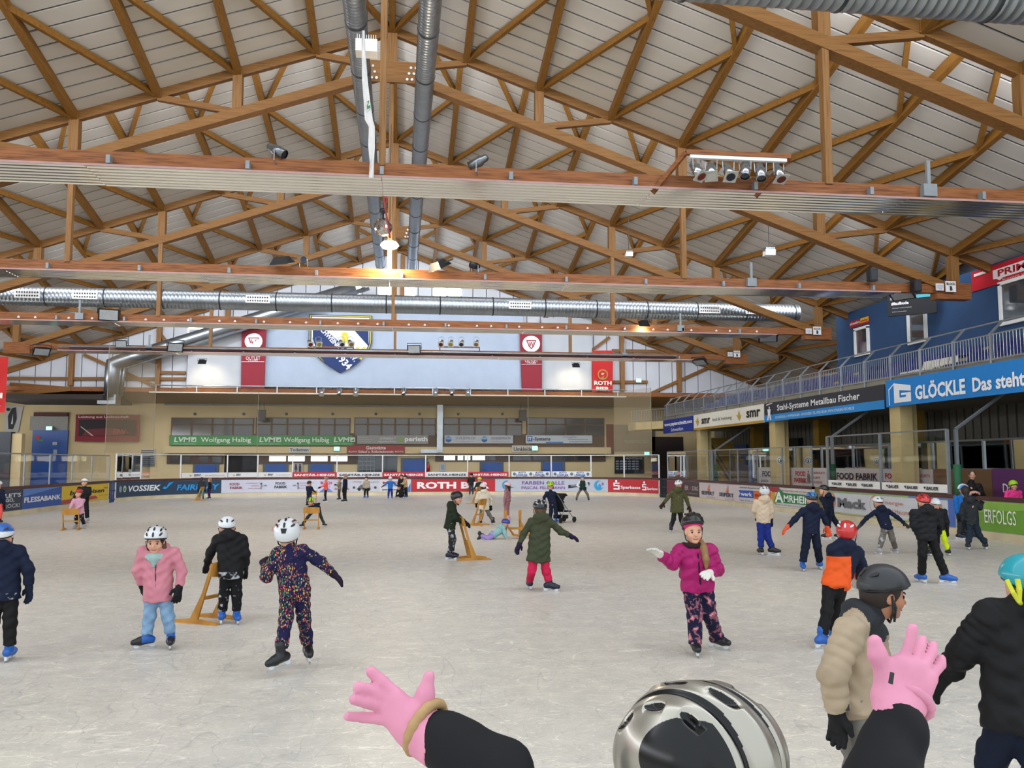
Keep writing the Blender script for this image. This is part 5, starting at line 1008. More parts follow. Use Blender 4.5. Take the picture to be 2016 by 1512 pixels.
# ================================================================ PEOPLE
SKIN = mat('skin_light', '#d9a488', .55, var=.04, spec=.35); SKIN2 = mat('skin_tan', '#b98263', .55, var=.04, spec=.35); LIP = mat('lip', '#b06258', .5); EYE = mat('eye_dark', '#2a1c16', .2); BROW = mat('brow_brown', '#4a3020', .7)
HAIRB = mat('hair_brown', '#5c4026', .6, var=.25, scale=30, stretch=(1, 1, .15)); HAIRD = mat('hair_dark', '#2a1d16', .6, var=.2, scale=30); HAIRBL = mat('hair_blond', '#8a6a40', .6, var=.25, scale=40, stretch=(1, 1, .12))
STEEL = mat('blade_steel', '#c8ccd0', .25, .9); HOLD = mat('blade_holder_white', '#dcdfe2', .4)
def cl(name, col, rough=.8, var=.12, scale=5, **k): return mat('cloth_'+name, col, rough, var=var, scale=scale, spec=.25, **k)
def snowy(name, col, amount=.52, scale=7):
    m = cl(name, col); nt = m.node_tree; b = nt.nodes['Principled BSDF']; n = nt.nodes.new('ShaderNodeTexNoise'); n.inputs['Scale'].default_value = scale; n.inputs['Detail'].default_value = 8
    tc = nt.nodes.new('ShaderNodeTexCoord'); nt.links.new(tc.outputs['Object'], n.inputs['Vector']); r = nt.nodes.new('ShaderNodeValToRGB'); r.color_ramp.elements[0].position = amount; r.color_ramp.elements[1].position = amount+.07
    r.color_ramp.elements[0].color = (*lin(col), 1); r.color_ramp.elements[1].color = (.42, .43, .46, 1); nt.links.new(n.outputs['Fac'], r.inputs[0]); nt.links.new(r.outputs[0], b.inputs['Base Color']); return m
def spotted(name, base, cols, scale=28, thr=.30, stretch=(1, 1, .55)):
    m = cl(name, base); nt = m.node_tree; b = nt.nodes['Principled BSDF']; tc = nt.nodes.new('ShaderNodeTexCoord'); mp = nt.nodes.new('ShaderNodeMapping'); mp.inputs['Scale'].default_value = stretch; nt.links.new(tc.outputs['Object'], mp.inputs[0])
    v = nt.nodes.new('ShaderNodeTexVoronoi'); v.inputs['Scale'].default_value = scale; nt.links.new(mp.outputs[0], v.inputs['Vector'])
    g = nt.nodes.new('ShaderNodeTexNoise'); g.inputs['Scale'].default_value = 7; nt.links.new(tc.outputs['Object'], g.inputs['Vector'])
    r = nt.nodes.new('ShaderNodeValToRGB'); r.color_ramp.interpolation = 'CONSTANT'; e = r.color_ramp.elements; e[0].position = 0; e[0].color = (*lin(cols[0]), 1); e[1].position = 1/len(cols); e[1].color = (*lin(cols[1]), 1)
    for i in range(2, len(cols)): q = e.new(i/len(cols)); q.color = (*lin(cols[i]), 1)
    sx = nt.nodes.new('ShaderNodeSeparateColor'); nt.links.new(v.outputs['Color'], sx.inputs[0]); nt.links.new(sx.outputs[0], r.inputs[0])
    lt = nt.nodes.new('ShaderNodeMath'); lt.operation = 'LESS_THAN'; lt.inputs[1].default_value = thr; nt.links.new(v.outputs['Distance'], lt.inputs[0])
    gt = nt.nodes.new('ShaderNodeMath'); gt.operation = 'GREATER_THAN'; gt.inputs[1].default_value = .44; nt.links.new(g.outputs['Fac'], gt.inputs[0])
    mu = nt.nodes.new('ShaderNodeMath'); mu.operation = 'MULTIPLY'; nt.links.new(lt.outputs[0], mu.inputs[0]); nt.links.new(gt.outputs[0], mu.inputs[1])
    x = nt.nodes.new('ShaderNodeMix'); x.data_type = 'RGBA'; nt.links.new(mu.outputs[0], x.inputs[0]); x.inputs[6].default_value = (*lin(base), 1); nt.links.new(r.outputs[0], x.inputs[7]); nt.links.new(x.outputs[2], b.inputs['Base Color']); return m
def camo(name, cols, scale=5):
    m = cl(name, cols[0]); nt = m.node_tree; b = nt.nodes['Principled BSDF']; tc = nt.nodes.new('ShaderNodeTexCoord'); n = nt.nodes.new('ShaderNodeTexNoise'); n.inputs['Scale'].default_value = scale; n.inputs['Detail'].default_value = 4; n.inputs['Distortion'].default_value = .8; nt.links.new(tc.outputs['Object'], n.inputs['Vector'])
    r = nt.nodes.new('ShaderNodeValToRGB'); r.color_ramp.interpolation = 'CONSTANT'; e = r.color_ramp.elements; e[0].position = 0; e[0].color = (*lin(cols[0]), 1); e[1].position = .53; e[1].color = (*lin(cols[1]), 1); q = e.new(.62); q.color = (*lin(cols[2]), 1)
    nt.links.new(n.outputs['Fac'], r.inputs[0]); nt.links.new(r.outputs[0], b.inputs['Base Color']); return m
def frame_of(f, u):
    f = unit(f); u = unit(np.asarray(u, float)-f*np.dot(u, f)); r = np.cross(f, u); return f, r, u    # forward, right, up
def glove(parent, w, d, n_out, side, sc, m, vox, spread=.5, curl=.25, mitt=False, name='glove'):
    # w wrist, d hand direction, n_out back-of-hand normal, side=+1/-1 where the thumb leaves
    d = unit(d); nb = unit(n_out-d*np.dot(n_out, d)); th = np.cross(d, nb)*side; L = .085*sc; s_ = Soft(vox)
    c = w+d*L*.55
    s_.cone(w-d*.03*sc, w+d*.015*sc, .036*sc, .034*sc, .015*sc)
    for q in (-1, 0, 1): s_.cone(w+d*.01*sc+th*q*.012*sc, w+d*L+th*q*.024*sc, .022*sc, .021*sc, .018*sc)
    fl = [.058, .068, .064, .05]
    for i in range(4):
        o = (1.5-i)/1.5; b = w+d*L+th*o*.031*sc; dd = unit(d+th*o*.32*spread)
        if mitt: dd = unit(d+th*o*.05); b = b-d*.012*sc
        k1 = b+dd*fl[i]*.55*sc-nb*fl[i]*curl*.35*sc; k2 = k1+unit(dd-nb*curl*1.6)*fl[i]*.55*sc
        s_.chain([b, k1, k2], [.0145*sc, .0135*sc, .0115*sc], .005*sc if not mitt else .02*sc)
    b = w+d*L*.25+th*.026*sc; k1 = b+unit(d*.55+th*(.55+.45*spread))*.042*sc-nb*.008*sc; k2 = k1+unit(d*.85+th*(.2+.4*spread)-nb*.1)*.036*sc
    s_.chain([b, k1, k2], [.018*sc, .016*sc, .0125*sc], .012*sc)
    return soft_obj(name, s_, m, parent)
def skate(parent, ank, foot, sc, bm, vox, holder=HOLD, toe_drop=0., accent=None, up=None):
    f = unit(foot); u = unit(np.array([0, 0, 1.]) if up is None else up); f, r, u = frame_of(f, u)
    sole = ank-u*.085*sc
    s_ = Soft(vox); s_.cone(ank+u*.055*sc-f*.005*sc, ank-u*.03*sc, .043*sc, .041*sc, .03*sc)
    s_.cone(sole-f*.05*sc+u*.035*sc, sole+f*.06*sc+u*.03*sc, .04*sc, .038*sc, .03*sc); s_.cone(sole+f*.06*sc+u*.028*sc, sole+f*.125*sc+u*.022*sc, .038*sc, .03*sc, .03*sc)
    fn = None; ms = [bm]
    if accent is not None: ms = [bm, accent]; fn = lambda c: (((c-sole)@f > .055*sc) | ((c-sole)@u < .012*sc)).astype(int)
    o = soft_obj('skate', s_, ms, parent, fn)
    mb = MB(); mb.prism([sole+f*a*sc+u*b*sc+r*.011*sc for a, b in ((-.085, .0), (.13, .0), (.115, -.035), (.085, -.035), (.06, -.012), (-.02, -.012), (-.045, -.035), (-.08, -.035))], -r*.022*sc).build('blade_holder', holder, o)
    mb = MB(); mb.prism([sole+f*a*sc+u*b*sc+r*.0025*sc for a, b in ((-.1, -.034), (.135, -.034), (.15, -.045), (.14, -.06), (-.1, -.06))], -r*.005*sc).build('blade', STEEL, o)
    return o
def helmet(parent, hc, f, u, hs, m, vox, style='bike', vents=6, ventm=None, stripe=None, visor=False, strap=True, scale=1., hup=0.):
    f, r, u = frame_of(f, u); M = np.stack([r, f, u]); c = hc+u*(.034+hup)*hs; a = np.array([.098, .118, .104])*hs*scale
    s_ = Soft(vox); s_.ell(c, a, M, .01); 
    if visor: s_.cone(c+f*.09*hs+u*.0*hs-r*.05*hs, c+f*.135*hs-u*.012*hs, .018*hs, .012*hs, .03*hs); s_.cone(c+f*.09*hs+r*.05*hs, c+f*.135*hs-u*.012*hs, .018*hs, .012*hs, .03*hs)
    drop = {'bike': .0, 'ski': .042}.get(style, .03)*hs; cutn = unit(-u+f*(.22 if style != 'ski' else .42))
    s_.sub.append((c-u*drop, cutn))
    ms = [m]; fn = None
    if stripe is not None: ms = [m, stripe[0]]; fn = stripe[1](c, r, f, u, hs)
    o = soft_obj('helmet', s_, ms, parent, fn)
    # inner lining: slightly smaller, dark, a little lower
    l_ = Soft(vox); l_.ell(c-u*.006*hs, a*.93, M, .01); l_.sub.append((c-u*(drop+.012*hs), cutn)); soft_obj('lining', l_, BLACK, o)
    if vents:
        vm = ventm or BLACK
        for i in range(vents):
            az = (i % 3-1)*.62; el = .55+.55*(i//3); ph = -1 if i >= 6 else 1
            for fwd in ((1, -1) if vents > 4 else (-1, )):
                n = unit(r*sin(az)+fwd*f*cos(az)*cos(el)*1.1+u*sin(el)); p = c+n/np.sqrt(((M@n)/a)@((M@n)/a)); tdir = unit(np.cross(n, np.cross(f, n))+r*az*.15)
                w_ = unit(np.cross(n, tdir)); MB().prism([p+n*.001+tdir*x*hs+w_*y*hs for x, y in ((-.026, 0), (-.015, .008), (.015, .009), (.026, 0), (.015, -.009), (-.015, -.008))], n*.004*hs).build('vent', vm, o)
            if i >= 5: break
    if strap: MB().tube([c+r*.09*hs-u*.03*hs, hc+r*.072*hs+f*.02*hs-u*.07*hs, hc+f*.045*hs-u*.125*hs, hc-r*.072*hs+f*.02*hs-u*.07*hs, c-r*.09*hs-u*.03*hs], .006*hs, 5).build('chin_strap', BLACK, o)
    return o
def base_joints(B, H, th, st=.1, lean=(0, 0), arms='down'):
    f = np.array([cos(radians(th)), sin(radians(th)), 0]); e = np.array([sin(radians(th)), -cos(radians(th)), 0])
    if e[0] < -1e-6 or (abs(e[0]) < 1e-6 and e[1] > 0): e = -e
    z = lambda q: np.array([0, 0, q*H]); l = np.array([lean[0], lean[1], 0])*H
    J = {}; J['hp'] = B+z(.49)+l*.35; J['hd'] = B+z(.885)+l*1.05; J['nk'] = B+z(.80)+l*.92
    for q, sg in (('L', -1), ('R', 1)):
        sh = B+z(.755)+l*.85+e*sg*.112*H; J['sh'+q] = sh
        el, wr = {'down': ((.03, 0, -.15), (.035, .03, -.29)), 'fwd': ((.03, .06, -.12), (.0, .2, -.17)), 'out': ((.10, .0, -.10), (.19, .02, -.16)), 'wide': ((.11, 0, -.06), (.22, 0, -.09)), 'hips': ((.10, -.02, -.13), (.01, .06, -.23)), 'pray': ((.03, .04, -.14), (-.05, .13, -.10))}[arms]
        J['el'+q] = sh+e*sg*el[0]*H+f*el[1]*H+z(el[2]); J['wr'+q] = sh+e*sg*wr[0]*H+f*wr[1]*H+z(wr[2])
        J['an'+q] = B+z(.075)+e*sg*st; J['kn'+q] = B+z(.275)+e*sg*(st*.75+.015)+f*.02*H+l*.08
    return J, f, e
NPEOPLE = [0]
def person(label, B=None, foot=None, Y=None, H=1.35, top=None, th=90, hth=None, st=.1, lean=(0, 0), arms='down', px=None, jk=None, tr=None, gl=None, sk=None, hel=None, skin=SKIN, hair=None, hem=.04, puff=1., rip=None, hood=None, boot_th=None, vox=None, face=False, gloves=True, group=None, jfn=None, tfn=None, look=0., hs=None, mitt=False, extra=None, cuff=.03, detail=True, wide=1., skh=HOLD, skacc=None, zoff=0.):
    """foot: pixel of the ice contact; px: joint pixels (x, y[, depth offset])"""
    if B is None: B = onZ(*foot)
    B = np.asarray(B, float)+np.array([0, 0, zoff])
    if top is not None: H = onY(foot[0], top, B[1])[2]-B[2]
    J, f, e = base_joints(B, H, th, st, lean, arms)
    for k, v in (px or {}).items(): J[k] = onY(v[0], v[1], B[1]+(v[2] if len(v) > 2 else 0))
    if px and 'hd' in px and 'nk' not in px: J['nk'] = J['hd']+(((J['shL']+J['shR'])/2)-J['hd'])*.62
    s = H/1.35
    if sk is not None:
        for q in 'LR': J['an'+q][2] = max(J['an'+q][2], B[2]+.128*s)
    hs = hs or (.78+.36*s if s < 1.1 else 1.12); dist = np.linalg.norm(B-CAM)
    vx = vox or max(.0085, dist*.00062)
    t = thing('person', label, 'person', B, group)
    hf = radians(th if hth is None else hth); hfw = np.array([cos(hf)*cos(look), sin(hf)*cos(look), sin(look)])
    F_, R_, U_ = frame_of(hfw, (0, 0, 1)); hc = J['hd']
    M = np.stack([R_, F_, U_])
    # ---- body: one continuous figure
    b = Soft(max(vx*.9, .0075 if face else .009)); k = .03
    b.ell(hc+U_*.015*hs, np.array([.072, .09, .095])*hs, M, .02); b.ell(hc+F_*.03*hs-U_*.045*hs, np.array([.052, .055, .062])*hs, M, .03)
    if face:
        b.cone(hc+F_*.084*hs+U_*.0*hs, hc+F_*.104*hs-U_*.026*hs, .007*hs, .0125*hs, .012); b.ell(hc+F_*.066*hs-U_*.085*hs, np.array([.026, .02, .02])*hs, M, .02)
        for sg in (-1, 1): b.ell(hc+R_*sg*.04*hs+F_*.06*hs-U_*.03*hs, np.array([.024, .022, .024])*hs, M, .02)
    for sg in (-1, 1): b.ell(hc+R_*sg*.074*hs-U_*.01*hs, np.array([.011, .02, .03])*hs, M, .008)
    ch = (J['shL']+J['shR'])/2; b.cone(hc-U_*.05*hs, ch, .04*hs, .05*s, .03); b.cone(ch-np.array([0, 0, .05*s]), J['hp'], .085*s, .08*s, .04); b.cone(J['shL'], J['shR'], .045*s, .045*s, .04)
    le = e*.062*s*wide; J['hiL'], J['hiR'] = J['hp']-le, J['hp']+le
    for q in 'LR':
        b.chain([J['sh'+q], J['el'+q], J['wr'+q]], [.04*s, .034*s, .026*s], .02); b.chain([J['hi'+q], J['kn'+q], J['an'+q]], [.062*s, .048*s, .034*s], .03)
        b.cone(J['wr'+q], J['wr'+q]+unit(J['wr'+q]-J['el'+q])*.06*s, .024*s, .016*s, .02); b.cone(J['an'+q], J['an'+q]-np.array([0, 0, .03*s]), .03*s, .026*s, .02)
    soft_obj('body', b, skin, t)
    # ---- trousers
    if tr is not None:
        p = Soft(vx); p.wr = .0045*s if detail else 0; p.seed = NPEOPLE[0]
        p.cone(J['hp']-le*.7+np.array([0, 0, .06*s]), J['hp']+le*.7+np.array([0, 0, .06*s]), .07*s, .07*s, .05)
        for q in 'LR':
            p.cone(J['hi'+q], J['kn'+q], .078*s*wide, .063*s*wide, .04); an = J['an'+q]+unit(J['kn'+q]-J['an'+q])*cuff*s; p.cone(J['kn'+q], an, .063*s*wide, .058*s*wide, .03, 1)
        soft_obj('trousers', p, tr, t, tfn(J, f, s) if tfn else None)
    # ---- jacket
    if jk is not None:
        p = Soft(vx); p.wr = .005*s if detail else 0; p.seed = NPEOPLE[0]*1.7
        dn = unit(J['hp']-ch); bot = J['hp']+dn*hem*s; wv = (J['shR']-J['shL'])/2; wv = wv*min(1., .155*s/(np.linalg.norm(wv)+1e-9))
        rp_ = rip
        for sg in (-1, 0, 1):
            p.cone(ch+wv*sg*.52-np.array([0, 0, .055*s]), bot+le*sg*(.85 if hem < .1 else 1.3), (.076 if sg else .086)*s*puff, (.09+.12*max(0, hem-.08))*s*puff, .06, 1, (rp_[0], rp_[1], 0) if rp_ else None)
        p.cone(J['shL']-wv*-.12, J['shR']-wv*.12, .054*s*puff, .054*s*puff, .05)
        p.cone(ch, J['nk']+(J['hd']-J['nk'])*.05, .07*s*puff, .055*s, .03)
        for q in 'LR':
            wr = J['wr'+q]; p.cone(J['sh'+q], J['el'+q], .056*s*puff, .05*s*puff, .035, 0, (rp_[0]*.8, 4, .5) if rp_ else None); p.cone(J['el'+q], wr, .05*s*puff, .042*s*puff, .03, 1, (rp_[0]*.7, 3, .5) if rp_ else None)
        if hood == 'up': p.ell(hc-F_*.02*hs+U_*.0*hs, np.array([.1, .11, .125])*hs, M, .04)
        elif hood: p.ell(J['nk']-f*.075*s+np.array([0, 0, .0]), np.array([.105, .07, .085])*s, np.stack([np.cross(f, (0, 0, 1)), f, (0, 0, 1)]), .04); p.cone(J['nk']-f*.04*s-np.cross(f, (0, 0, 1))*.08*s, J['nk']-f*.04*s+np.cross(f, (0, 0, 1))*.08*s, .04*s, .04*s, .04)
        jm = jk if isinstance(jk, (list, tuple)) else [jk]
        soft_obj('jacket', p, list(jm), t, jfn(J, f, s) if jfn else None)
    # ---- gloves
    if gloves:
        for q, sg in (('L', -1), ('R', 1)):
            d = J['wr'+q]-J['el'+q]; dz_ = abs(unit(d)[2]); nb = (e*sg*.5+np.array([0, 0, .9])+f*.2) if dz_ < .72 else (e*sg*.6+f*.8); side = 1 if np.dot(np.cross(unit(d), unit(nb)), f) > 0 else -1
            if gl is not None: glove(t, J['wr'+q]+unit(d)*.012*s, d, nb, side, 1.05*s, gl, max(vx*.55, .006), mitt=mitt, curl=.35)
            else: glove(t, J['wr'+q]+unit(d)*.0*s, d, nb, side, .85*s, skin, max(vx*.55, .006), name='hand')
    # ---- skates
    if sk is not None:
        for i, q in enumerate('LR'):
            bt = boot_th[i] if boot_th else th; v = (cos(radians(bt)), sin(radians(bt)), 0) if not hasattr(bt, '__len__') else bt
            skate(t, J['an'+q]+np.array([0, 0, .02*s]), v, s*1.05, sk, max(vx*.8, .008), skh, accent=skacc)
    # ---- head cover
    if hel: helmet(t, hc, hfw, (0, 0, 1), hs, hel[0], max(vx*.8, .007), **(hel[1] if len(hel) > 1 else {}))
    if hair is not None:
        hh = Soft(max(vx, .008)); hh.ell(hc+U_*.02*hs-F_*.012*hs, np.array([.082, .095, .1])*hs, M, .02); hh.sub.append((hc+F_*.055*hs, unit(F_-U_*.55))); hh.cone(hc-F_*.05*hs, hc-F_*.07*hs-U_*.12*hs, .05*hs, .035*hs, .03); soft_obj('hair', hh, hair, t)
    if face:
        for sg in (-1, 1):
            ep = hc+R_*sg*.031*hs+F_*.083*hs-U_*.0*hs; MB().lathe([(0, .006*hs), (.007*hs, .004*hs), (.0095*hs, 0), (0, -.004*hs)], ep, F_, 10).build('eye', EYE, t, smooth=True)
            MB().tube([ep+R_*(-.016)*hs+U_*.017*hs, ep+U_*.022*hs+F_*.003*hs, ep+R_*.016*hs+U_*.017*hs], .0035*hs, 5).build('eyebrow', BROW, t)
        mp = hc+F_*.088*hs-U_*.062*hs; MB().tube([mp-R_*.022*hs-F_*.008*hs+U_*.004*hs, mp-R_*.01*hs, mp+R_*.01*hs, mp+R_*.022*hs-F_*.008*hs+U_*.004*hs], .0055*hs, 6).build('mouth', LIP, t)
    NPEOPLE[0] += 1
    if extra: extra(t, J, f, e, s, hc, F_, R_, U_, hs)
    return t, J
# ---------------------------------------------------------------- clothing materials
NAVY = cl('navy', '#141d34'); NAVY2 = cl('navy_deep', '#10182c'); BLK = cl('black', '#141416', .7); BLK2 = cl('black_soft', '#1b1c1f', .75); PINKJ = cl('rose_pink', '#cc8290'); JEANS = cl('jeans', '#7f9fbe', .85, .18, 14); OLIVE = cl('olive', '#3f4430'); OLIVE2 = cl('olive_far', '#4a4a2c'); DGREEN = cl('dark_green', '#232c1e')
MAG = cl('magenta', '#a31763', .5); CREAMJ = cl('cream_jacket', '#d8d0ba'); BEIGEJ = cl('beige_fleece', '#d2bda2'); ROYAL = cl('royal_blue', '#1c2f80'); CORAL = cl('coral', '#f0605a'); RED = cl('raspberry', '#c8214c'); TEAL = cl('teal', '#147a86'); PURP = cl('purple', '#4a1f5c'); GREYT = cl('grey_trousers', '#6d675f'); ORANGE = cl('orange', '#e85a1c', .6); CHAR = cl('charcoal', '#2c2f33'); STONE = cl('stone_beige', '#a8967e', .75); GREYP = cl('grey_knit', '#77736c'); YEL = cl('neon_yellow', '#d2e61e', .6); ROSEO = cl('dusty_rose', '#9a6c70'); LILAC = cl('lilac', '#9d88c6'); AQUA = cl('aqua', '#86b2b4'); BLUEJ = cl('bright_blue', '#1c68b4'); KHAKI = cl('khaki', '#8a7a60'); TAN = cl('tan_jacket', '#b89a70'); DJEAN = cl('dark_jeans', '#22303f')
SNOWBLK = snowy('snowy_black', '#141416', .6, 16); SNOWNAVY = snowy('snowy_navy', '#141d34', .56, 14); SNOWDG = snowy('snowy_dark', '#26282a', .52, 12); SNOWHEM = snowy('snowy_hem', '#141416', .5, 14)
SPOT = spotted('confetti', '#1a1840', ['#d85a4a', '#d8c84a', '#4a9a6a', '#8a2a5c', '#d87a4a', '#3a5a4a'], 85, .42, (1, 1, .5)); FLOWER = camo('pink_flowers', ['#191a38', '#8a5462', '#d88a90'], 14); ROSEDOT = spotted('rose_dots', '#9c6e72', ['#b8888c', '#7c5258', '#a87a80'], 40, .3)
SBLUE = mat('skate_blue', '#1c5cb0', .35); SBLACK = mat('skate_black', '#191a1e', .35); SNAVY = mat('skate_navy', '#171b30', .45); SPINK = mat('skate_pink', '#d8a0b0', .4); SSILV = mat('skate_silver', '#a8a4a8', .35)
HW = mat('helmet_white', '#dde0e2', .25, coat=.3); HK = mat('helmet_black', '#1a1b1d', .3, coat=.3); HR = mat('helmet_red', '#c42424', .25, coat=.4); HB = mat('helmet_blue', '#2a62b4', .3, coat=.3); HG = mat('helmet_green', '#a2d41e', .35); HLB = mat('helmet_lightblue', '#2a7ec4', .3, coat=.3); HPK = mat('helmet_pink', '#dcb4b0', .35); HVI = mat('helmet_violet', '#3c4aa0', .3); HT = mat('helmet_teal', '#1a96a4', .3, coat=.3); HGR = mat('helmet_matt_black', '#26282a', .45, coat=.1)
below = lambda frac, a=1: (lambda J, f, s: (lambda c: np.where(c[:, 2] < J['hp'][2]+frac*s, a, 0)))
# ---------------------------------------------------------------- skating aids (wooden frames on runners)
AIDW = wood('aid_plywood', '#b98338', '#c8944a', '#a06c28', (3, 3, 1.2))
def skating_aid(label, base, th, H=.78, w=.42, lean=.22, fall=None):
    b = np.asarray(base, float); t = bpy.data.objects.new('skating_aid', None); COL.objects.link(t); t.location = b; WLOC[t.name] = np.zeros(3); tag(t, label, 'skating aid', 'wooden skating aids')
    for sg in (-1, 1):
        x = sg*w/2
        MB().prism([(x-.012, a, z) for a, z in ((-.34, 0), (-.34, .03), (-.1, .055), (.1, .055), (.34, .03), (.34, 0))], (.024, 0, 0)).prism([(x-.05, a, 0) for a in (-.36, -.2, .2, .36)][:0] or [(x-.045, -.36, .0), (x+.045, -.36, .0), (x+.03, 0, .0), (x+.045, .36, 0), (x-.045, .36, 0), (x-.03, 0, 0)], (0, 0, .018)).build('runner', AIDW, t)
        MB().prism([(x-.014, a, z) for a, z in ((-.055, .05), (.065, .05), (.0-lean*.5, H*.5), (-.02-lean, H), (-.065-lean, H), (-.05-lean*.5, H*.5))], (.028, 0, 0)).build('upright', AIDW, t)
    MB().beam((-w/2, -.02-lean*.4, H*.42), (w/2, -.02-lean*.4, H*.42), .06, .035).build('rung', AIDW, t)
    mb = MB(); n = 8
    vs = []
    for j, z in ((0, H-.17), (1, H+.03)):
        for i in range(n+1): u = i/n*2-1; vs.append((u*(w/2+.03), -.03-lean*(.86+.14*j)-.03*(1-u*u), z-(0.02*u*u if j else -.02*u*u)))
    vs += [(x, y-.022, z) for x, y, z in vs]; m = n+1; fs = []
    for i in range(n): fs += [(i, i+1, m+i+1, m+i), (2*m+i, 3*m+i, 3*m+i+1, 2*m+i+1), (i, 2*m+i, 2*m+i+1, i+1), (m+i, m+i+1, 3*m+i+1, 3*m+i)]
    fs += [(0, m, 3*m, 2*m), (n, 2*m+n, 3*m+n, m+n)]; mb.add(vs, fs).build('handle_board', AIDW, t)
    t.rotation_euler = (0, 0, radians(th)) if fall is None else fall
    WLOC[t.name] = b
    return t
aid = lambda label, foot, th, **k: skating_aid(label, onZ(*foot), th, **k)
# stripes for helmets
two_tone = lambda z0: (lambda c, r, f, u, hs: (lambda p: (((p-c)@u) < z0*hs).astype(int)))
mid_stripe = lambda w: (lambda c, r, f, u, hs: (lambda p: (np.abs(np.abs((p-c)@r)-.04*hs) < w*hs).astype(int)))
# ---------------------------------------------------------------- nearer skaters
def scarf(m):
    def fn(t, J, f, e, s, hc, F_, R_, U_, hs):
        p = Soft(.009); c = hc-U_*.138*hs+F_*.005*hs
        pts = [c+(R_*cos(a)*.068+F_*sin(a)*.062)*hs for a in np.linspace(0, 2*pi, 13)]; p.chain(pts, [.03*hs]*13, .03); p.cone(c+F_*.07*hs, c+F_*.085*hs-U_*.07*hs, .038*hs, .018*hs, .04); soft_obj('scarf', p, m, t)
        h = Soft(.009); h.chain([hc-R_*.07*hs-U_*.03*hs, hc-R_*.085*hs-U_*.11*hs, hc-R_*.1*hs-U_*.19*hs], [.022*hs, .026*hs, .012*hs], .02); soft_obj('hair', h, HAIRB, t)
        zc = (J['shL']+J['shR'])/2
        MB().tube([zc+f*.095*s-np.array([0, 0, .05*s]), zc+f*.105*s-np.array([0, 0, .2*s]), J['hp']+f*.1*s+np.array([0, 0, -.02])], .006*s, 5).build('zip', DARK, t)
    return fn
AQS = camo('aqua_scarf', ['#9ab8b4', '#b8bcb4', '#7fa8a4'], 12)
person('child in a rose pink parka, light jeans and white helmet, looking down', foot=(308, 1277), top=1028, th=-88, st=.13, look=-.18, px={'hd': (307, 1066, -.04), 'shL': (281, 1088), 'shR': (343, 1088), 'elL': (271, 1124), 'wrL': (279, 1150, .05), 'elR': (358, 1124), 'wrR': (353, 1154, -.05), 'hp': (311, 1168), 'knL': (294, 1216), 'knR': (331, 1216), 'anL': (288, 1262), 'anR': (336, 1260)}, jk=PINKJ, tr=JEANS, gl=BLK, sk=SBLUE, skacc=SBLACK, hel=(HW, dict(style='bike', vents=6, scale=1.08)), face=True, hem=.07, hood=True, boot_th=(-150, -78), extra=scarf(AQS), puff=1.08, hair=HAIRD)
person('child in a black hooded jacket dusted with snow, pushing a wooden aid', foot=(452, 1228), top=1016, th=100, lean=(0, .06), px={'hd': (447, 1040, .1), 'shL': (428, 1062, .05), 'shR': (478, 1062, .05), 'elL': (414, 1089, .08), 'wrL': (409, 1106, .16), 'elR': (484, 1092, .02), 'wrR': (483, 1115, .1), 'hp': (455, 1128), 'knL': (441, 1171), 'knR': (466, 1169), 'anL': (437, 1209), 'anR': (466, 1209)}, jk=[BLK, SNOWHEM], jfn=below(.02), tr=SNOWBLK, gl=BLK, sk=SBLUE, hel=(HW, dict(style='bike', vents=3)), hem=.06, hood=True, boot_th=(95, -70), puff=1.12)
aid('wooden skating aid held by the snow-dusted child in black', (405, 1222), 62, H=.74)
def p4x(t, J, f, e, s, hc, F_, R_, U_, hs):
    for a_, b_ in ((-.5, .5), (.9, .9), (-1.3, .2)):
        n = unit(-F_*cos(a_)+R_*sin(a_)+U_*b_); p = hc+U_*.034*hs+n*.121*hs; q = unit(np.cross(n, U_)); w = np.cross(n, q)
        MB().tube([p+q*cos(i)*.017*hs+w*sin(i)*.014*hs for i in np.linspace(0, 6.28, 9)], .0028*hs, 4).build('pink_ring_print', PINKJ, t)
    MB().prism([hc+U_*(.03+.04*j)*hs-F_*(.128)*hs+R_*i*.016*hs*(1+j*.6) for i, j in ((-1, 0), (1, 0), (1, 1), (-1, 1))], -F_*.006).build('rear_vent', BLACK, t)
person('child in a dark blue overall with bright confetti print and white helmet', foot=(566, 1326), top=1030, th=85, px={'hd': (565, 1055), 'shL': (546, 1090, -.02), 'shR': (596, 1084), 'elL': (524, 1136, -.03), 'wrL': (522, 1116, .12), 'elR': (630, 1106), 'wrR': (652, 1126), 'hp': (580, 1160), 'knL': (563, 1219), 'knR': (598, 1217, .1), 'anL': (552, 1288, -.12), 'anR': (606, 1274, .28)}, jk=SPOT, tr=SPOT, gl=cl('plum', '#241428'), sk=SBLACK, hel=(HW, dict(style='ski', vents=6, scale=1.1)), hem=.05, boot_th=((-.75, -.65, -.12), -75), puff=1.02, mitt=True, cuff=.05, extra=p4x)
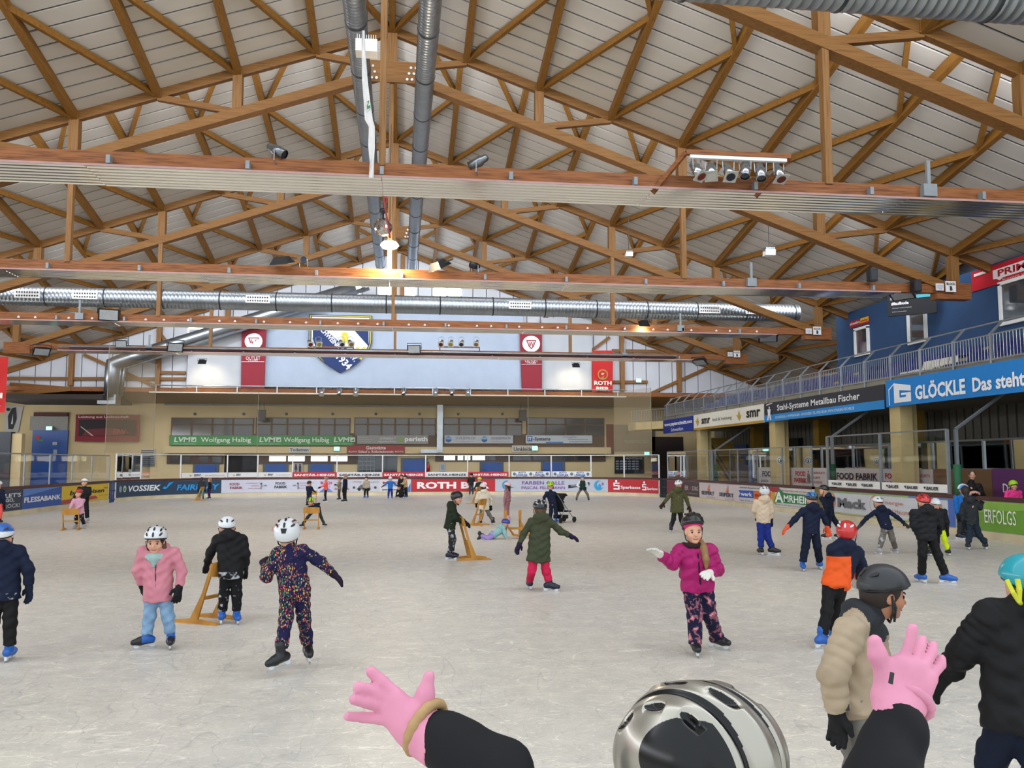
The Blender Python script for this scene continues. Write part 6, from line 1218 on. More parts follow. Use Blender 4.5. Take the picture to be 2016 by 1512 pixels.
def p5x(t, J, f, e, s, hc, F_, R_, U_, hs):
    M = np.stack([R_, F_, U_]); p = Soft(.008); p.ell(hc+U_*.035*hs, np.array([.084, .1, .098])*hs, M, .01); p.sub.append((hc+U_*.022*hs, unit(-U_+F_*.55))); soft_obj('headband', p, cl('pink_band', '#d23c78'), t)
    h = Soft(.008); h.chain([hc-R_*.06*hs-F_*.0*hs-U_*.06*hs, hc-R_*.075*hs+F_*.07*hs-U_*.14*hs, hc-R_*.08*hs+F_*.115*hs-U_*.24*hs, hc-R_*.085*hs+F_*.11*hs-U_*.34*hs], [.02*hs, .034*hs, .03*hs, .012*hs], .02); soft_obj('hair', h, HAIRBL, t)
    zc = (J['shL']+J['shR'])/2; MB().tube([zc+f*.085*s-np.array([0, 0, .02*s]), zc+f*.112*s-np.array([0, 0, .12*s]), J['hp']+f*.112*s-np.array([0, 0, .05*s])], .008*s, 6).build('zip', BLK2, t)
    c = Soft(.01); q = hc-U_*.12*hs; c.chain([q+(R_*cos(a)*.085-F_*.01+F_*sin(a)*.07)*hs for a in np.linspace(-.6, 3.7, 9)], [.024*hs]*9, .02); soft_obj('hood_trim', c, cl('dark_brown_fur', '#2c1c18'), t)
person('child in a shiny magenta jacket and flower-print trousers, black helmet, arm held out', foot=(1385, 1288), top=1017, th=-92, look=.02, px={'hd': (1364, 1047), 'shL': (1338, 1084), 'shR': (1399, 1083), 'elL': (1324, 1110, -.06), 'wrL': (1301, 1093, -.14), 'elR': (1413, 1122), 'wrR': (1398, 1128, -.2), 'hp': (1373, 1150), 'knL': (1368, 1214), 'knR': (1396, 1210, .05), 'anL': (1369, 1277, -.05), 'anR': (1412, 1258, .22)}, jk=MAG, tr=FLOWER, gl=cl('white_glove', '#dcdad0'), sk=SBLACK, skacc=None, hel=(HK, dict(style='bike', vents=6, scale=1.06, hup=.036)), face=True, hem=.06, hood=False, boot_th=(-98, -55), extra=p5x, rip=(.012, 3.), puff=1.12, wide=1.16, cuff=-.02)
person('child in a long olive coat and raspberry trousers, black helmet, seen from behind', foot=(1064, 1166), top=984, th=95, px={'hd': (1063, 1003), 'shL': (1046, 1027), 'shR': (1082, 1026), 'elL': (1032, 1049), 'wrL': (1024, 1068), 'elR': (1104, 1046), 'wrR': (1119, 1053), 'hp': (1061, 1082), 'knL': (1047, 1124), 'knR': (1075, 1124), 'anL': (1043, 1148, .3), 'anR': (1082, 1152)}, jk=OLIVE, tr=RED, gl=cl('purple_glove', '#241a38'), sk=SNAVY, hel=(HK, dict(style='bike', vents=6, ventm=mat('vent_silver', '#a8acb0', .3))), hem=.17, hood=True, boot_th=(92, -25), hair=HAIRB)
def fur(t, J, f, e, s, hc, F_, R_, U_, hs):
    c = Soft(.012); q = hc-U_*.1*hs-F_*.04*hs; c.chain([q+(R_*cos(a)*.1+(-F_*.7+U_*.3)*sin(a)*.07)*hs for a in np.linspace(0, pi, 8)], [.03*hs]*8, .02); c.wr = .006; soft_obj('fur_trim', c, cl('fur', '#7a684c'), t)
person('boy in a dark green fur-hooded jacket and snowy trousers, pushing an aid', foot=(893, 1102), top=966, th=12, hth=-35, px={'hd': (899, 981), 'shL': (890, 1002, .1), 'shR': (890, 1002, -.1), 'elL': (902, 1018, .15), 'wrL': (913, 1026, .12), 'elR': (896, 1020, -.14), 'wrR': (911, 1028, -.08), 'hp': (886, 1032), 'knL': (892, 1062, .07), 'knR': (890, 1062, -.07), 'anL': (888, 1091, .07), 'anR': (886, 1092, -.07)}, jk=DGREEN, tr=SNOWDG, gl=BLK, sk=SNAVY, hel=(HK, dict(style='ski', vents=4)), face=True, hem=.08, hood=True, boot_th=(10, -10), extra=fur, skin=SKIN, puff=1.08)
aid('wooden skating aid pushed by the boy in the dark green jacket', (929, 1101), -82, H=.86, lean=.2)
person('child in a cream padded jacket and grey trousers with speckled helmet', foot=(957, 1033), top=952, th=110, px={'hd': (951, 960), 'shL': (943, 971), 'shR': (961, 971), 'elL': (939, 981), 'wrL': (938, 990, .1), 'hp': (953, 997), 'knL': (948, 1014), 'knR': (963, 1013), 'anL': (946, 1028), 'anR': (971, 1028)}, jk=CREAMJ, tr=GREYT, gl=BLK, sk=SBLACK, hel=(camo('pink_speckle', ['#e4dcdc', '#c88a94', '#e8e8e8'], 30), dict(vents=0)), hem=.1, hood=True, hair=HAIRD, puff=1.1)
aid('wooden skating aid beside the child in the cream jacket', (937, 1034), 55, H=.82)
person('child in a dusty rose overall and pink helmet standing still', foot=(999, 1024), top=949, th=150, arms='down', st=.07, jk=ROSEDOT, tr=ROSEDOT, gl=None, sk=SPINK, hel=(HPK, dict(vents=0, visor=True)), hem=0., hood=False, skin=SKIN2, hair=HAIRD)
# fallen child
fb = onZ(968, 1062)
person('fallen child in aqua jacket and lilac trousers leaning on the ice', B=fb, H=1.15, th=20, hth=25, look=-.3, px={'hd': (995, 1032, .1), 'nk': (990, 1036, .1), 'shL': (982, 1040, .18), 'shR': (991, 1040, -.08), 'elL': (992, 1050, .2), 'wrL': (998, 1060, .2), 'elR': (994, 1050, -.12), 'wrR': (997, 1060, -.12), 'hp': (970, 1053, .05), 'knL': (959, 1058, .22), 'knR': (962, 1060, -.12), 'anL': (946, 1058, .25), 'anR': (945, 1060, -.05)}, jk=AQUA, tr=LILAC, gl=None, sk=SBLACK, hel=(HVI, dict(vents=3)), hem=.03, hood=True, boot_th=((-.8, -.1, -.55), (-.8, .1, -.6)), puff=1.08)
fa = onZ(1012, 1058); skating_aid('wooden skating aid tipped over beside the fallen child', fa+np.array([.0, .3, .35]), 0, H=.74, fall=(radians(90), 0, radians(12)))
person('person in a navy overall and neon green helmet pushing a black pushchair', foot=(1089, 1030), top=951, th=60, px={'hd': (1084, 957), 'shL': (1076, 971), 'shR': (1092, 971), 'elL': (1071, 980), 'wrL': (1072, 988, .2), 'elR': (1100, 980, .1), 'wrR': (1106, 985, .3)}, st=.1, jk=NAVY, tr=NAVY, gl=BLK, sk=SBLUE, hel=(HG, dict(vents=4)), hem=0.)
def pushchair(b, th):
    t = bpy.data.objects.new('pushchair', None); COL.objects.link(t); t.location = b; WLOC[t.name] = np.zeros(3); tag(t, 'black folding pushchair with silver frame on the ice', 'pushchair')
    for sg in (-1, 1):
        MB().tube([(sg*.22, -.45, .95), (sg*.22, -.3, .8), (sg*.22, .42, .1)], .014, 6).build('frame_tube', ALU, t); MB().tube([(sg*.22, -.05, .55), (sg*.22, -.3, .12)], .014, 6).build('rear_leg', ALU, t)
        for y in (-.3, .42): MB().lathe([(.02, -.02), (.09, -.02), (.1, 0), (.09, .02), (.02, .02)], (sg*.22, y, .1), (1, 0, 0), 14).build('wheel', BLACK, t)
    MB().tube([(-.22, -.45, .95), (.22, -.45, .95)], .016, 6).build('handle', BLACK, t)
    MB().prism([(-.2, -.22, .74), (-.2, -.02, .42), (-.2, .3, .40), (-.2, .3, .36), (-.2, -.05, .36), (-.2, -.27, .72)], (.4, 0, 0)).build('seat', BLK2, t)
    MB().prism([(-.21, -.24, .74), (-.21, -.2, .92), (-.21, .0, .98), (-.21, .1, .9), (-.21, -.02, .88), (-.21, -.15, .74)], (.42, 0, 0)).build('canopy', BLK2, t); MB().bb((-.18, -.2, .14), (.18, .15, .26)).build('basket', BLK2, t)
    t.rotation_euler = (0, 0, radians(th)); WLOC[t.name] = np.asarray(b, float)
pushchair(onZ(1105, 1029), -50)
person('person with white sleeves, dark green vest and grey trousers, hands at hips', foot=(1147, 987), top=936, th=-90, arms='hips', st=.32, jk=[cl('white_sleeve', '#d4d4d0'), cl('bottle_green', '#16342c')], jfn=lambda J, f, s: (lambda c: (np.abs((c-J['hp'])@np.array([1., 0, 0])) < .15*s).astype(int)), tr=GREYT, gl=BLK, sk=SBLACK, hel=(HLB, dict(vents=0, scale=.98)), hem=.02)
person('skater in an olive hooded coat, black leggings and white helmet, arms held away', foot=(1333, 1048), top=943, th=65, hth=40, px={'hd': (1336, 955), 'shL': (1322, 970), 'shR': (1345, 969), 'elL': (1314, 981), 'wrL': (1307, 990), 'elR': (1352, 984), 'wrR': (1356, 996), 'hp': (1333, 998), 'knL': (1326, 1022), 'knR': (1341, 1022), 'anL': (1321, 1042), 'anR': (1346, 1042)}, jk=OLIVE2, tr=BLK, gl=cl('brown_glove', '#3a2418'), sk=SNAVY, hel=(HW, dict(vents=6)), hem=.14, hood=True, wide=.94)
person('child in a beige fleece, royal blue snow trousers and white vented helmet', foot=(1507, 1093), top=956, th=92, px={'hd': (1505, 970), 'shL': (1488, 989), 'shR': (1516, 989), 'elL': (1484, 1005), 'wrL': (1491, 1015, .12), 'elR': (1519, 1006), 'wrR': (1518, 1020), 'hp': (1503, 1026), 'knL': (1498, 1059), 'knR': (1512, 1059), 'anL': (1498, 1087), 'anR': (1521, 1087)}, jk=BEIGEJ, tr=ROYAL, gl=NAVY2, sk=SBLACK, hel=(HW, dict(style='ski', vents=6)), hem=.02, hood=True, boot_th=(90, -30))
person('child in navy jacket and trousers with orange gloves and blue-topped helmet', foot=(1594, 1124), top=971, th=92, px={'hd': (1598, 985), 'shL': (1581, 1005), 'shR': (1614, 1005), 'elL': (1564, 1023), 'wrL': (1552, 1036), 'elR': (1625, 1024), 'wrR': (1628, 1036), 'hp': (1597, 1046), 'knL': (1586, 1075), 'knR': (1609, 1075), 'anL': (1580, 1112), 'anR': (1614, 1110, .2)}, jk=NAVY, tr=NAVY2, gl=mat('glove_orange', '#e05028', .7), sk=SBLUE, hel=(HLB, dict(vents=4, stripe=(HK, two_tone(.035)))), hem=.03, hood=True, boot_th=(-105, 80), wide=1.1)
person('skater in navy bending by the open gateway, dark helmet', foot=(1636, 1061), top=955, th=150, lean=(-.06, 0), px={'hd': (1622, 966), 'shL': (1617, 982), 'shR': (1640, 982), 'hp': (1634, 1012), 'knL': (1630, 1036), 'knR': (1650, 1034), 'anL': (1629, 1054), 'anR': (1655, 1054)}, jk=NAVY2, tr=NAVY2, gl=BLK, sk=SBLACK, hel=(HK, dict(vents=4)), hem=.05, hood=True)
person('child in navy jacket and grey snowy trousers, white and orange helmet, gliding low', foot=(1747, 1092), top=977, th=100, px={'hd': (1728, 990, .1), 'shL': (1723, 1008, .08), 'shR': (1748, 1006, .08), 'elL': (1706, 1020), 'wrL': (1693, 1035), 'elR': (1766, 1018), 'wrR': (1779, 1029), 'hp': (1746, 1038), 'knL': (1736, 1064), 'knR': (1757, 1062), 'anL': (1731, 1086), 'anR': (1763, 1082, .2)}, jk=NAVY, tr=snowy('snowy_grey', '#6d675f', .58, 9), gl=cl('grey_glove', '#3c3c3a'), sk=SSILV, hel=(HW, dict(vents=3, stripe=(HR, two_tone(-.008)))), hem=.05, hood=True)
person('skater in a black padded jacket and black trousers, red helmet, blue skates', foot=(1838, 1150), top=971, th=95, px={'hd': (1818, 990), 'shL': (1799, 1010), 'shR': (1844, 1010), 'elL': (1799, 1034), 'wrL': (1809, 1052, .05), 'elR': (1850, 1032), 'wrR': (1846, 1052, .1), 'hp': (1824, 1052), 'knL': (1816, 1092), 'knR': (1846, 1092), 'anL': (1815, 1133, .15), 'anR': (1862, 1134)}, jk=BLK2, tr=BLK, gl=BLK, sk=SBLUE, hel=(HR, dict(vents=4)), hem=.07, hood=True, rip=(.01, 4.), boot_th=(95, -35), puff=1.08)
person('skater with neon yellow trousers behind the one with the red helmet', foot=(1852, 1094), top=984, th=80, px={'hd': (1842, 994), 'hp': (1848, 1040), 'shL': (1836, 1006), 'shR': (1860, 1006), 'knL': (1836, 1064), 'knR': (1860, 1064), 'anL': (1830, 1086), 'anR': (1867, 1085)}, jk=BLK2, tr=YEL, gl=BLK, sk=SBLACK, hel=(HW, dict(vents=0)), hem=.03)
person('child in a grey jacket and dark jeans stepping by the gate', foot=(1922, 1082), top=957, th=70, px={'hd': (1900, 968), 'shL': (1897, 994), 'shR': (1923, 992), 'elL': (1893, 1010), 'elR': (1930, 1000), 'wrL': (1896, 1025), 'wrR': (1932, 993, .1), 'hp': (1912, 1028), 'knL': (1909, 1054), 'knR': (1928, 1054), 'anL': (1906, 1074), 'anR': (1940, 1072)}, jk=CHAR, tr=DJEAN, gl=BLK, sk=SNAVY, hair=HAIRD, hem=.03, hood=True)
person('child in a bright blue jacket and blue-white helmet at the gate', foot=(1893, 1062), top=953, th=-60, hth=-20, px={'hd': (1896, 964), 'shL': (1881, 980), 'shR': (1908, 978)}, jk=BLUEJ, tr=CHAR, gl=BLK, sk=SNAVY, hel=(HLB, dict(vents=0, stripe=(HW, mid_stripe(.02)))), hem=.03, face=True)
ap = onX(1915, 1030, 15.95); person('adult with short hair in black clothes standing at the gate', B=(ap[0], ap[1], -.12), H=1.93, th=-110, hth=-120, look=-.15, px={'hd': (1914, 935)}, arms='pray', jk=BLK, tr=BLK, gl=None, sk=None, skin=SKIN, face=True, hem=.06, hair=mat('hair_short', '#4a4038', .8), st=.12)
cp = onX(1995, 1030, 16.5); person('child in a neon pink jacket and lime helmet behind the boards', B=(cp[0], cp[1], -.12), H=1.5, th=-95, px={'hd': (1995, 956), 'shL': (1983, 970), 'shR': (2008, 970)}, jk=cl('neon_pink', '#ee3c8c', .6), tr=BLK, gl=BLK, sk=SBLACK, hel=(HG, dict(style='ski', vents=0)), face=True, hair=HAIRD)
person('child in orange and navy jacket with red helmet and blue skates', foot=(1628, 1275), top=1032, th=55, lean=(.06, .05), px={'hd': (1667, 1052), 'shL': (1638, 1082, .0), 'shR': (1688, 1086, .05), 'elL': (1640, 1112, .1), 'wrL': (1664, 1128, .3), 'elR': (1696, 1112, .1), 'wrR': (1690, 1136, .25), 'hp': (1645, 1148), 'knL': (1628, 1202, -.02), 'knR': (1646, 1202, .12), 'anL': (1618, 1258, -.05), 'anR': (1640, 1256, .25)}, jk=[NAVY, ORANGE], jfn=lambda J, f, s: (lambda c: ((c[:, 2] < (J['shL'][2]-.07*s)) & (np.abs((c-J['hp'])@np.array([.82, -.57, 0])) < .17*s)).astype(int)), tr=BLK, gl=cl('white_mitt', '#cfcac4'), sk=SBLUE, hel=(HR, dict(style='ski', vents=4, ventm=HW)), hem=.04, hood=True, boot_th=(15, 60), rip=(.008, 4.), puff=1.1)
# ---------------------------------------------------------------- left edge and mid-distance
person('child in a navy jacket dusted with snow, blue and white helmet, black trousers', foot=(10, 1302), top=1032, th=92, px={'hd': (4, 1060), 'shL': (-24, 1086), 'shR': (38, 1086), 'elL': (-34, 1120), 'wrL': (-34, 1152), 'elR': (56, 1122), 'wrR': (57, 1152), 'hp': (8, 1166), 'knL': (-14, 1222), 'knR': (20, 1224), 'anL': (-22, 1286), 'anR': (18, 1284)}, jk=[NAVY, SNOWNAVY], jfn=below(.0), tr=BLK, gl=NAVY2, sk=SBLUE, hel=(HB, dict(vents=4, stripe=(HW, two_tone(.03)))), hem=.06, hood=True, puff=1.1)
person('skater in navy jacket and coral trousers at the left boards', foot=(-7, 1032), top=946, th=80, arms='down', jk=NAVY, tr=CORAL, gl=BLK, sk=SBLACK, hel=(HW, dict(vents=0)))
person('taller skater in black with striped white helmet behind the child in pale pink', foot=(163, 1030), top=940, th=-95, jk=BLK, tr=BLK, gl=BLK, sk=SSILV, hel=(HW, dict(vents=4)), face=True, st=.14, arms='fwd')
person('small child in pale pink jacket and red vented helmet holding an aid', foot=(156, 1041), top=962, th=-105, lean=(-.05, 0), px={'hd': (155, 972), 'shL': (145, 985), 'shR': (165, 985), 'wrL': (138, 1001, -.2), 'wrR': (151, 1001, -.2), 'elL': (141, 994, -.1), 'elR': (160, 995, -.1), 'hp': (158, 1008), 'anL': (149, 1035), 'anR': (166, 1035)}, jk=cl('pale_pink', '#cf9aae'), tr=SNOWBLK, gl=cl('pink_glove_small', '#d8a0b8'), sk=SSILV, hel=(HR, dict(vents=4, ventm=HW)), face=True, hem=.06)
aid('wooden skating aid held by the child in pale pink', (140, 1043), 12, H=.62)
far = [
 ('person in a dark hooded jacket and teal trousers facing the boards', (396, 984), 939, 88, CHAR, TEAL, None, dict(hair=HAIRD)),
 ('person in black jacket and purple trousers beside the teal trousers', (412, 983), 940, 180, BLK, PURP, None, dict(hair=HAIRBL, hth=170)),
 ('child in navy and brown woolly hat leaning on an aid', (608, 997), 947, 60, NAVY, CHAR, (cl('wool_hat', '#3c3028'), dict(vents=0)), dict(arms='fwd')),
 ('skater in a coral jacket and black trousers', (641, 988), 938, 185, CORAL, BLK, (cl('grey_hat', '#8a8480'), dict(vents=0)), dict(arms='fwd')),
 ('small skater in khaki jacket with hands raised', (668, 985), 939, 175, KHAKI, cl('dark_khaki', '#4a463c'), (HK, dict(vents=0)), dict(arms='pray')),
 ('tall skater in navy with grey woolly hat', (679, 989), 932, 165, NAVY, BLK, (MATS['cloth_grey_hat'], dict(vents=0)), dict(arms='down')),
 ('child in a beige and black jacket with blue skates', (721, 981), 938, -120, cl('light_stone', '#a89c88'), BLK, (HK, dict(vents=0)), dict(arms='down')),
 ('child in bright blue jacket with black vest and white helmet, arms out', (768, 983), 938, 80, BLUEJ, ROYAL, (HW, dict(vents=0)), dict(arms='out')),
 ('person in a tan jacket bending over a kneeling child', (800, 980), 935, 200, TAN, BLK, (HK, dict(vents=0)), dict(arms='fwd', lean=(-.06, 0))),
 ('dark figure standing behind the tan jacket', (790, 979), 934, -90, BLK, BLK, (HK, dict(vents=0)), dict(arms='down')),
 ('child in blue jacket with pale scarf at the red advert', (905, 974), 932, 90, cl('mid_blue', '#24406c'), BLK, (NAVY, dict(vents=0)), dict(arms='down')),
 ('dark-dressed skater with navy hat at the red advert', (928, 975), 931, 100, BLK2, cl('slate', '#34424a'), (NAVY, dict(vents=0)), dict(arms='fwd')),
 ('child in dark green jacket with yellow helmet pushing an aid', (946, 990), 939, 110, DGREEN, BLK, (mat('helmet_yellow', '#d8d23c', .4), dict(vents=0)), dict(arms='fwd', lean=(-.04, 0))),
]
for lab, ft, tp, th, j, tr_, hl, kw in far:
    person(lab, foot=ft, top=tp, th=th, jk=j, tr=tr_, gl=BLK, sk=SBLUE if 'blue' in lab else SBLACK, hel=hl, detail=False, **kw)
fb = onZ(788, 980); person('kneeling child in black with white stripes beside the tan jacket', B=fb, H=1.2, th=190, px={'hd': (786, 960), 'shL': (783, 965), 'shR': (793, 966), 'elL': (781, 970), 'wrL': (780, 975), 'elR': (795, 971), 'wrR': (793, 976), 'hp': (792, 973), 'knL': (782, 976), 'knR': (788, 978), 'anL': (792, 978.5), 'anR': (797, 978.5)}, jk=BLK, tr=BLK, gl=BLK, sk=SBLUE, hel=(HK, dict(vents=0)), detail=False)
person('boy with lime helmet lying over an aid, legs spread wide', foot=(617, 1038), top=977, th=-100, look=-.3, px={'hd': (612, 988, -.2), 'nk': (617, 992, -.1), 'shL': (612, 997, -.1), 'shR': (628, 992, .0), 'elL': (607, 1000, -.25), 'wrL': (611, 1003, -.3), 'elR': (622, 1000, -.2), 'wrR': (617, 1003, -.3), 'hp': (625, 1000, .25), 'knL': (606, 1018, .1), 'knR': (632, 1018, .1), 'anL': (596, 1032), 'anR': (638, 1031)}, jk=NAVY, tr=CHAR, gl=BLK, sk=SBLACK, hel=(HG, dict(vents=3, stripe=(HK, mid_stripe(.015)))), face=True, hem=.02, boot_th=(-160, -20))
aid('wooden skating aid under the boy with the lime helmet', (613, 1041), 4, H=.64)
aid('wooden skating aid in front of the child with the woolly hat', (613, 994), 10, H=.66)
aid('wooden skating aid pushed by the child with the yellow helmet', (934, 992), 60, H=.82)
aid('wooden skating aid standing beside the teal trousers at the boards', (389, 985), 80, H=.7)
# ---------------------------------------------------------------- near right boy and near right child
def nearbase(px_, py, Y): return onY(px_, py, Y)
Y25 = 4.35; b25 = onY(1690, 1500, Y25); B25 = np.array([b25[0], Y25, 0])
def p25x(t, J, f, e, s, hc, F_, R_, U_, hs):
    MB().tube([hc+R_*.07*hs+U_*.02*hs, hc+R_*.074*hs+F_*.03*hs-U_*.05*hs, hc+R_*.03*hs+F_*.05*hs-U_*.115*hs], .006*hs, 5).build('helmet_strap', BLACK, t)
    MB().box(J['wrR']+np.array([.02, -.055, .02]), (.04, .008, .03)).build('cuff_tab', BLACK, t)
person('boy in profile with matt black helmet, charcoal yoke and stone padded jacket', B=B25, H=onY(1740, 1106, Y25)[2], th=-8, hth=-4, look=-.12, px={'hd': (1738, 1170), 'nk': (1716, 1212), 'shL': (1718, 1246, .2), 'shR': (1672, 1246, -.12), 'elL': (1722, 1310, .22), 'wrL': (1728, 1360, .2), 'elR': (1640, 1322, -.14), 'wrR': (1646, 1395, -.1), 'hp': (1690, 1392)}, jk=[STONE, CHAR], jfn=lambda J, f, s: (lambda c: ((c[:, 2] > J['shR'][2]-.06*s+.4*np.maximum(0, (c-J['shR'])@np.array([-1., 0, 0]))) & ~((np.linalg.norm((c-J['shR'])*np.array([1, .8, .7]), axis=1) < .1*s) | ((c-J['shR'])@np.array([1., 0, 0]) < -.02*s))).astype(int)), tr=GREYP, gl=BLK, sk=SBLACK, hel=(HGR, dict(style='bike', vents=4, visor=True, scale=1.04)), skin=SKIN2, face=True, hem=.05, hood=True, rip=(.012, 3.), puff=1.2, hair=HAIRD, extra=p25x, hs=1.12, vox=.0075)
Y26 = 3.9; b26 = onY(2010, 1500, Y26); B26 = np.array([b26[0], Y26, 0])
def p26x(t, J, f, e, s, hc, F_, R_, U_, hs):
    yl = cl('yellow_strap', '#c8cc3a', .6); c = hc
    MB().tube([onY(1982, 1142, Y26-.1), onY(1994, 1166, Y26-.13), onY(2006, 1184, Y26-.12), onY(2022, 1200, Y26-.05)], .011, 6).build('yellow_strap', yl, t); MB().tube([onY(2003, 1140, Y26-.13), onY(2007, 1160, Y26-.14), onY(2006, 1184, Y26-.12)], .012, 6).build('yellow_strap', yl, t)
person('child in a black padded jacket with teal helmet and yellow straps', B=B26, H=onY(2016, 1096, Y26)[2], th=120, px={'hd': (2022, 1150), 'nk': (2016, 1180), 'shL': (1950, 1212), 'shR': (2075, 1205), 'elL': (1908, 1268, .08), 'wrL': (1866, 1322, .22), 'elR': (2110, 1280), 'wrR': (2110, 1360), 'hp': (2006, 1390), 'knL': (1958, 1480, .1), 'knR': (2040, 1490, -.05), 'anL': (1930, 1600, .2), 'anR': (2050, 1620)}, jk=BLK, tr=NAVY2, gl=BLK, sk=SBLACK, hel=(HT, dict(style='ski', vents=0, strap=False)), hem=.08, hood=True, rip=(.012, 4.), puff=1.2, extra=p26x, hs=1.06, vox=.0085, hair=HAIRB)
# ---------------------------------------------------------------- foreground person: silver helmet, raised pink gloves
YH = 1.32; hb = onY(1372, 1475, YH); t = thing('person', 'person in black with silver and black helmet raising both pink-gloved hands', 'person', (hb[0], hb[1]+.05, 0))
PINKG = mat('pink_leather_glove', '#d98fa8', .6, var=.06, scale=18, bump=.12, spec=.3); BLKS = cl('black_sleeve', '#17171a', .8, .1, 9)
hc = np.array([hb[0], hb[1]+.02, hb[2]-.02]); fw_ = unit((-.52, .85, -.2)); F_, R_, U_ = frame_of(fw_, (-.1, 0, 1))
pxg = lambda x, y, Y: onY(x, y, Y)
YL_, YR_ = 1.62, 1.55
wl = pxg(838, 1432, YL_); el_ = pxg(985, 1535, YL_-.1); wr = pxg(1775, 1392, YR_); er_ = pxg(1742, 1560, YR_-.1)
shl, shr = hc+np.array([-.19, .03, -.27]), hc+np.array([.19, .03, -.27])
b = Soft(.012); M_ = np.stack([R_, F_, U_]); b.ell(hc, np.array([.078, .095, .115]), M_, .02); b.cone(hc-U_*.06, (shl+shr)/2, .05, .06, .03); b.cone(shl, shr, .06, .06, .04)
hpz = np.array([hc[0], hc[1]+.03, .92]); b.cone((shl+shr)/2, hpz, .11, .1, .05)
for q, w_, e_ in ((shl, wl, el_), (shr, wr, er_)): b.chain([q, e_, w_], [.05, .042, .03], .03)
for sg in (-1, 1): b.chain([hpz+np.array([sg*.09, 0, 0]), hpz+np.array([sg*.1, .05, -.42]), (hpz[0]+sg*.11, hpz[1], .12)], [.09, .065, .045], .04); b.cone((hpz[0]+sg*.11, hpz[1], .12), (hpz[0]+sg*.12, hpz[1]+.12, .08), .045, .035, .03)
soft_obj('body', b, SKIN, t)
j = Soft(.009); j.wr = .005
for q, w_, e_ in ((shl, wl, el_), (shr, wr, er_)):
    d = unit(w_-e_); j.cone(q, e_, .075, .06, .04); j.cone(e_, w_-d*.05, .06, .053, .03)
j.cone((shl+shr)/2+np.array([-.06, 0, -.05]), hpz+np.array([-.08, 0, -.05]), .12, .13, .08, 1); j.cone((shl+shr)/2+np.array([.06, 0, -.05]), hpz+np.array([.08, 0, -.05]), .12, .13, .08, 1); j.cone(shl, shr, .075, .075, .05); j.cone((shl+shr)/2, hc-U_*.1, .08, .07, .03)
soft_obj('jacket', j, BLKS, t)
tq = Soft(.016)
for sg in (-1, 1): tq.cone(hpz+np.array([sg*.08, 0, .02]), hpz+np.array([sg*.1, .05, -.42]), .11, .085, .05); tq.cone(hpz+np.array([sg*.1, .05, -.42]), (hpz[0]+sg*.11, hpz[1], .16), .085, .075, .03, 1)
soft_obj('trousers', tq, BLK, t)
for sg in (-1, 1): skate(t, np.array([hpz[0]+sg*.11, hpz[1], .19]), (0, 1, 0), 1.35, SBLACK, .014)
# gloves: left with spread fingers, right seen from its back
def big_glove(fingers, palm, thumb, wrist, d, cuffr, mark=None):
    s_ = Soft(.0052); s_.wr = .0012
    for a, b_, r0, r1 in palm: s_.cone(a, b_, r0*.82, r1*.72, .016)
    for ch in fingers: s_.chain(ch, [.0118, .011, .0098][:len(ch)], .003)
    s_.chain(thumb, [.018, .0155, .0125], .012)
    s_.cone(wrist, wrist-d*.02, .037, .04, .02); s_.cone(wrist-d*.02, wrist-d*.055, .04, .043, .01, 1)
    return soft_obj('glove', s_, PINKG, t)
L_ = lambda x, y, dz=0: pxg(x, y, YL_+dz)
dl = unit(wl-el_)
big_glove([[L_(778, 1366), L_(752, 1342), L_(730, 1321)], [L_(762, 1376), L_(732, 1361, -.01), L_(706, 1354, -.025)], [L_(755, 1393), L_(722, 1384, -.02), L_(697, 1378, -.03)], [L_(752, 1414), L_(715, 1412), L_(684, 1411, -.01)]],
          [(L_(825, 1430), L_(778, 1372), .034, .024), (L_(822, 1434), L_(768, 1392), .036, .024), (L_(818, 1440), L_(764, 1410), .036, .022)], [L_(830, 1396), L_(838, 1366), L_(845, 1332)], L_(822, 1436), dl, .05)
cf = Soft(.007); dn_ = unit(wl-el_); sd = unit(np.cross(dn_, FW)); ub = np.cross(sd, dn_); cf.chain([wl-dn_*.0+(sd*cos(a)+ub*sin(a))*.047 for a in np.linspace(0, 2*pi, 15)], [.008]*15, .012); soft_obj('glove_cuff', cf, cl('beige_fleece_cuff', '#b49468'), t)
R2 = lambda x, y, dz=0: pxg(x, y, YR_+dz); dr = unit(wr-er_)
big_glove([[R2(1778, 1300), R2(1790, 1268), R2(1797, 1238)], [R2(1796, 1304), R2(1812, 1272, .02), R2(1815, 1258, .03)], [R2(1818, 1312), R2(1834, 1285, .02), R2(1836, 1270, .03)], [R2(1832, 1330), R2(1850, 1308, .02), R2(1852, 1298, .03)]],
          [(R2(1760, 1375), R2(1772, 1310), .04, .03), (R2(1780, 1378), R2(1798, 1315), .042, .03), (R2(1795, 1378), R2(1826, 1335), .038, .026), (R2(1748, 1370), R2(1752, 1318), .034, .024)], [R2(1742, 1330), R2(1728, 1290), R2(1722, 1264)], R2(1772, 1380), dr, .05)
MB().prism([R2(x, y, -.052) for x, y in ((1756, 1324), (1761, 1325), (1758, 1348), (1752, 1346))], (0, .006, 0)).build('glove_logo', DARK, t)
cf = Soft(.007); sd = unit(np.cross(dr, FW)); ub = np.cross(sd, dr); cf.chain([wr+dr*.012+(sd*cos(a)+ub*sin(a))*.047 for a in np.linspace(0, 2*pi, 15)], [.008]*15, .012); soft_obj('glove_cuff', cf, PINKG, t)
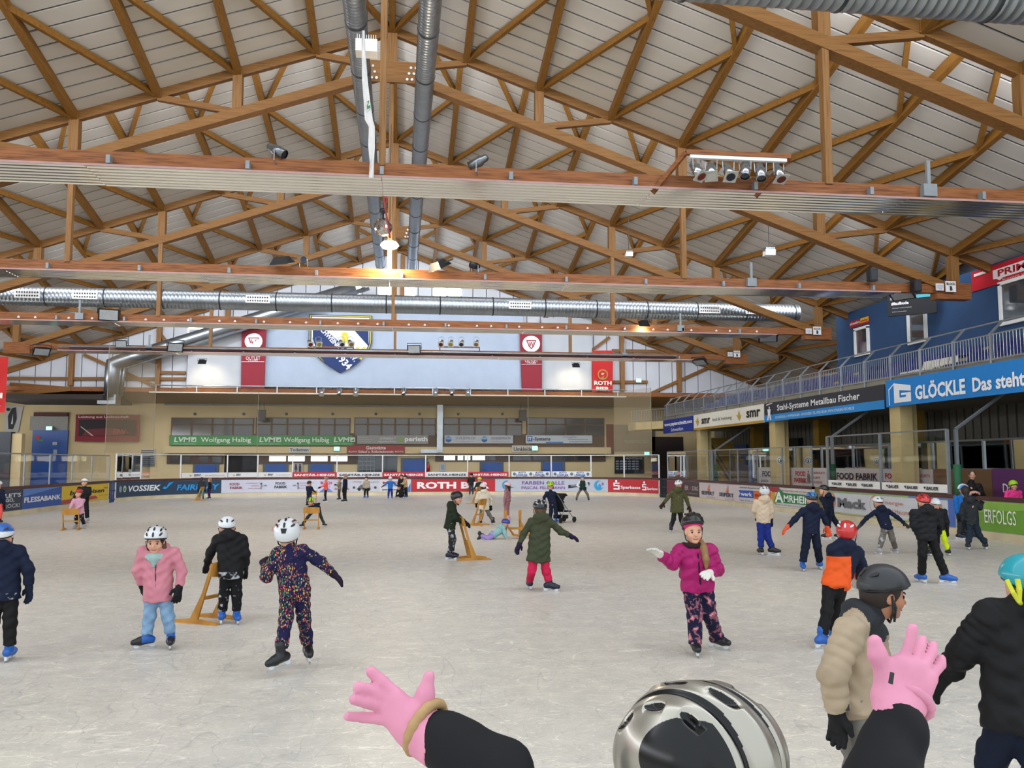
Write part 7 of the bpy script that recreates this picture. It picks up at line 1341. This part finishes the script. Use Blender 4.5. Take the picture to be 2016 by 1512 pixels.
# silver helmet with raised ribs, dark grooves and vents
SILV = mat('helmet_silver', '#a8a498', .3, .75, var=.02, coat=.25); GBLK = mat('helmet_gloss_black', '#08090b', .22, spec=.35)
hcen = onY(1374, 1490, YH); rad = np.array([.112, .138, .112])
class Hel(Soft):
    pass
n1, n2 = 320, 260; vs = []; 
def hpt(phi, al):      # phi: side angle (-90 left .. 90 right), al: angle from rear(0) over the top to the front(180)
    dirv = R_*sin(phi)+cos(phi)*(-F_*cos(al)+U_*sin(al))
    ridge = 0.
    g = lambda c, w: math.exp(-((phi-c)/w)**2)
    ridge -= .010*(g(radians(-18), .05)+g(radians(13), .045)+g(radians(44), .04))
    ridge += .006*(g(radians(-35), .12)+g(radians(-3), .1)+g(radians(28), .09))
    for c_, w_ in ((-35, .07), (-3, .065), (28, .06)):
        for a_ in (48, 92, 132): ridge -= .02*g(radians(c_), w_)*max(0., 1-((al-radians(a_))/.24)**2)
    q = np.array([sin(phi), cos(phi)*cos(al), cos(phi)*sin(al)])
    return hcen+dirv/np.sqrt(((q/rad)**2).sum())*(1+ridge*6)
m_idx = []
ph = np.linspace(-pi/2+.02, pi/2-.02, n1); als = np.linspace(-.25, pi+.25, n2)
vs = [hpt(p, a) for p in ph for a in als]; fs = []
for i in range(n1-1):
    for k in range(n2-1):
        fs.append((i*n2+k, i*n2+k+1, (i+1)*n2+k+1, (i+1)*n2+k)); p = np.degrees((ph[i]+ph[i+1])/2); a = np.degrees((als[k]+als[k+1])/2); bl = 0
        for c_, w_ in ((-18, 3.6), (13, 3.4)): bl |= abs(p-c_) < w_*min(1, max(.5, (a+12)/50))
        bl |= p > 54; bl |= p < -26 and a < 70+(-p-45)*1.8
        for c_, w_ in ((-35, 4.2), (-3, 4.6), (28, 4.2)):
            for a_ in (48, 92, 132): bl |= ((p-c_)/w_)**2+((a-a_)/13.)**2 < 1
        m_idx.append(int(bl))
mb = MB(); mb.v = [tuple(v) for v in vs]; mb.f = fs; mb.m = m_idx; mb.build('helmet', [SILV, GBLK], t, smooth=True)
hl = Soft(.012); hl.ell(hcen-U_*.01, rad*.9, M_, .01); hl.sub.append((hcen-U_*.03, -U_)); soft_obj('helmet_lining', hl, BLACK, t)
hh = Soft(.012); hh.ell(hc-F_*.02, np.array([.082, .09, .095]), M_, .02); hh.cone(hc-F_*.07, hc-F_*.08-U_*.2, .06, .03, .04); hh.sub.append((hc+F_*.05, F_)); soft_obj('hair', hh, HAIRB, t)
